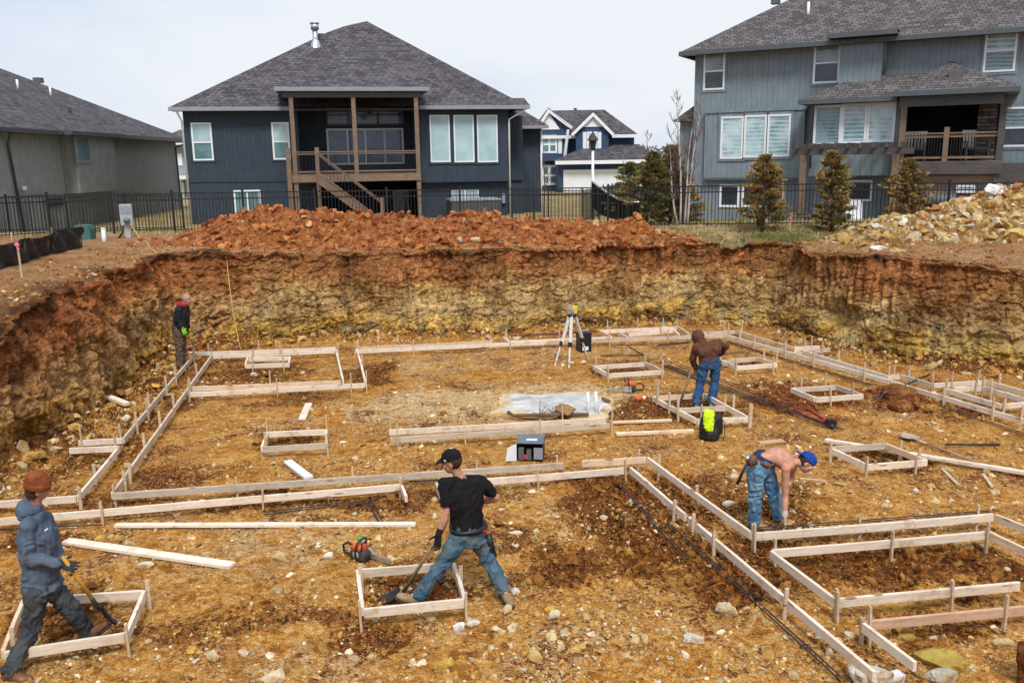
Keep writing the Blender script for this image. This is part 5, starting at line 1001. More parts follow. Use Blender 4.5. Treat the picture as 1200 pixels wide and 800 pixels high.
# ---------------------------------------------------------------- trees and plants
def mat_leaf(name, cols):
    t = NT(name); c = t.attr('Col'); t.b.inputs['Subsurface Weight'].default_value = 0; m = t.fin(t.mix(1.0, c, cols, 'MULTIPLY'), .8, .15); return m
LEAF = mat_leaf('evergreen_sprays', (1, 1, 1)); BARK = plain('brown_bark', (.10, .07, .05), .9, .1, 0, .3, 20, .5, 40); BIRCHBARK = plain('pale_bark', (.50, .46, .44), .8, .2, 0, .3, 14); TWIG = plain('reddish_twigs', (.16, .11, .10), .9, .1)
def leaves(name, P, D, size, cols, mat, parent, rng, wide=.5):
    """many small leaf faces: P centres, D growth directions"""
    n = len(P); D = D / np.linalg.norm(D, axis=1)[:, None]; rv = rng.normal(size=(n, 3)); S = np.cross(D, rv); S /= np.linalg.norm(S, axis=1)[:, None] + 1e-9; s = np.asarray(size)[:, None]
    V = np.stack([P - S * s * wide * .3, P + S * s * wide * .3, P + D * s * .6 + S * s * wide * .5, P + D * s, P + D * s * .55 - S * s * wide * .5], 1).reshape(-1, 3)
    b = (np.arange(n) * 5)[:, None]; F = np.concatenate([b + np.array([[0, 1, 2, 4]]), b + np.array([[4, 2, 3, 3]])])
    F3 = np.concatenate([b + np.array([[0, 1, 2]]), b + np.array([[0, 2, 4]]), b + np.array([[4, 2, 3]])])
    return npmesh(name, V, F3, mat, parent, False, {'Col': np.repeat(cols, 5, 0)})
def evergreen(px_foot, px_top, wpx, Y, label, n=5200, brown=.5, seed=1, zb=None, lean=0.0, name='evergreen_tree', group=None):
    rng = np.random.default_rng(seed); f = aty(px_foot, Y); zb = gz(f.x, Y) if zb is None else zb; tp = aty(px_top, Y); h = tp.z - zb; R0 = wpx / 2 * Y / CF
    t = thing(name, label, 'evergreen tree', (f.x, Y, zb), 0, group); dx = tp.x - f.x
    tr = MB().tube([(0, 0, -.1), (dx * .4, 0, h * .45), (dx, 0, h * .97)], [.06, .045, .012], 8).build('trunk', BARK, t, True)
    # boughs: clumps of sprays on a cone with gaps
    n = int(n * 1.6); nb = int(n / 60); k = rng.random(nb) ** .8; zc = .01 + .97 * k; prof = np.interp(zc, [0, .08, .3, .6, .85, 1], [.85, 1.0, 1, .74, .34, .04]); ang = rng.uniform(0, 6.283, nb); irr = 1 + .34 * np.sin(ang * 2 + zc * 9 + seed) + rng.normal(0, .16, nb)
    rad = R0 * prof * irr; q = rng.integers(0, nb, n); fr = np.sqrt(rng.random(n)); up = rng.normal(0, .05, n) * h * .5
    ca, sa = np.cos(ang[q]), np.sin(ang[q]); rr = rad[q] * (.25 + .78 * fr); P = np.stack([ca * rr + rng.normal(0, .045, n) + dx * zc[q], sa * rr + rng.normal(0, .045, n), zc[q] * h + up * .35 + .18 * fr * R0], 1)
    P[:, 2] = np.clip(P[:, 2], .02, h); D = np.stack([ca * .7, sa * .7, .75 + 0 * ca], 1) + rng.normal(0, .35, (n, 3))
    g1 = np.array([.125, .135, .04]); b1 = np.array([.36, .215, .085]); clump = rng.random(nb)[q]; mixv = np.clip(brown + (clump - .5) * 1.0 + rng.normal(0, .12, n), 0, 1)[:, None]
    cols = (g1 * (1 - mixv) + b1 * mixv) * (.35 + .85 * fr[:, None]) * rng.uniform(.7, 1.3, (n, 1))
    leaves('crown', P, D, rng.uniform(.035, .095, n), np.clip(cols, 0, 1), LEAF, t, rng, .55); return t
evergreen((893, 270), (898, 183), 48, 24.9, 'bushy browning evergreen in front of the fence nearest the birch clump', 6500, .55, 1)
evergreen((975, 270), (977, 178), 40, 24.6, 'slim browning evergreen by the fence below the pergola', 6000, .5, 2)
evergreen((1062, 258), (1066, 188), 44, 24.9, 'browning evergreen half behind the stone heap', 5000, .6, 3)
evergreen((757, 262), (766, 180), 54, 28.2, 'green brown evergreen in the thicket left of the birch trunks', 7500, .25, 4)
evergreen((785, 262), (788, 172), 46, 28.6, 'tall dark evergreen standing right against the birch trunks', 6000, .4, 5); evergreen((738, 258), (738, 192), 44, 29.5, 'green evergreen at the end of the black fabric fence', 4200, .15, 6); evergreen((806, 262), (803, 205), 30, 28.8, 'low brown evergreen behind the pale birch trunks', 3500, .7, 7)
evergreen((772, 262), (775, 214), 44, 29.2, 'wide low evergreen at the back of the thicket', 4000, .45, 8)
def bare_tree(px_foot, Y, stems, label, mat, rad=.04, seed=1, name='bare_tree', zb=None, twn=26, cat='bare tree'):
    rng = random.Random(seed); f = aty(px_foot, Y); zb = gz(f.x, Y) if zb is None else zb; t = thing(name, label, cat, (f.x, Y, zb)); o = Vector((f.x, Y, zb)); tw = MB()
    for i, (pb, pt) in enumerate(stems):
        a = aty(pb, Y); a = Vector((a.x, Y + .06 * i, zb - .1)) - o; b = aty(pt, Y) - o; pts = []; rr = []
        for k in range(9): q = k / 8; p = a.lerp(b, q); pts.append(p + Vector((math.sin(q * 5 + i) * .05, math.cos(q * 4 + i) * .05, 0))); rr.append(rad * (1 - q) ** .8 + .005)
        MB().tube(pts, rr, 7).build('trunk', mat, t, True); L = (b - a).length
        for j in range(twn):
            q = rng.uniform(.28, .97); p = a.lerp(b, q); an = rng.uniform(0, 6.283); l = L * .2 * (1.1 - q) * rng.uniform(.6, 1.5) + .12; e = p + Vector((math.cos(an) * l * .55, math.sin(an) * l * .55, l * .85)); mid = p.lerp(e, .5) + Vector((math.cos(an) * l * .08, math.sin(an) * l * .08, -.02)); tw.tube([p, mid, e], [.011, .008, .005], 4, False)
            for _ in range(3): e2 = mid + Vector((rng.uniform(-.3, .3), rng.uniform(-.3, .3), rng.uniform(.25, .6))) * l; tw.tube([mid, e2], [.0065, .004], 3, False)
    tw.build('crown', TWIG, t); return t
bare_tree((798, 266), 27.6, [((797, 268), (794, 100)), ((800, 268), (812, 150)), ((804, 268), (822, 120)), ((795, 268), (783, 170))], 'pale multi stem birch without leaves rising against the sky left of the tall house', BIRCHBARK, .036, 3, twn=24)
bare_tree((735, 262), 30, [((757, 250), (760, 152)), ((733, 250), (732, 190))], 'thin bare sapling above the thicket of evergreens', TWIG, .03, 4, twn=22); bare_tree((636, 262), 40, [((636, 240), (638, 160))], 'thin bare sapling with reddish twigs beside the navy house', TWIG, .04, 5, zb=1.6, twn=18)
# dry grass along the top of the bank and behind the fence
def grass():
    rng = np.random.default_rng(17); N = 52000; x = np.concatenate([rng.uniform(4.9, 9.2, N // 2), rng.uniform(-15, 16, N // 2)]); y = np.concatenate([rng.uniform(23.3, 26.8, N // 2), rng.uniform(25.6, 34, N // 2)])
    L = fbm(np.stack([x, y, 0 * x], 1) * .8, 3, 91); keep = (rng.random(N) < .5 + L) & ((x < 8.3) | (y > 23.5)) & ((y > 26.0) | (x > 5.3)); x, y = x[keep], y[keep]; n = len(x); z = grade(x, y)
    P = np.stack([x, y, z - .01], 1); D = np.stack([rng.normal(0, .5, n), rng.normal(0, .5, n), np.ones(n)], 1)
    k = (np.clip(.3 + fbm(P * .5, 3, 92) * 1.6 - .25 * (y < 27) , 0, 1) + rng.normal(0, .15, n))[:, None].clip(0, 1); cols = (np.array([.50, .38, .19]) * (1 - k) + np.array([.13, .16, .04]) * k) * rng.uniform(.6, 1.25, (n, 1))
    leaves('grass', P, D, rng.uniform(.05, .15, n), cols, LEAF, None, rng, .14)['kind'] = 'stuff'
grass()
def far_woods():
    rng = np.random.default_rng(5); n = 30000; x = rng.uniform(-90, 120, n); y = rng.uniform(150, 165, n); hmax = 4.5 + 2 * vnoise(np.stack([x * .09, 0 * x, 0 * x], 1), 4) + 1.5 * vnoise(np.stack([x * .4, 0 * x, 0 * x], 1), 5)
    z = 1.5 + rng.random(n) * hmax; P = np.stack([x, y, z], 1); cols = np.array([.16, .14, .13]) * rng.uniform(.6, 1.3, (n, 1)); leaves('woods', P, rng.normal(size=(n, 3)) + np.array([0, 0, .8]), rng.uniform(.2, .6, n), cols, LEAF, None, rng, .6)['kind'] = 'stuff'
far_woods()
# ---------------------------------------------------------------- concrete forms: boards nailed to stakes
_fr = random.Random(12)
def board(parent, a, b, z, mat, h=.092, th=.038, o=None):
    a = Vector(a); b = Vector(b); L = (b - a).length; d = (b - a) / L; ang = math.atan2(d.y, d.x)
    m = MB(); n = max(2, int(L / .4)); bow = _fr.uniform(-.006, .006); V = []; F = []
    for i in range(n + 1):
        f = i / n; x = L * f; y = bow * math.sin(f * math.pi); zz = .003 * math.sin(f * 4 + L)
        V += [(x, y - th / 2, -h + zz), (x, y + th / 2, -h + zz), (x, y + th / 2, zz), (x, y - th / 2, zz)]
    for i in range(n):
        k = i * 4
        for j in range(4): F.append((k + j, k + (j + 1) % 4, k + 4 + (j + 1) % 4, k + 4 + j))
    F.append((3, 2, 1, 0)); F.append((n * 4, n * 4 + 1, n * 4 + 2, n * 4 + 3)); m.add(V, F); bo = m.build('board', mat, parent, fix=True, bevel=.002)
    bo.location = (a.x, a.y, z) if o is None else (a.x - o.x, a.y - o.y, z - o.z); bo.rotation_euler = (0, 0, ang); return bo
def form(label, segs, stakes=(), z=.20, mats=None, group=None, name='footing_form', h=.092, stop=.10):
    c = g(segs[0][0], z); o = Vector((c.x, c.y, 0)); t = thing(name, label, 'concrete form', o, 0, group)
    W = []
    for i, (p, q) in enumerate(segs):
        a = g(p, z); b = g(q, z); d = (b - a).normalized(); a = a + d * .012; b = b - d * .012; W.append((a, b, p, q)); mt = (mats or {}).get(i, _fr.choice((PINE, PINEPALE, PINEPALE, PINEPALE, PINEGREY)))
        board(t, Vector((a.x, a.y, 0)), Vector((b.x, b.y, 0)), z + (i % 4) * .0033, mt, h, o=o)
    for s in stakes:
        i, px, side = s[0], s[1], s[2]; a, b, p, q = W[i]; hh = s[3] if len(s) > 3 else stop + _fr.uniform(-.02, .035)
        # perspective-correct position along the board for photo column px
        lo, hi = 0.0, 1.0; f = min(max((px - p[0]) / (q[0] - p[0] + 1e-9), 0), 1); pp = g((px, p[1] + (q[1] - p[1]) * f), z); d = (b - a).normalized(); r = min(max((pp - a).dot(d), -.03), (b - a).length + .03); c = a + d * r; nn = Vector((-d.y, d.x, 0)); nn = nn if nn.y < 0 else -nn
        c = c + nn * side * (.019 + .0125); lean = Vector((_fr.uniform(-.02, .02), _fr.uniform(-.02, .02), 0)); zf = fz(c.x, c.y)
        MB().bar(Vector((c.x, c.y, zf - .12)) - o, Vector((c.x + lean.x, c.y + lean.y, z + hh + (.09 + _fr.uniform(-.03, .05) if c.y > 12.5 else 0))) - o, .022, .040, nn if abs(nn.z) < .5 else (0, 1, 0)).build('stake', STAKE, t)
    return t
GL, GP = 'long footing forms', 'square pad forms'
form('outer wall form climbing from the short stub at left to the far left pit corner', [((91, 516), (144, 513)), ((144, 513.3), (229, 413)), ((229, 412.7), (394, 407))], [(0, 96, 1), (0, 142, -1), (1, 158, -1), (1, 171, -1), (1, 176.5, 1), (1, 193, -1), (1, 204, -1), (1, 225, -1), (2, 244, -1), (2, 303, -1), (2, 328, -1)], group=GL)
form('short stub form and corner board left of the beanie worker', [((80, 525), (140, 522)), ((140, 522.4), (90, 581)), ((90, 581.3), (-30, 589))], [(0, 135, -1), (1, 114, 1), (1, 84, -1), (2, 40, -1)], group=GL)
form('inner form from the back corner round to the front run beside the open blue box', [((248, 416), (131, 577.5)), ((131, 577.8), (661, 542))], [(0, 233, 1, .12), (0, 220, -1), (0, 206, 1), (0, 190, 1), (0, 172, 1), (0, 148, -1), (0, 143, -1), (1, 134, -1), (1, 277, -1), (1, 412, -1), (1, 560, -1), (1, 653, -1)], group=GL)
form('front outer form from the left edge to its capped end by the black shirt worker', [((-30, 609.5), (470, 567)), ((470.5, 567.5), (476, 581))], [(0, 120, 1, .13), (0, 307, 1), (0, 468, -1), (0, 472, 1)], group=GL)
form('left inner bay form with two long boards and two cross boards at its right end', [((223, 453), (400, 445.6)), ((221, 459.8), (428, 449)), ((394, 409.5), (402, 445)), ((418, 408.5), (428.5, 448.6))], [(0, 316, -1), (1, 222, 1), (1, 325, 1), (1, 411.6, 1), (1, 429.5, 1), (2, 394, -1), (3, 423, -1), (3, 418, -1)], group=GL)
form('back form board under the yellow string line', [((249, 415.6), (394, 409.2))], [(0, 249, 1), (0, 330, 1)], group=GL)
form('straight back form along the foot of the far wall left of the tripod', [((415, 409.6), (640, 399.3)), ((419, 406.6), (577, 399.2)), ((577, 398.8), (572, 394.5))], [(0, 417, -1), (0, 484, 1), (0, 598, 1), (1, 443, -1), (1, 513, -1), (1, 575, -1)], group=GL)
form('back form with a bumped out rectangle behind the brown hoodie worker', [((640, 399), (853, 391.4)), ((590, 394.5), (597, 400)), ((597, 399.6), (717, 394.6)), ((717, 394.3), (702, 387)), ((702, 386.7), (794, 382)), ((794, 382), (807, 390)), ((724, 388.6), (736, 395.2)), ((736, 391), (790, 386)), ((790, 386), (796, 391.6)), ((808, 390.2), (862, 387))], [(0, 714, 1), (0, 734, 1), (0, 783, 1), (0, 848, -1), (1, 592, -1), (2, 655, -1), (2, 690, -1), (4, 712, -1), (4, 747, -1), (4, 777, -1), (4, 795, -1), (7, 773, 1), (9, 848, -1), (9, 853, 1, .14)], group=GL)
form('outer right form stepping along the foot of the right wall', [((862, 387), (930, 406.2)), ((930, 406.6), (961, 405)), ((973, 408), (942, 410.2)), ((941, 410.6), (1039.5, 440)), ((1039.5, 440.3), (1054.5, 438.5)), ((1055, 438.5), (1093.5, 449)), ((1093.5, 449.3), (1157, 445.7)), ((1157, 446), (1250, 472))], [(0, 868, -1), (1, 952, -1), (1, 944, -1), (2, 963, 1), (3, 981, -1), (3, 1041, -1), (4, 1048, -1), (5, 1064, -1), (6, 1094.5, -1), (6, 1114, 1), (6, 1147, -1), (7, 1170, -1)], group=GL)
form('long inner right form running diagonally from the far corner to the right edge', [((853, 392), (1042, 444.8)), ((1043, 445.3), (1250, 505.5))], [(0, 868, 1), (0, 885, 1), (0, 922, 1), (0, 955, 1), (0, 1015, 1), (1, 1108, 1), (1, 1166, 1), (1, 1174, -1), (1, 1198, 1)], group=GL)
form('open rectangle form nested in the right run at the right edge', [((1117, 453.5), (1152, 452.4)), ((1152, 452.6), (1250, 480)), ((1108.5, 455), (1174.5, 473.7)), ((1174.5, 474), (1240, 468))], [(0, 1142, 1), (0, 1150, 1), (1, 1164, 1), (2, 1110, 1)], group=GL)
def pad(label, a, b, c, d, stakes, **k): return form(label, [(a, b), (b, c), (c, d), (d, a)], stakes, group=GP, **k)
pad('small pad form directly in front of the back board under the string line', (290, 418.6), (340, 417.6), (338, 425.6), (287.6, 427), [(0, 296, -1), (0, 328, -1), (2, 296, 1, .12), (2, 333, 1)])
pad('rectangular pad form alone in the middle left of the pit floor', (313.5, 506), (382, 502.8), (383, 519.5), (306.6, 523.6), [(0, 310, -1), (0, 384, -1), (2, 384, 1), (3, 308, -1)])
pad('pad form between the tripod and the far chainsaw', (695, 428.4), (756, 424.2), (778, 434), (713, 437.8), [(0, 697, 1), (0, 761, -1), (2, 775, 1), (2, 709, 1), (1, 774, -1)])
pad('pad form right of the brown hoodie worker', (846, 422), (886.5, 418), (911, 426), (862.5, 429), [(3, 846, 1), (1, 894, -1), (1, 908, -1), (2, 861, 1), (2, 906, 1)])
pad('pad form beside the red clay lumps on the right', (927, 454.5), (980, 451), (1012, 462), (955.5, 466), [(0, 940, -1), (0, 968, -1), (2, 1001, -1), (2, 973, 1)])
form('double pad form around the brown hoodie worker with a cross board', [((765, 464.2), (826, 460.5)), ((826, 461), (878, 488.6)), ((878, 489), (816, 491.2)), ((816, 491), (765, 464.6)), ((794, 478.4), (852, 475))], [(3, 772, 1, .22), (3, 786, 1, .12), (3, 797, 1), (2, 820, 1), (2, 877, 1), (1, 848, -1), (1, 858, -1), (1, 878, -1)], group=GP)
pad('tilted pad form to the right of the shirtless worker', (971.4, 523.6), (1037.5, 519), (1087, 539), (1015, 544), [(3, 976, 1), (2, 1012, 1), (1, 1053, -1), (1, 1075, -1), (2, 1072, 1)])
pad('pad form at the feet of the black shirt worker', (419, 667), (531, 658), (545, 702), (425, 713.5), [(3, 420, -1), (2, 422, 1), (2, 545, 1), (1, 536, -1)], z=.22)
pad('pad form the beanie worker is stepping through', (28, 701), (169, 691), (147, 742), (3, 764), [(1, 171, -1, .1), (2, 154, 1, .12), (3, 8, -1)], z=.22)
form('two parallel boards staked in the middle below the white pool', [((455, 503.3), (711, 489.5)), ((456, 512.6), (715, 496))], [(0, 457, -1), (0, 660, -1), (1, 466, 1), (1, 545, 1), (1, 634, 1), (1, 716, 1, .12)], group=GL)
form('short front form right of the black shirt worker meeting the diagonal run', [((514, 564.5), (734, 547.6)), ((511, 565), (518, 582))], [(0, 514, -1), (0, 630, 1), (0, 733, 1)], group=GL)
form('upper diagonal form from the centre gap down to the shirtless worker and along his feet', [((681, 540), (758, 534.8)), ((758.5, 535.2), (882, 624.5)), ((881.5, 625), (1165, 602.3)), ((1165.5, 602.6), (1240, 632))], [(0, 687, -1), (0, 748, -1), (1, 769, -1), (1, 815, -1), (2, 884, 1), (2, 884.5, -1), (2, 1010, -1), (2, 1147, -1)], group=GL, z=.22)
form('lower diagonal form in two lengths running to the bottom right', [((738.6, 547), (804, 602.5)), ((807, 604.5), (1026, 788))], [(0, 792, 1), (1, 815, 1), (1, 840, 1), (1, 923, 1, .13)], group=GL, z=.22)
form('open cornered form enclosing freshly dug clay at right', [((904, 644), (1157, 622.3)), ((903, 644.6), (980, 701.6)), ((980.5, 702), (1196, 682)), ((1157.5, 622.6), (1240, 661))], [(0, 911, -1, .12), (0, 1044, 1, .12), (0, 1155, 1, .14), (2, 981, 1), (2, 983, -1, .1), (2, 1115, 1)], group=GL, z=.24)
form('reddish front board with a pale return at the bottom right corner', [((1011, 728), (1230, 706.5)), ((1011, 729), (1074, 776))], [(0, 1019, 1, .16), (0, 1176, 1, .14), (0, 1014, -1, .02)], .24, {0: PINERED, 1: PINEPALE}, group=GL)

# loose lumber on the ground
def loose(label, p, q, w=.09, th=.038, mat=None, flat=True, name='loose_board', cat='board', lift=.0):
    a = g(p, .05); b = g(q, .05); hs = [fz(*(a.lerp(b, k / 6)).xy) for k in range(7)]; za = max(hs[0], (hs[0] + max(hs)) / 2) + lift; zb = max(hs[6], (hs[6] + max(hs)) / 2) + lift
    d = (b - a).normalized(); L = (b - a).length; t = MB().box(0, L, -w / 2, w / 2, 0, th).build(name, mat or _fr.choice((PINE, PINEPALE)), None, bevel=.003); t.location = (a.x, a.y, za + .004); t.rotation_euler = (0, -math.atan2(zb - za, L), math.atan2(d.y, d.x)); return tag(t, label, cat)
loose('long thin board lying flat in front of the front outer form', (135, 614), (487, 612.5), .09, .036, PINEPALE); loose('wide pale plank lying askew right of the beanie worker', (77, 632), (272, 661), .135, .038, PINEPALE)
loose('short board lying flat near the inner left bay', (362, 473), (354, 491), .13, .038, PINEPALE); loose('short white board lying askew below the middle left pad', (337, 539), (362, 558), .13, .038, MT['white']); loose('long board resting under the tilted pad and out to the right edge', (967, 517), (1235, 562), .09, .045, PINEPALE, lift=.05)
loose('thin board lying behind the form end right of the white pool', (716, 494), (787, 491.5), .07, .038, PINE); loose('short board lying in front of the double pad', (722, 506.5), (813, 503), .09, .045, PINE); loose('white stub board against the foot of the left wall', (124, 476), (150, 482), .12, .06, PINEPALE)
loose('short loose stake lying left of the long board', (1104, 547), (1123, 566), .045, .025, STAKE, name='loose_stake', cat='stake'); loose('short loose stake lying below the long board near the right edge', (1152, 554), (1163, 568), .045, .025, STAKE, name='loose_stake', cat='stake'); loose('thin stick lying right of the shirtless worker', (938, 559), (968, 562), .04, .025, STAKE, name='loose_stake', cat='stake')
MB_pink = loose('flat reddish board lying between the backpack and the shirtless worker', (890, 517), (918, 514), .12, .03, PINERED)
# ---------------------------------------------------------------- rebar, string, tools, boxes, rocks
REBAR = plain('rusty_rebar', (.055, .042, .037), .75, .3, .1, .3, 30); DARKPIPE = plain('dark_pipe', (.035, .035, .04), .5, .5, .2)
def rods(label, pts, n=1, rad=.009, spread=.03, mat=None, name='rebar_bundle', cat='rebar', lift=.032, z=None, seed=0):
    rng = random.Random(seed); P = []
    for p in pts: q = g(p, .03 if z is None else z); P.append(q)
    # resample
    S = []
    for a, b in zip(P[:-1], P[1:]):
        k = max(2, int((b - a).length / .35)); S += [a.lerp(b, i / k) for i in range(k)]
    S.append(P[-1]); hs = [fz(p.x, p.y) if z is None else z for p in S]
    hs = [max(hs[max(0, i - 2):i + 3]) * .5 + sum(hs[max(0, i - 3):i + 4]) / len(hs[max(0, i - 3):i + 4]) * .5 for i in range(len(hs))]
    o = Vector((S[0].x, S[0].y, hs[0])); d = (S[-1] - S[0]).normalized(); nn = Vector((-d.y, d.x, 0))
    if n == 1: t = MB().tube([Vector((p.x, p.y, h + lift)) - o for p, h in zip(S, hs)], rad, 6).build(name, mat or REBAR, None, True); t.location = o; return tag(t, label, cat)
    t = thing(name, label, cat, o)
    for i in range(n):
        off = (i - (n - 1) / 2) * spread; ang = rng.uniform(-.012, .012); L0 = rng.uniform(0, .4) if n > 2 else 0
        pts_ = [Vector((p.x, p.y, h + lift + (i % 2) * rad)) - o + nn * (off + ang * ((p - S[0]).length - 2)) for p, h in zip(S, hs)]; MB().tube(pts_, rad * .9, 6).build('bar', mat or REBAR, t, True)
    return t
rods('bundle of rusty rebar running past the brown hoodie worker to the red bolt cutters', [(778, 429), (856, 459), (955, 494), (985, 503)], 5, .010, .045, seed=1); rods('pair of thin rebar lying beside the main bundle in the middle', [(795, 429), (868, 455), (940, 484)], 2, .009, .10, seed=2)
rods('long rebar lying inside the diagonal right form', [(853, 401), (938, 427), (1020, 452)], 3, .010, .05, seed=3); rods('long rebar lying in front of the right form near the right edge', [(1100, 476), (1150, 494), (1230, 521)], 2, .010, .05, seed=4)
rods('two thin rods running down from the form corner at centre', [(712, 556.5), (758, 610), (805, 662)], 2, .008, .03, seed=5); rods('pair of thin rods running to the bottom right below the diagonal form', [(782, 617), (868, 692), (985, 798)], 2, .009, .03, seed=6)
rods('rebar lying on top of the form beside the shirtless worker', [(884, 621.5), (1010, 612), (1160, 600)], 2, .008, .03, z=.225, lift=.012, seed=7); rods('dark rod leaning across the right form over the red lumps', [(1024, 477), (1060, 461), (1089, 446)], 1, .02, mat=DARKPIPE, name='pipe', cat='pipe', lift=.14)
rods('rebar along the foot of the front outer form', [(50, 609), (240, 595), (470, 573)], 2, .010, .03, seed=8); rods('rebar lying before the front outer form at left', [(0, 622), (60, 618), (120, 616)], 1, .010, seed=9); rods('dark rebar half buried before the capped form end', [(310, 602), (390, 592), (436, 588)], 2, .010, .05, seed=10); rods('short rebar pair standing at the loose board near the chainsaw', [(434, 589), (446, 612)], 3, .008, .03, seed=11)
rods('short rods in front of the bumped out form', [(704, 416.5), (757, 416)], 1, .016, mat=DARKPIPE, name='pipe', cat='pipe'); rods('bent rod reaching down from the back form', [(734, 404), (754, 416)], 1, .012, seed=12, name='rebar'); rods('dark rods left of the brown hood', [(772, 405), (808, 401.5)], 2, .012, .05, seed=13); rods('dark rod lying beside the flat shovel', [(1108, 522), (1172, 522)], 2, .012, .03, seed=14); rods('thin rod between the two right pads', [(845, 415), (873, 412)], 1, .012, seed=15, name='rebar'); rods('rods at the foot of the back wall left of the tripod', [(600, 395), (640, 392.5), (700, 389)], 2, .012, .06, seed=16); rods('black hose from the form end by the black shirt worker', [(479, 569), (515, 567.5)], 1, .014, mat=DARKPIPE, name='hose', cat='hose', lift=.1)
# yellow string line down the far wall
def string_line():
    P = [aty((265, 299), 22.35), aty((269, 335), 21.5), aty((273, 365), 21.1), aty((281, 406), 20.75), aty((289, 420), 20.4)]; o = P[0]; t = MB().tube([p - o for p in P], .011, 6).build('string_line', plain('yellow_string', (.55, .36, .10), .6), None, True); t.location = o; tag(t, 'slack yellow string line hanging down the far wall to the back form', 'string line')
string_line()
# white slurry pool
def pool():
    t = NT('milky_water'); v = t.pos(); n = t.noise(v, 2.5, 5, .65, .4); c = t.ramp(n, [(.36, (.30, .32, .32)), (.5, (.50, .51, .49)), (.62, (.68, .66, .60))]); e = t.sep(t.attr('Col'))[0]; k = t.ramp(t.math('ADD', e, t.math('MULTIPLY', t.math('SUBTRACT', t.noise(v, 5, 5, .7), .5), 1.3)), [(.12, 0), (.42, 1)]); c = t.mix(k, t.ramp(n, [(.36, (.40, .25, .09)), (.62, (.62, .48, .27))]), c); m = t.fin(c, t.math('SUBTRACT', .9, t.math('MULTIPLY', k, .62)), .4)
    cs = [(588, 470), (600, 463), (640, 461.5), (690, 462), (712, 467), (716, 478), (712, 487), (660, 489), (610, 488), (592, 481)]; P = [g(p, 0) for p in cs]; c0 = sum(P, Vector()) / len(P); rng = np.random.default_rng(3); V = [(0, 0, 0)]; n = 90
    for i in range(n):
        f = i / n * len(P); a, b = P[int(f)], P[(int(f) + 1) % len(P)]; p = a.lerp(b, f % 1) - c0; p = p * (1 + .28 * float(fbm(np.array([[p.x * 3, p.y * 3, 0]]), 3, 8)[0])); V.append((p.x, p.y, 0))
    V = np.array(V); rings = [V[1:] * f for f in (1.12, .97, .82, .62, .35)]; VV = np.concatenate(rings + [V[:1]]); ed = np.repeat([0, .12, .4, .8, 1.0], n); ed = np.append(ed, 1.0); VV[:, 2] = np.where(ed == 0, -.03, 0)
    F = np.concatenate([grid_faces(5, n, True)[:, ::-1], np.array([[4 * n + (i + 1) % n, 4 * n + i, 5 * n, 5 * n] for i in range(n)])]); F = np.concatenate([F[:, [0, 1, 2]], F[:4 * n][:, [0, 2, 3]]])
    o = npmesh('water', VV, F, m, None, True, {'Col': np.repeat(ed[:, None], 3, 1)}, (c0.x, c0.y, .026)); o['kind'] = 'structure'
    rngp = random.Random(9)
    STICK = plain('wet_sticks', (.16, .10, .06), .8, .2, 0, .3)
    def stick(label, pts, r): Q = [g(p, .05) + Vector((0, 0, .02)) for p in pts]; q = Q[0]; s = MB().tube([p - q for p in Q], r, 7).build('log', STICK, None, True); s.location = q; tag(s, label, 'log')
    stick('thin log lying along the near edge of the white pool', [(596, 484), (602, 488), (640, 487), (690, 486.5)], .032); stick('dark twig lying in the white pool', [(706, 468), (714, 471)], .03)
    for i, (x, y) in enumerate(((633, 480), (648, 477))):
        m = MB(); a = g((x, y + 7), .03)
        for k in range(7): an = rngp.uniform(-1.2, 1.2); L = rngp.uniform(.15, .4); m.tube([(0, 0, 0), (math.sin(an) * L, rngp.uniform(-.2, .2), .03 + math.cos(an) * L * .7)], [.008, .003], 5)
        s = m.build('brush', STICK, None); s.location = a; tag(s, ('dead brush sticking out of the white pool at its middle', 'second tuft of dead brush in the white pool nearer the sack')[i], 'brush', 'dead brush in the pool')
    q = g((663, 487), .02); s = rock(q, .30, 'brown earth lump like a crumpled sack at the near edge of the white pool', (.30, .19, .09), seed=3, flat=(1.1, .7, .55))
    q = g((709, 483), .03); PV = thing('pipe_stub', 'pale plastic pipe stubs and thin coil at the right end of the white pool', 'pipe', q)
    MB().tube([(.10 * math.cos(a * .524), .02 + .05 * math.sin(a * .7), .04 + .08 * math.sin(a * .524)) for a in range(13)], .012, 8, False).build('coil', PVC, PV, True)
    for k in (-.28, -.14): MB().tube([(k, .05, -.05), (k - .02, .1, .36)], .03, 10).build('stub', PVC, PV, True)
pool()
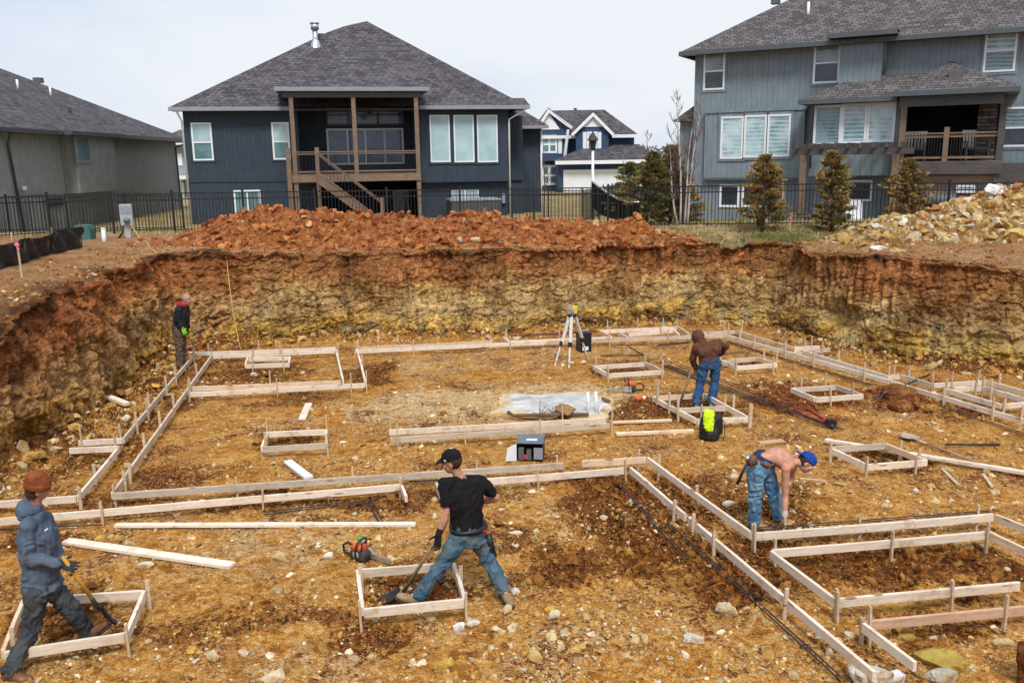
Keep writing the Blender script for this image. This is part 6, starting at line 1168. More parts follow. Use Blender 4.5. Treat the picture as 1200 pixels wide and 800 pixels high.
# tripod with level
def tripod():
    top = aty((670.5, 366), g((668, 428), 0).y); feet = [g((650, 429), .02), g((667.5, 430), .02), g((687, 424), .02)]; feet[0].z = feet[1].z = feet[2].z = .0; o = Vector((top.x, top.y, 0)); t = thing('tripod', 'pale survey tripod with yellow and grey level on top, standing mid pit', 'tripod', o); AL = plain('painted_alloy', (.74, .75, .74), .45, .4, .1, .1); YEL = plain('yellow_plastic', (.72, .55, .04), .5, .4)
    f1 = g((667, 431), 0); sp = .62; feet = [Vector((g((650, 429), 0).x, g((650, 429), 0).y, 0)), Vector((f1.x, f1.y, 0)), Vector((g((689, 421), 0).x, g((689, 421), 0).y, 0))]
    for i, f in enumerate(feet):
        a = Vector((0, 0, top.z - .06)) + (f - o).normalized() * .08; b = f - o; m = a.lerp(b, .55); l = MB().bar(a, m, .045, .025).bar(a + Vector((.03, 0, 0)), m + Vector((.03, 0, 0)), .02, .05).build('leg', AL, t); MB().bar(m, b, .035, .028).build('lower_leg', AL, l); MB().tube([b - (b - m).normalized() * .12, b], [.022, .008], 8).build('foot', plain('orange_tip', (.55, .14, .03), .6), l); MB().bar(m - (b - m).normalized() * .05, m + (b - m).normalized() * .05, .085, .05).build('clamp', MT['black'], l)
    MB().tube([(0, 0, top.z - .09), (0, 0, top.z - .03)], .1, 16).build('head_plate', MT['black'], t, True); MB().box(-.10, .06, -.07, .07, top.z - .028, top.z + .11).tube([(0, -.12, top.z + .05), (0, .1, top.z + .05)], .04, 12).build('level', MT['metal'], t, bevel=.008); MB().box(.0, .11, -.075, .075, top.z - .02, top.z + .14).build('level_cover', YEL, t, bevel=.01)
tripod()
def bucket_crate():
    p = g((684, 411), .0); t = thing('bucket', 'black square bucket with white label behind the tripod', 'bucket', (p.x, p.y, fz(p.x, p.y)), .3); w, h = .14, .42
    m = MB(); m.box(-w, w, -w, -w + .012, 0, h).box(-w, w, w - .012, w, 0, h).box(-w, -w + .012, -w + .012, w - .012, 0, h).box(w - .012, w, -w + .012, w - .012, 0, h).box(-w + .012, w - .012, -w + .012, w - .012, 0, .015); m.build('body', MT['black'], t); MB().box(-w - .012, w + .012, -w - .012, w + .012, h, h + .02).build('rim', MT['black'], t); MB().box(-.09, .06, -w - .004, -w - .001, .04, .13).build('label', MT['white'], t)
    MB().tube([(-w, 0, h - .02), (-w * .7, 0, h + .08), (w * .7, 0, h + .08), (w, 0, h - .02)], .006, 6).build('handle', MT['metal'], t)
bucket_crate()
def carton():
    p = g((621, 542), .0); t = thing('carton', 'open blue and black box lying on its side behind the front form', 'box', (p.x, p.y, fz(p.x, p.y) + .01), -.1); s = 1 / 80.0; w, h, d = .20, .27, .42; BLUE = plain('blue_grey_card', (.13, .16, .20), .6, .3, 0, .35, 8)
    m = MB().box(-w, w, 0, d, 0, .01).box(-w, -w + .01, 0, d, .01, h).box(w - .01, w, 0, d, .01, h).box(-w + .01, w - .01, d - .01, d, .01, h); m.build('body', MT['black'], t); MB().box(-w - .004, w + .004, -.004, d + .004, h, h + .012).build('top', BLUE, t)
    MB().prism([(-w - .006, -.01, 0), (-w - .16, -.09, .02), (-w - .13, -.06, .22), (-w - .006, 0, h)], (.006, .0, 0)).build('flap', PVC, t); MB().box(w - .14, w - .005, -.012, -.005, .03, h - .06).build('flap', MT['gutter'], t); MB().box(-w + .03, -w + .11, -.02, .1, .02, .2).box(-.05, .02, .0, .12, .015, .16).build('contents', MT['vent'], t); MB().box(-.10, -.03, -.006, -.003, .03, .10).build('label', plain('red_label', (.4, .07, .09), .6), t); MB().box(-.06, .10, .12, .2, h + .0125, h + .0145).build('label', MT['white'], t)
carton()
ORANGE = plain('orange_plastic', (.72, .12, .02), .45, .4, 0, .1); GREYP = plain('grey_plastic', (.36, .33, .26), .5, .4, 0, .25); CSB = plain('dark_engine_case', (.05, .05, .05), .5, .4, 0, .3)
def chainsaw(p, z, rot, label, green=False, scale=1.0):
    q = g(p, .0); t = thing('chainsaw', label, 'chainsaw', (q.x, q.y, fz(q.x, q.y) + .015), rot); t.scale = (scale,) * 3
    MB().loft([((-.15, 0, .08), (0, .075, 0), (0, 0, .06)), ((-.08, 0, .095), (0, .085, 0), (0, 0, .085)), ((.05, 0, .095), (0, .085, 0), (0, 0, .085)), ((.11, 0, .08), (0, .07, 0), (0, 0, .065))], 16, 4).build('engine_body', CSB, t, True); MB().loft([((-.16, 0, .165), (0, .055, 0), (0, 0, .03)), ((-.06, 0, .20), (0, .075, 0), (0, 0, .05)), ((.07, 0, .18), (0, .07, 0), (0, 0, .045))], 14, 3.5).build('top_cover', ORANGE, t, True)
    MB().tube([(.0, -.11, .03), (.0, -.13, .16), (.02, -.10, .29), (.03, 0, .32), (.02, .09, .30), (.0, .10, .16), (0, .10, .05)], .014, 8).build('front_handle', MT['black'], t, True); MB().tube([(-.12, 0, .17), (-.24, 0, .21), (-.33, 0, .15), (-.32, 0, .05), (-.14, 0, .03)], .018, 8).build('rear_handle', MT['black'], t, True); MB().tube([(.08, -.09, .18), (.11, -.10, .30), (.115, 0, .33), (.11, .09, .30)], .012, 6).build('hand_guard', MT['black'], t, True)
    P = [(.1, .06, .03), (.46, .06, .035), (.51, .06, .065), (.46, .06, .095), (.1, .06, .10)]; MB().prism(P, (0, .012, 0)).build('guide_bar', MT['metal'], t); MB().prism([(-.06, .075, .01), (.13, .075, .02), (.15, .075, .08), (.11, .075, .14), (-.04, .075, .15)], (0, .035, 0)).build('side_cover', GREYP, t); MB().tube([(-.03, -.075, .10), (-.03, -.10, .10)], .055, 14).build('starter_cover', GREYP, t, True)
    if green: MB().tube([(0, -.045, .323), (0, .045, .323)], .024, 10).build('tape', plain('green_tape', (.02, .38, .12), .5), t, True)
chainsaw((424, 657), 0, -.55, 'orange and black chainsaw with green tape lying behind the near pad form', True, .82); chainsaw((737, 460), 0, math.pi - .1, 'red and black chainsaw lying beyond the pool near the far pad', False, .85)
def spray_can():
    q = g((750, 473), .05); t = thing('spray_can', 'orange and white spray can lying on the dark clods near the double pad', 'spray can', (q.x, q.y, fz(q.x, q.y) + .05), .3); MB().tube([(-.1, 0, 0), (.04, 0, 0)], .045, 12).build('can', ORANGE, t, True); MB().tube([(.0405, 0, 0), (.10, 0, 0)], [.042, .036], 12).build('cap', PVC, t, True)
spray_can()
def shovel(a, b, label, hm, bm, dirv=None, wide=.12, blade=.27, up=(0, 0, 1)):
    """handle from a (grip) to b (socket); blade continues along dirv"""
    a = Vector(a); b = Vector(b); t = thing('shovel', label, 'shovel', b); d = (b - a).normalized(); bd = Vector(dirv).normalized() if dirv is not None else d
    MB().tube([a - b, (a - b) * .03], [.017, .02], 10).build('handle', hm, t, True); MB().tube([(a - b) * .16, (0, 0, 0), bd * .05], [.022, .02, .016], 10).build('socket', bm, t, True)
    s = bd.cross(Vector(up)).normalized(); n = s.cross(bd).normalized(); P = []; F = []; rows = 7
    for i in range(rows):
        f = i / (rows - 1); w = wide * (np.interp(f, [0, .12, .6, .85, 1], [.55, 1, 1, .7, .12]))
        for j in range(5): k = j / 2 - 1; P.append(bd * (.03 + blade * f) + s * w * k + n * (.035 * k * k - .02 * math.sin(f * 3)))
    for i in range(rows - 1):
        for j in range(4): F.append((i * 5 + j, i * 5 + j + 1, i * 5 + 6 + j, i * 5 + 5 + j))
    MB().add(P, F).build('blade', bm, t, True); return t
BLADE = plain('black_steel', (.03, .03, .033), .5, .5, .5, .3); YHANDLE = plain('yellow_handle', (.60, .32, .035), .5, .4, 0, .12); WHANDLE = mat_wood('ash_handle', (.42, .29, .17), (.28, .18, .10)); OLDBLADE = plain('worn_blade', (.40, .33, .25), .6, .4, .2, .25)
a = g((1146, 541), .05); b = g((1076, 516), .05); a.z = fz(a.x, a.y) + .03; b.z = fz(b.x, b.y) + .04; shovel(a, b, 'shovel lying flat with its pale blade beside the tilted pad', WHANDLE, OLDBLADE, (b - a).normalized(), .13, .3)
def bolt_cutters():
    a = g((972, 497), .03); b = g((928, 473), .03); t = thing('bolt_cutters', 'red handled bolt cutters lying on the rebar bundle', 'bolt cutters', (a.x, a.y, fz(a.x, a.y) + .03)); REDM = plain('red_enamel', (.42, .02, .03), .45, .4); d = (b - a)
    nn = Vector((-d.y, d.x, 0)).normalized()
    for s in (-1, 1): MB().tube([d * .05, d * .3 + nn * s * .10, d + nn * s * .12], .022, 8).build('handle', REDM, t, True)
    MB().tube([d * .05, -d * .1], [.07, .03], 8).build('jaws', BLADE, t, True); MB().box(-.06, .10, -.07, .07, -.02, .09).build('head', BLADE, t, bevel=.015)
bolt_cutters()
def backpack():
    p = g((831, 514), .0); Y = p.y; top = aty((833, 476), Y); t = thing('backpack', 'black tool backpack with a lime safety vest draped over it', 'backpack', (p.x, p.y, fz(p.x, p.y)), .1); h = .42; BK = plain('black_nylon', (.014, .014, .017), .6, .4, 0, .3, 12)
    V, F = remesh(MB().loft([((0, 0, .0), (.17, 0, 0), (0, .13, 0)), ((0, 0, .2), (.19, 0, 0), (0, .15, 0)), ((0, 0, h), (.15, 0, 0), (0, .11, 0)), ((0, 0, h + .06), (.07, 0, 0), (0, .06, 0))], 20, 3).loft([((0, -.14, .03), (.12, 0, 0), (0, .06, 0)), ((0, -.15, .15), (.12, 0, 0), (0, .06, 0)), ((0, -.13, .22), (.1, 0, 0), (0, .04, 0))], 16, 3).loft([((.18, .02, .1), (.07, 0, 0), (0, .1, 0)), ((.17, .02, .45), (.08, 0, 0), (0, .1, 0))], 14), .012, 3, .012, 12, 3); npmesh('bag', V, F, BK, t, True)
    MB().tube([(-.05, 0, h + .04), (-.03, 0, h + .12), (.05, 0, h + .12), (.07, 0, h + .04)], .014, 8).build('strap', BK, t, True); MB().tube([(.16, -.05, h), (.26, -.1, .35), (.24, -.16, .1), (.2, -.2, .02)], .008, 6).build('cable', BK, t, True)
    V, F = remesh(MB().loft([((-.04, -.02, h + .14), (.085, 0, 0), (0, .09, 0)), ((-.05, -.09, h + .06), (.10, 0, 0), (0, .09, 0)), ((-.06, -.15, .27), (.095, 0, 0), (0, .045, 0)), ((-.05, -.16, .20), (.06, 0, 0), (0, .03, 0))], 20), .010, 3, .022, 11, 4); v = npmesh('safety_vest', V, F, plain('lime_mesh', (.58, .86, .02), .7, .2, 0, .12), None, True); t.scale = v.scale = (.86,) * 3; v.location = t.location; v.rotation_euler = t.rotation_euler; tag(v, 'bright lime safety vest draped over the black backpack', 'safety vest')
backpack()
# notable rocks, each told apart by what it lies beside
RK = [((850, 716), .13, 'pale angular rock beside the thin rods below the diagonal form', (.62, .52, .32)), ((813, 749), .10, 'rounded grey white rock in the right foreground', (.62, .57, .50)), ((519, 781), .12, 'yellow ochre rock at the bottom below the black shirt worker', (.58, .38, .08)), ((708, 613), .085, 'pale rock in the dark clods right of the black shirt worker', (.62, .50, .28)), ((602, 645 - 55), .0, '', None),
      ((603, 690), .0, '', None), ((604, 627), .085, 'whitish rock right of the elbow of the black shirt worker', (.68, .60, .46)), ((628, 624), .07, 'tan rock next to the whitish rock at centre', (.60, .48, .30)), ((152, 637), .10, 'tan rock behind the wide plank', (.55, .45, .28)), ((170, 662), .09, 'pale rock just below the wide plank', (.66, .58, .42)), ((327, 656), .12, 'flat tan rock in the middle of the left foreground', (.58, .44, .24)), ((385, 653), .085, 'white blocky rock left of the near chainsaw', (.74, .70, .62)), ((538, 735), .09, 'white rock in front of the near pad form', (.76, .74, .72)), ((554, 730), .07, 'pale rock touching the white rock before the near pad', (.68, .64, .58)), ((604, 692), .07, 'grey rock at the heel of the black shirt worker', (.62, .60, .57)),
      ((595, 715), .085, 'pale rock below the rear boot of the black shirt worker', (.66, .54, .34)), ((650, 722), .10, 'cream pitted rock in the centre foreground', (.62, .54, .38)), ((626, 768), .10, 'yellow rock at the bottom centre', (.54, .40, .16)), ((1100, 775), .24, 'large mossy yellow boulder at the bottom right', (.42, .33, .07)), ((1104, 792), .16, 'grey pitted boulder under the mossy yellow boulder', (.45, .42, .34)), ((1020, 797), .26, 'big pale limestone slab at the bottom edge', (.60, .56, .46)), ((1052, 794), .10, 'bright white limestone lump beside the big pale slab', (.78, .78, .80)), ((1075, 786), .09, 'brown rock between the white lump and the mossy boulder', (.34, .21, .09)),
      ((1059, 488), .12, 'pale rock below the red clay lumps', (.62, .54, .38)), ((432, 441), .0, '', None), ((298, 442), .10, 'small pale rock under the small pad stake', (.66, .62, .54)), ((1000, 430), .0, '', None), ((934, 416), .16, 'pale rock against the dark hollow of the right wall', (.60, .52, .36)), ((45, 547), .16, 'yellow rock at the foot of the left wall', (.5, .33, .09)), ((120, 541), .10, 'dark rock near the left wall foot', (.22, .15, .08)), ((985, 553 + 15), .09, 'flat grey rock right of the shirtless worker', (.55, .47, .35)), ((1073, 577), .085, 'pale rock below the tilted pad', (.66, .60, .46)), ((1037, 594), .085, 'flat tan rock in the clearing right of the shirtless worker', (.58, .46, .28)), ((855, 590), .09, 'white flat rock left of the shirtless worker', (.72, .66, .56)), ((1176, 756), .10, 'tan rock near the right end of the reddish board', (.56, .44, .22)), ((1062, 741), .11, 'yellow brown rock inside the bottom right form', (.44, .28, .07)), ((328, 651), .0, '', None), ((250, 773), .08, 'small pale rock in the left foreground', (.6, .5, .3)), ((320, 797), .13, 'pale slab at the bottom left of centre', (.64, .54, .36))]
for i, (p, s, lb, c) in enumerate(RK):
    if s: q = g(p, .02); rock((q.x, q.y, fz(q.x, q.y) - s * .1), s, lb, c, seed=i, flat=(1, .8, .72))
_cr = random.Random(6); CL = [((1058 + _cr.gauss(0, 19), 470 + _cr.gauss(0, 5)), _cr.choice((.08, .1, .12, .15, .19, .25))) for _ in range(26)] + [((1050, 463), .3), ((1064, 468), .28)]
for i, (p, s) in enumerate(CL): q = g(p, .05); rock((q.x, q.y, fz(q.x, q.y) - .03), s, 'dark red clay lump heaped under the leaning rod', (.15, .045, .016), seed=40 + i, flat=(1, .85, .75), group='red clay lumps')
q = g((1110, 440), .2); rock((q.x, q.y, fz(q.x, q.y)), .35, 'orange red clay block slumped from the right wall', (.34, .13, .04), seed=51)
for i, (p, s, lb) in enumerate((((1165, 222), .36, 'white limestone boulder on the crest of the stone heap'), ((1030, 281), .22, 'white block at the left toe of the stone heap'), ((1052, 288), .24, 'tan block at the foot of the stone heap'), ((1026, 273), .20, 'big white stone on the left slope of the stone heap'), ((1190, 281), .34, 'flat yellow slab low on the stone heap at the right edge'))):
    q = g(p, 2.4); Y = np.clip(q.y, 20.3, 22.5); x = aty(p, Y).x; rock((x, Y, HEAP_Z(x, Y)), s, lb, ((.74, .72, .70), (.76, .74, .70), (.58, .44, .2), (.74, .70, .62), (.60, .45, .15))[i], seed=60 + i)
for i, (p, s, lb) in enumerate((((540, 279), .2, 'pale rock half way up the front of the red mound'), ((557, 279), .19, 'second pale rock beside it on the red mound'), ((588, 281), .2, 'grey rock on the red mound right of the two pale ones'))):
    x = aty(p, 23.6); rock((x.x, 23.55, x.z - .1), s, lb, (.56, .46, .32), seed=70 + i)

q = g((1222, 800), .0); rock((q.x, q.y, fz(q.x, q.y) - .1), .42, 'rough dark red clay mass cut off by the bottom right edge', (.13, .042, .018), seed=90, flat=(.62, .6, 1.7))
# ---------------------------------------------------------------- people
def skinmat(name, c):
    t = NT(name); v = t.co('Object'); n = t.noise(v, 14, 4, .6); cc = t.mix(1.0, c, t.ramp(n, [(.35, .72), (.65, 1.18)]), 'MULTIPLY'); cc = t.mix(t.ramp(t.noise(v, 4, 3, .5), [(.45, 0), (.7, .35)]), cc, (c[0] * .95, c[1] * .6, c[2] * .5)); t.b.inputs['Subsurface Weight'].default_value = .0; t.bump(t.noise(v, 60, 3, .6), .2, .004); return t.fin(cc, .65, .22)
def clothmat(name, c, var=.3, worn=None, dirt=.25):
    t = NT(name); v = t.co('Object'); n = t.noise(v, 9, 5, .65); cc = t.mix(1.0, c, t.ramp(n, [(.3, 1 - var), (.7, 1 + var)]), 'MULTIPLY')
    if worn: cc = t.mix(t.ramp(t.noise(v, 3.2, 4, .6), [(.42, 0), (.64, .8)]), cc, worn)
    cc = t.mix(t.math('MULTIPLY', t.ramp(t.noise(v, 5, 5, .7), [(.5, 0), (.68, 1)]), dirt), cc, (.20, .12, .05)); t.bump(t.noise(v, 45, 3, .6), .25, .006); return t.fin(cc, .9, .12)
SKIN = skinmat('skin', (.50, .26, .175)); SKINRED = skinmat('sunburnt_skin', (.56, .29, .20)); EYE = plain('dark_eye', (.02, .015, .012), .3); HAIRBROWN = plain('brown_hair', (.065, .035, .018), .8, .2, 0, .4, 40, .6, 80); HAIRGREY = plain('grey_hair', (.32, .29, .27), .85, .2, 0, .3, 40, .5, 80)
LEATHER = plain('brown_leather', (.16, .075, .045), .75, .25, 0, .35, 12, .3, dirt=.4); TANBOOT = plain('tan_leather', (.30, .20, .11), .85, .2, 0, .3, 12, .3, dirt=.5); SOLE = plain('boot_sole', (.05, .035, .025), .9)
def finger_chain(mb, a, d, n, L, r, curl):
    """three joints bending towards n"""
    p = Vector(a); dd = Vector(d).normalized(); nn = Vector(n).normalized(); ax = dd.cross(nn)
    for k, f in enumerate((.45, .32, .25)):
        q = p + dd * L * f; mb.capsule(p, q, r * (1 - .1 * k), r * (.92 - .1 * k), 8, 3); p = q; dd = (Matrix.Rotation(curl, 3, ax) @ dd).normalized()
def hand(mb, w, d, n, side, curl=.5, s=1.0):
    """w wrist, d towards the knuckles, n palm side normal, side +-1 towards the thumb"""
    w = Vector(w); d = Vector(d).normalized(); n = Vector(n); n = (n - d * n.dot(d)).normalized(); x = d.cross(n).normalized() * side
    mb.loft([(w - d * .015 * s, x * .026 * s, n * .018 * s), (w + d * .03 * s, x * .036 * s, n * .017 * s), (w + d * .085 * s, x * .043 * s, n * .014 * s), (w + d * .1 * s, x * .036 * s, n * .010 * s)], 14, 2.5)
    for i, L in enumerate((.078, .088, .082, .064)): finger_chain(mb, w + d * (.088 - .004 * abs(i - 1.3)) * s + x * (.032 - .0215 * i) * s, d + x * (.10 - .06 * i), n, L * s, .0098 * s, curl * (.9 + .08 * i))
    finger_chain(mb, w + d * .03 * s + x * .032 * s, d * .55 + x * .75 + n * .25, n - x * .6, .068 * s, .0115 * s, curl * .55)
def figure(label, root, J, face, skin, top, pants, boots, opts):
    """J: world joints. face: direction the face looks. One continuous skin, clothing and hair as children."""
    o = Vector(root); K = {k: Vector(v) - o for k, v in J.items()}; up = Vector((0, 0, 1)); face = Vector(face).normalized()
    hc = (K['hipL'] + K['hipR']) / 2; sc = (K['shL'] + K['shR']) / 2; latH = (K['hipR'] - K['hipL']).normalized(); latS = (K['shR'] - K['shL']).normalized(); spine = (sc - hc).normalized(); sw = (K['shR'] - K['shL']).length / 2
    nk = K['neck']; head = K['head']; ht = Vector(opts.get('headup', (head - nk))).normalized(); hf = (face - ht * face.dot(ht)).normalized(); hs = hf.cross(ht).normalized()
    mid = opts.get('mid'); M = Vector(mid) - o if mid is not None else (hc + sc) / 2
    sp0 = (2 * M - (hc + sc) / 2 - hc).normalized()
    def torso(mb, grow, z0=-.12):
        def pt(t): return hc * (1 - t) ** 2 + (2 * M - (hc + sc) / 2) * 2 * t * (1 - t) + sc * t * t
        def tn(t): return (pt(min(t + .03, 1.05)) - pt(t - .03)).normalized()
        S = []
        for t, w, d in sorted([(z0, .157, .118)] + [q for q in ((.0, .160, .122), (.2, .150, .112), (.42, .150, .108)) if q[0] > z0 + .04]) + [(.62, .165, .118), (.8, .172, .118), (.95, .165, .098), (1.04, .12, .075)]:
            c = pt(t); ax = tn(max(t, 0)); la = latH.lerp(latS, min(max(t, 0), 1)).normalized(); la = (la - ax * la.dot(ax)).normalized(); fd = ax.cross(la).normalized(); S.append((c, la * (w + grow) * (sw / .19 if t > .5 else 1), fd * (d + grow)))
        S.append((nk.lerp(sc, .25), latS * (.062 + grow), spine.cross(latS).normalized() * (.062 + grow)))
        mb.loft(S, 22, 2.4)
    fs = 1.0
    cov = opts.get('top'); ar = .8 if cov in ('hoodie', 'jacket') else 1.0; B = MB(); torso(B, -.034 if cov else -.012)
    B.capsule(sc, nk, .06, .054).capsule(nk, nk.lerp(head, .6), .054, .052)
    H = lambda f, u, s: head + hf * f + ht * u + hs * s
    B.ell(H(-.012, .025, 0), hs * .076, hf * .094, ht * .098).ell(H(.022, -.045, 0), hs * .058, hf * .068, ht * .068).ell(H(.05, -.088, 0), hs * .034, hf * .032, ht * .026)
    B.ell(H(.083, .004, 0), hs * .052, hf * .018, ht * .012).capsule(H(.088, .0, 0), H(.112, -.034, 0), .010, .014, 8, 3).ell(H(.086, -.064, 0), hs * .024, hf * .012, ht * .010)
    for s in (-1, 1): B.ell(H(-.01, -.012, s * .078), hs * .010, hf * .022, ht * .032).ell(H(.066, -.022, s * .042), hs * .02, hf * .02, ht * .02).capsule(K['shL' if s < 0 else 'shR'], sc.lerp(nk, .5), .036 if opts.get('top') else .05, .04)
    bare = opts.get('bare', ())
    for sd, nm in ((-1, 'L'), (1, 'R')):
        sh, el, wr = K['sh' + nm], K['el' + nm], K['wr' + nm]
        rs_ = .040 if cov else .058; B.ell(sh, (rs_, 0, 0), (0, rs_, 0), (0, 0, rs_)).capsule(sh, el, .040 if cov else .052, .038 * ar).capsule(el, el.lerp(wr, .3), .040 * ar, .042 * ar).capsule(el.lerp(wr, .3), wr, .042 * ar, .027)
        hd = opts.get('hand' + nm, {}); d = Vector(hd.get('d', wr - el)); n = Vector(hd.get('n', hc - wr)); (hand(B, wr, d, n, hd.get('side', sd), hd.get('curl', .45)) if not opts.get('glove' + nm) else B.capsule(wr, wr + d.normalized() * .05, .024, .018))
        hp, kn, an = K['hip' + nm], K['kn' + nm], K['an' + nm]; B.capsule(hp, kn, .082, .052).capsule(kn, kn.lerp(an, .35), .054, .056).capsule(kn.lerp(an, .35), an, .056, .038); B.capsule(an, an.lerp(K['toe' + nm], .25), .034, .026)
    V, F = remesh(B, .0075, 3); body = npmesh('person', V, F, skin, None, True); body.location = o; tag(body, label, 'person')
    for s in (-1, 1): MB().ell(H(.079, -.002, s * .033), hs * .013, hf * .008, ht * .007, 10, 6).build('eye', EYE, body, True)
    def cloth(name, mb, mat, voxel=.009, folds=.012, sm=3, scale=13, seed=0):
        V, F = remesh(mb, voxel, sm, folds, scale, seed); return npmesh(name, V, F, mat, body, True)
    seed = opts.get('seed', 1)
    # trousers
    P = MB(); wa = hc + sp0 * .13; fdH = sp0.cross(latH).normalized()
    P.loft([(hc - sp0 * .09, latH * .162, fdH * .13), (hc, latH * .178, fdH * .140), (wa, latH * .170, fdH * .132)], 22, 2.4)
    for nm in 'LR':
        hp, kn, an = K['hip' + nm], K['kn' + nm], K['an' + nm]; P.capsule(hp, kn, .105, .078).capsule(kn, kn.lerp(an, .5), .078, .075).capsule(kn.lerp(an, .5), an + (kn - an).normalized() * .02, .075, .072)
    cloth('trousers', P, pants, .009, .024, 2, 11, seed + 3)
    # boots
    for nm in 'LR':
        an, toe = K['an' + nm], K['toe' + nm]; fd = (toe - an); un = Vector(opts.get('sole' + nm, (0, 0, 1))).normalized(); fd = (fd - un * fd.dot(un)).normalized(); sd_ = fd.cross(un)
        Q = MB(); hl = an - un * .05; Q.capsule(an + (K['kn' + nm] - an).normalized() * .05, an - un * .02, .056, .052); Q.loft([(hl - fd * .075, sd_ * .026, un * .028), (hl - fd * .05, sd_ * .038, un * .045), (hl + fd * .04, sd_ * .042, un * .048), (hl + fd * .12 - un * .008, sd_ * .050, un * .036), (hl + fd * .185 - un * .014, sd_ * .042, un * .028), (hl + fd * .21 - un * .018, sd_ * .02, un * .018)], 18, 2.5); b = cloth('boot', Q, boots, .007, .004, 2)
        MB().loft([(hl - fd * .08 - un * .052, sd_ * .038, fd * 0 + un * .012), (hl + fd * .05 - un * .052, sd_ * .046, un * .012), (hl + fd * .15 - un * .050, sd_ * .053, un * .012), (hl + fd * .215 - un * .046, sd_ * .03, un * .01)], 14, 4).build('sole', SOLE, b, True)
    kind = opts.get('top'); T = MB()
    if kind:
        g_ = .020 if kind == 'tee' else .030; torso(T, g_, opts.get('hem', -.16))
        for nm in 'LR':
            sh, el, wr = K['sh' + nm], K['el' + nm], K['wr' + nm]
            if kind == 'tee': T.capsule(sh, sh.lerp(el, .62), .066, .064); T.capsule(sc.lerp(nk, .3), sh, .058, .064)
            else: T.capsule(sh, el, .072, .060).capsule(el, el.lerp(wr, .82), .062, .050).capsule(el.lerp(wr, .8), wr.lerp(el, .03), .052, .042); T.capsule(sc.lerp(nk, .3), sh, .075, .078)
        shirt = cloth({'tee': 't_shirt', 'hoodie': 'hoodie', 'jacket': 'jacket'}[kind], T, top, .009, .021 if kind != 'tee' else .017, 2, 9, seed)
        if opts.get('hood') == 'down':
            Hd = MB(); bk = -hf; Hd.loft([(nk - ht * .06 + bk * .03, hs * .10, hf * .09), (nk + bk * .035, hs * .115, hf * .10), (nk + ht * .04 + bk * .04, hs * .10, hf * .088), (nk + ht * .055 + bk * .03, hs * .06, hf * .055)], 18); Hd.ell(nk + bk * .10 - ht * .03, hs * .11, hf * .05, ht * .09); cloth('hood', Hd, opts.get('hoodmat', top), .009, .010, 2, 12, seed + 5)
        if opts.get('hood') == 'up':
            Hd = MB(); Hd.ell(H(-.02, .02, 0), hs * .108, hf * .125, ht * .135).loft([(nk - ht * .08, hs * .13, hf * .11), (nk, hs * .105, hf * .10), (H(-.02, -.05, 0), hs * .105, hf * .11)], 18); cloth('hood', Hd, opts.get('hoodmat', top), .009, .012, 2, 12, seed + 5)
    hat = opts.get('hat')
    if hat == 'beanie':
        M_ = MB(); M_.loft([(H(-.012, .018, 0), hs * .089, hf * .105), (H(-.014, .055, 0), hs * .092, hf * .108), (H(-.02, .10, 0), hs * .084, hf * .10), (H(-.03, .145, 0), hs * .055, hf * .064), (H(-.035, .158, 0), hs * .02, hf * .025)], 20); b = cloth('beanie', M_, opts['hatmat'], .006, .008, 2, 22, seed); C = MB(); C.loft([(H(-.012, .012, 0), hs * .095, hf * .111), (H(-.012, .02, 0), hs * .098, hf * .114), (H(-.013, .058, 0), hs * .098, hf * .114), (H(-.013, .066, 0), hs * .092, hf * .108)], 22).build('cuff', opts['hatmat'], b, True)
    if hat in ('cap', 'cap_back'):
        M_ = MB(); sg = 1 if hat == 'cap' else -1
        M_.loft([(H(-.012, .030, 0), hs * .086, hf * .104), (H(-.012, .055, 0), hs * .089, hf * .107), (H(-.014, .095, 0), hs * .080, hf * .096), (H(-.016, .125, 0), hs * .052, hf * .062), (H(-.016, .135, 0), hs * .018, hf * .02)], 22); b = cloth('cap', M_, opts['hatmat'], .006, .003, 2, 16, seed)
        br = MB(); a = H(-.012, .036, 0); P0 = []
        for k in range(9): q = (k / 8 - .5) * 2; P0.append((a + hf * sg * (.09 * math.sqrt(max(0, 1 - .75 * q * q))) + hs * .076 * q, a + hf * sg * (.09 + .085 * math.sqrt(max(0, 1 - q * q * .8))) * .98 + hs * .078 * q - ht * .018 * (1 - q * q)))
        VV = []; FF = []
        for i, (p, q) in enumerate(P0): VV += [p + ht * .004, q + ht * .004, q - ht * .004, p - ht * .004]
        for i in range(8):
            for j in range(4): FF.append((i * 4 + j, i * 4 + (j + 1) % 4, i * 4 + 4 + (j + 1) % 4, i * 4 + 4 + j))
        br.add(VV, FF).build('brim', opts['hatmat'], b, True); MB().ell(H(-.016, .136, 0), hs * .009, hf * .009, ht * .005, 8, 5).build('button', opts['hatmat'], b)
        for (f, u, s, w, h2, mt) in opts.get('logo', ()): c = H(f, u, s); nn = (hs * s + hf * (f + .012)).normalized(); tt = ht.cross(nn).normalized(); MB().poly([c - tt * w + nn * .006 - ht * h2, c + tt * w + nn * .006 - ht * h2, c + tt * w + nn * .004 + ht * h2, c - tt * w + nn * .004 + ht * h2]).build('logo', mt, b)
    if opts.get('hair'):
        lo = opts.get('hairlow', -.05); Hm = MB(); Hm.ell(H(-.028, .022, 0), hs * .083, hf * .088, ht * .098).loft([(H(-.05, lo, 0), hs * .066, hf * .050), (H(-.04, .0, 0), hs * .080, hf * .066), (H(-.03, .05, 0), hs * .080, hf * .08)], 18); cloth('hair', Hm, opts['hair'], .006, .008, 1, 40, seed)
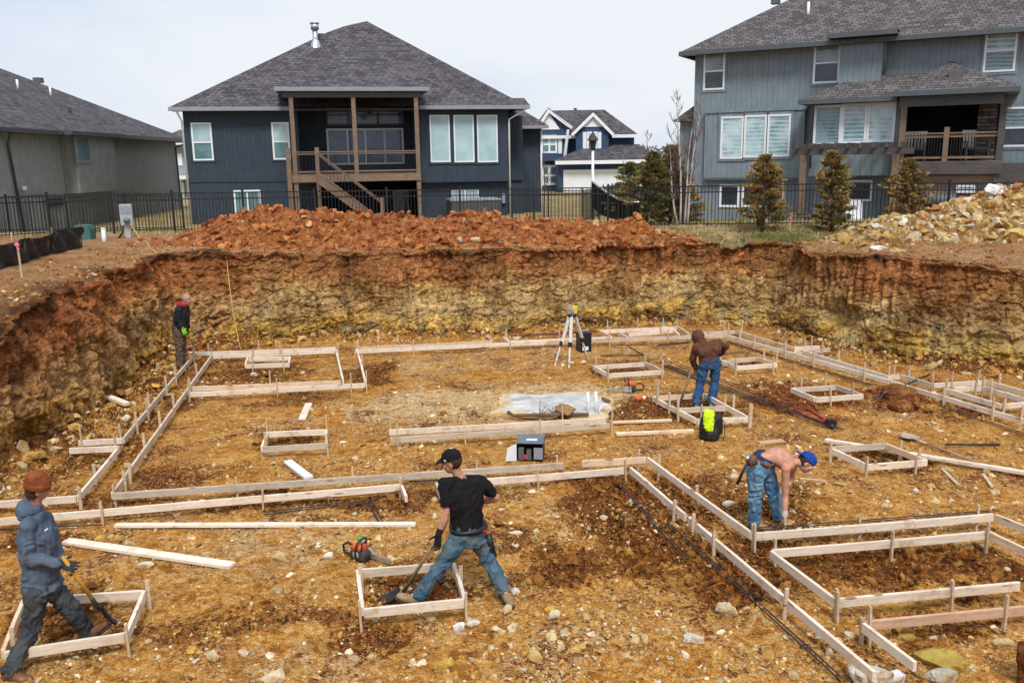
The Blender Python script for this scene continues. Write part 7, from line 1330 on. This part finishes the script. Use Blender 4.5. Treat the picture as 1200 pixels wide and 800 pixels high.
    for nm in 'LR':
        gm = opts.get('glove' + nm)
        if gm:
            el, wr = K['el' + nm], K['wr' + nm]; hd = opts.get('hand' + nm, {}); d = Vector(hd.get('d', wr - el)); n = Vector(hd.get('n', hc - wr)); G = MB(); hand(G, wr, d, n, hd.get('side', -1 if nm == 'L' else 1), hd.get('curl', .45), 1.14); dn = (el - wr).normalized(); G.capsule(wr + dn * .05, wr, .036, .036, 12); V, F = remesh(G, .005, 1); npmesh('glove', V, F, gm, body, True)
    return body
WHITE = MT['white']
# --- black shirt, striding left, shovel in the left hand
Y0 = 8.37
def JP(tab, y0):
    return {k: aty((v[0], v[1]), y0 + (v[2] if len(v) > 2 else 0)) for k, v in tab.items()}
aL = g((490, 700), .09); aR = g((591, 694), .09)
J = JP(dict(head=(529, 541, -.02), neck=(538, 558, .0), shL=(521, 566, -.12), shR=(564, 564, .12), elL=(523, 601, -.16), wrL=(514, 626, -.20), elR=(581.5, 583, .16), wrR=(560, 589, .30), hipL=(539, 629, -.06), hipR=(559, 628, .06), knL=(516, 664, -.12), knR=(575, 660, .06)), Y0)
J['anL'] = aL; J['anR'] = aR; J['toeL'] = aL + Vector((-.19, -.02, .10)); J['toeR'] = aR + Vector((.07, -.17, -.03)); J['anL'].z = .10; J['anR'].z = .12
hp = J['wrL'] + Vector((-.02, .03, -.09))
TEE = clothmat('black_cotton', (.012, .012, .014), .3, None, .04); JEAN = clothmat('worn_blue_denim', (.045, .105, .16), .35, (.12, .19, .22), .5); BLKGLOVE = plain('black_glove', (.02, .018, .018), .8, .2, 0, .3)
p2 = figure('person in black t-shirt and black cap striding with a shovel in a gloved hand', (Y0 * 0 + g((545, 697)).x, Y0, 0), J, (-.93, .18, -.28), SKIN, TEE, JEAN, TANBOOT, dict(top='tee', hem=.20, hat='cap', hatmat=TEE, hair=HAIRBROWN, hairlow=-.035, gloveL=BLKGLOVE, handL=dict(d=(-.12, .05, -1), n=(-.25, -.3, .0), side=1, curl=.75), handR=dict(curl=.6), logo=((.03, .055, -.082, .014, .009, WHITE),), soleL=(.45, 0, .9), seed=3, headup=(-.25, .0, 1)))
def on(o, mb, name, mat, parent): return mb.build(name, mat, parent, True, origin=None)
def addpart(body, name, mb, mat): 
    mb.v = [tuple(Vector(v) - body.location) for v in mb.v]; return mb.build(name, mat, body, True)
c = (J['hipL'] + J['hipR']) / 2; addpart(p2, 'belt', MB().loft([(c + Vector((0, 0, .085)), Vector((.194, .05, 0)), Vector((-.04, .158, 0))), (c + Vector((0, 0, .125)), Vector((.194, .05, 0)), Vector((-.04, .158, 0)))], 22), BLADE)
addpart(p2, 'red_cloth', MB().ell(J['hipR'] + Vector((.05, -.13, .115)), (.07, 0, 0), (0, .03, 0), (0, 0, .022)), plain('red_cloth', (.45, .02, .03), .8)); addpart(p2, 'tool_holster', MB().bar(J['hipR'] + Vector((.12, -.03, .03)), J['hipR'] + Vector((.17, -.02, -.24)), .04, .07), BLADE)
shovel(J['wrL'] + Vector((.10, .05, .12)), g((472, 694), .06), 'long handled shovel held by the person in the black t-shirt', WHANDLE, BLADE, (-.75, -.05, -.30), .11, .24)

# --- hoodie and beanie at the left edge, stepping right with a yellow shovel
Y0 = 7.35
aR = g((11, 786), .10); aL = g((102, 741), .12)
J = JP(dict(head=(45, 571, .0), neck=(41, 594, .02), shR=(32, 617, -.16), shL=(52, 609, .2), elR=(32, 654, -.2), wrR=(69, 660, -.12), elL=(62, 640, .26), wrL=(74, 658, .06), hipR=(42, 693, -.09), hipL=(59, 689, .10), knR=(38, 736, -.12), knL=(83, 712, .06)), Y0)
J['anR'] = aR; J['anL'] = aL; J['toeR'] = aR + Vector((.2, -.03, -.04)); J['toeL'] = aL + Vector((.13, .02, .13)); J['anL'].z = .13
HOODB = clothmat('faded_blue_fleece', (.085, .115, .165), .2, (.125, .16, .21), .1); PANTG = clothmat('dark_grey_canvas', (.042, .05, .058), .3, (.085, .10, .105), .2); RUST = clothmat('rust_knit', (.22, .065, .022), .25, None, .1); GREYGLOVE = plain('grey_glove', (.035, .045, .06), .8, .2, 0, .3)
sa = J['wrR'] + Vector((.02, .03, .06)); sb = aty((114, 710), 7.45)
p1 = figure('person in faded blue hoodie and rust beanie stepping through a pad form', (g((45, 768)).x, Y0, 0), J, (.8, .52, -.12), SKIN, HOODB, PANTG, LEATHER, dict(top='hoodie', hem=.03, hood='down', hat='beanie', hatmat=RUST, hair=HAIRBROWN, hairlow=-.085, gloveR=GREYGLOVE, gloveL=GREYGLOVE, handR=dict(d=(.75, .25, -.35), n=(0, .75, -.5), side=1, curl=.8), handL=dict(d=(.7, -.3, -.4), n=(.3, -.6, -.4), side=-1, curl=.8), soleL=(-.65, 0, .75), seed=8))
addpart(p1, 'print', MB().poly([aty((52, 621), 7.16), aty((56, 618), 7.18), aty((56.5, 619.5), 7.18), aty((52.5, 622.5), 7.16)]), WHITE)
gt = J['wrR'] + Vector((.07, .02, -.02)); d = (sb - gt).normalized(); shovel(gt - d * .10, sb, 'yellow handled shovel with black blade held by the person in the beanie', YHANDLE, BLADE, d + Vector((.25, 0, -.1)), .10, .25)

# --- shirtless, bent over the form at right
Y0 = 9.94
aR = g((884, 611), .09); aL = g((913, 606), .09)
J = JP(dict(head=(945, 542, -.02), neck=(929, 541, .0), shR=(921, 549, -.17), shL=(931, 538, .17), elR=(920, 583, -.17), wrR=(920, 604, -.24), elL=(926, 564, .16), wrL=(914, 576, .10), hipR=(886, 548, -.10), hipL=(896, 544, .10), knR=(884, 584, -.08), knL=(907, 580, .10)), Y0)
J['anR'] = aR; J['anL'] = aL; J['anR'].z = .10; J['anL'].z = .10; J['toeR'] = aR + Vector((.14, -.10, -.03)); J['toeL'] = aL + Vector((.18, -.08, -.03))
JEAN2 = clothmat('pale_blue_denim', (.085, .20, .36), .3, (.22, .36, .45), .22); BLUECAP = clothmat('royal_blue_cap', (.015, .06, .30), .15, None, .03); TANGLOVE = plain('tan_glove', (.55, .47, .34), .85, .15, 0, .3, 20)
RED = plain('red_print', (.5, .03, .04), .7)
p3 = figure('shirtless person in jeans and backwards blue cap bending down to the form', (g((900, 616)).x, Y0, 0), J, (.72, -.22, -.66), SKINRED, None, JEAN2, TANBOOT, dict(mid=aty((906, 535), Y0), hat='cap_back', hatmat=BLUECAP, hair=HAIRBROWN, hairlow=-.02, headup=(.66, .0, .75), gloveR=TANGLOVE, gloveL=TANGLOVE, handR=dict(d=(.05, -.1, -1), n=(-.8, .3, 0), side=1, curl=.4), handL=dict(d=(-.5, 0, -.8), n=(-.8, .2, -.1), side=-1, curl=.5), logo=((-.095, .075, -.03, .022, .014, RED), (-.105, .06, -.015, .012, .006, WHITE)), seed=12))
c = (J['hipL'] + J['hipR']) / 2
hx = Vector(2 * aty((906, 535), Y0) - (c + (J['shL'] + J['shR']) / 2) / 2 - c).normalized(); lt = (J['hipL'] - J['hipR']).normalized(); fx = hx.cross(lt)
addpart(p3, 'tool_belt', MB().loft([(c + hx * .075, lt * .186, fx * .148), (c + hx * .125, lt * .182, fx * .144)], 22), LEATHER); addpart(p3, 'tool_pouch', MB().bar(aty((881, 534), Y0 - .2), aty((882, 545), Y0 - .22), .11, .06), LEATHER); addpart(p3, 'waistband', MB().loft([(c + hx * .126, lt * .172, fx * .134), (c + hx * .155, lt * .166, fx * .128)], 22), plain('navy_band', (.02, .03, .09), .8))
t = thing('hammer', 'black handled hammer hanging from the belt of the shirtless person', 'hammer', aty((877, 538), Y0 - .25)); q = aty((864, 567), Y0 - .27) - Vector(t.location); MB().tube([(0, 0, 0), q * .5, q], [.014, .016, .021], 8).build('handle', BLADE, t, True); MB().tube([(-.03, -.04, .02), (.03, .07, .03)], .022, 8).build('head', MT['metal'], t, True)

# --- brown hoodie, back turned, leaning on a shovel
gY = g((827, 474)).y; Y0 = gY
aL = g((816, 473), .09); aR = g((834, 472), .09)
J = JP(dict(head=(817.5, 396, .10), neck=(822, 401, .06), shL=(815, 407, -.02), shR=(843, 402, .06), elL=(811, 419, .06), wrL=(815, 432, .16), elR=(850.5, 406, .10), wrR=(844, 415, .20), hipL=(825, 427, .0), hipR=(839, 425, .02), knL=(820.5, 450, .02), knR=(837, 449, .02)), Y0)
J['anL'] = aL; J['anR'] = aR; J['toeL'] = aL + Vector((-.05, .2, -.03)); J['toeR'] = aR + Vector((.05, .2, -.03))
BROWNH = clothmat('brown_fleece', (.115, .05, .032), .25, None, .12); JEAN3 = clothmat('blue_denim', (.022, .065, .155), .3, (.05, .115, .22), .15)
p4 = figure('person in brown hoodie with hood up leaning forward inside the double pad form', (g((826, 474)).x, Y0, 0), J, (-.55, .75, -.4), SKIN, BROWNH, JEAN3, TANBOOT, dict(top='hoodie', hem=.10, hood='up', headup=(-.35, .25, 1), handL=dict(d=(.05, .1, -1), n=(.6, .5, 0), side=1, curl=.7), handR=dict(d=(-.6, .2, -.6), n=(-.5, .4, .2), side=-1, curl=.6), seed=17))
spot = MB(); rs = random.Random(5)
sb = g((797, 472), .06); shovel(J['wrL'] + Vector((.05, .05, .32)), sb, 'wooden shovel held by the person in the brown hoodie', WHANDLE, BLADE, (-.5, -.3, -.6), .10, .22)

# --- black jacket in the far left corner
Y0 = g((211, 434)).y - .1; zf = fz(g((211, 434)).x, Y0)
J = JP(dict(head=(219.5, 351.5, .0), neck=(215.5, 357.5, .02), shR=(209.5, 362, -.16), shL=(217.5, 361.5, .18), elR=(208, 375, -.18), wrR=(213.5, 384.5, -.14), elL=(219, 374, .22), wrL=(220, 383.5, .2), hipR=(208.5, 388.5, -.09), hipL=(213, 388, .10), knR=(210, 408, -.08), knL=(214, 407, .10)), Y0)
J['anR'] = aty((210.5, 428), Y0 - .07); J['anL'] = aty((214, 427), Y0 + .1); J['toeR'] = J['anR'] + Vector((.16, -.12, -.04)); J['toeL'] = J['anL'] + Vector((.18, -.06, -.04))
JACK = clothmat('black_jacket', (.02, .024, .034), .3, None, .1); BRPANT = clothmat('brown_canvas', (.13, .09, .06), .3, (.18, .13, .09), .4); REDH = clothmat('red_fleece', (.42, .025, .03), .2, None, .05); LIME = plain('lime_glove', (.30, .55, .05), .7, .2, 0, .15)
p5 = figure('person in black jacket with red hood and lime gloves in the far left corner', (J['anR'].x + .05, Y0, 0), J, (.75, -.3, -.6), skinmat('ruddy_skin', (.46, .22, .16)), JACK, BRPANT, LEATHER, dict(top='jacket', hem=.04, hood='down', hoodmat=REDH, hair=HAIRGREY, hairlow=-.02, headup=(.3, -.1, 1), gloveR=LIME, gloveL=LIME, seed=23))

def pockets(body, pts, mat):
    for c, w, h, nrm in pts:
        c = Vector(c); n = Vector(nrm).normalized(); x = n.cross(Vector((0, 0, 1))).normalized(); u = x.cross(n); P = [c - x * w - u * h * .6, c - u * h, c + x * w - u * h * .6, c + x * w + u * h, c - x * w + u * h]; addpart(body, 'pocket', MB().prism(P, n * .012), mat)
# ---------------------------------------------------------------- sky and light
W = bpy.data.worlds.new('World'); SC.world = W; W.use_nodes = True; nt = W.node_tree; nt.nodes.clear()
_n = lambda t: nt.nodes.new(t)
sky = _n('ShaderNodeTexSky'); sky.sky_type = 'NISHITA'; sky.sun_disc = False; sky.sun_elevation = R(54); sky.sun_rotation = R(172); sky.air_density = 1.2; sky.dust_density = 3
tc = _n('ShaderNodeTexCoord'); mp = _n('ShaderNodeMapping'); mp.inputs['Scale'].default_value = (1, 1, 3.2); nt.links.new(tc.outputs['Generated'], mp.inputs[0])
nz = _n('ShaderNodeTexNoise'); nz.inputs['Scale'].default_value = 1.25; nz.inputs['Detail'].default_value = 6; nz.inputs['Roughness'].default_value = .5; nt.links.new(mp.outputs[0], nz.inputs['Vector'])
rp = _n('ShaderNodeValToRGB'); e = rp.color_ramp.elements; e[0].position = .36; e[0].color = (5.7, 6.85, 9.1, 1); e[1].position = .6; e[1].color = (9.0, 9.35, 9.95, 1); nt.links.new(nz.outputs[0], rp.inputs[0])
mx = _n('ShaderNodeMix'); mx.data_type = 'RGBA'; mx.inputs[0].default_value = .93; nt.links.new(sky.outputs[0], mx.inputs[6]); nt.links.new(rp.outputs[0], mx.inputs[7])
bg = _n('ShaderNodeBackground'); bg.inputs['Strength'].default_value = .1; nt.links.new(mx.outputs[2], bg.inputs[0]); ow = _n('ShaderNodeOutputWorld'); nt.links.new(bg.outputs[0], ow.inputs[0])
sl = bpy.data.lights.new('sun', 'SUN'); sl.energy = 3.0; sl.angle = R(16); sl.color = (1, .965, .92); so = bpy.data.objects.new('sun', sl); COL.objects.link(so)
_d = Vector((math.sin(R(172)) * math.cos(R(54)), math.cos(R(172)) * math.cos(R(54)), math.sin(R(54))))
so.rotation_euler = _d.to_track_quat('Z', 'Y').to_euler(); so.location = _d * 60
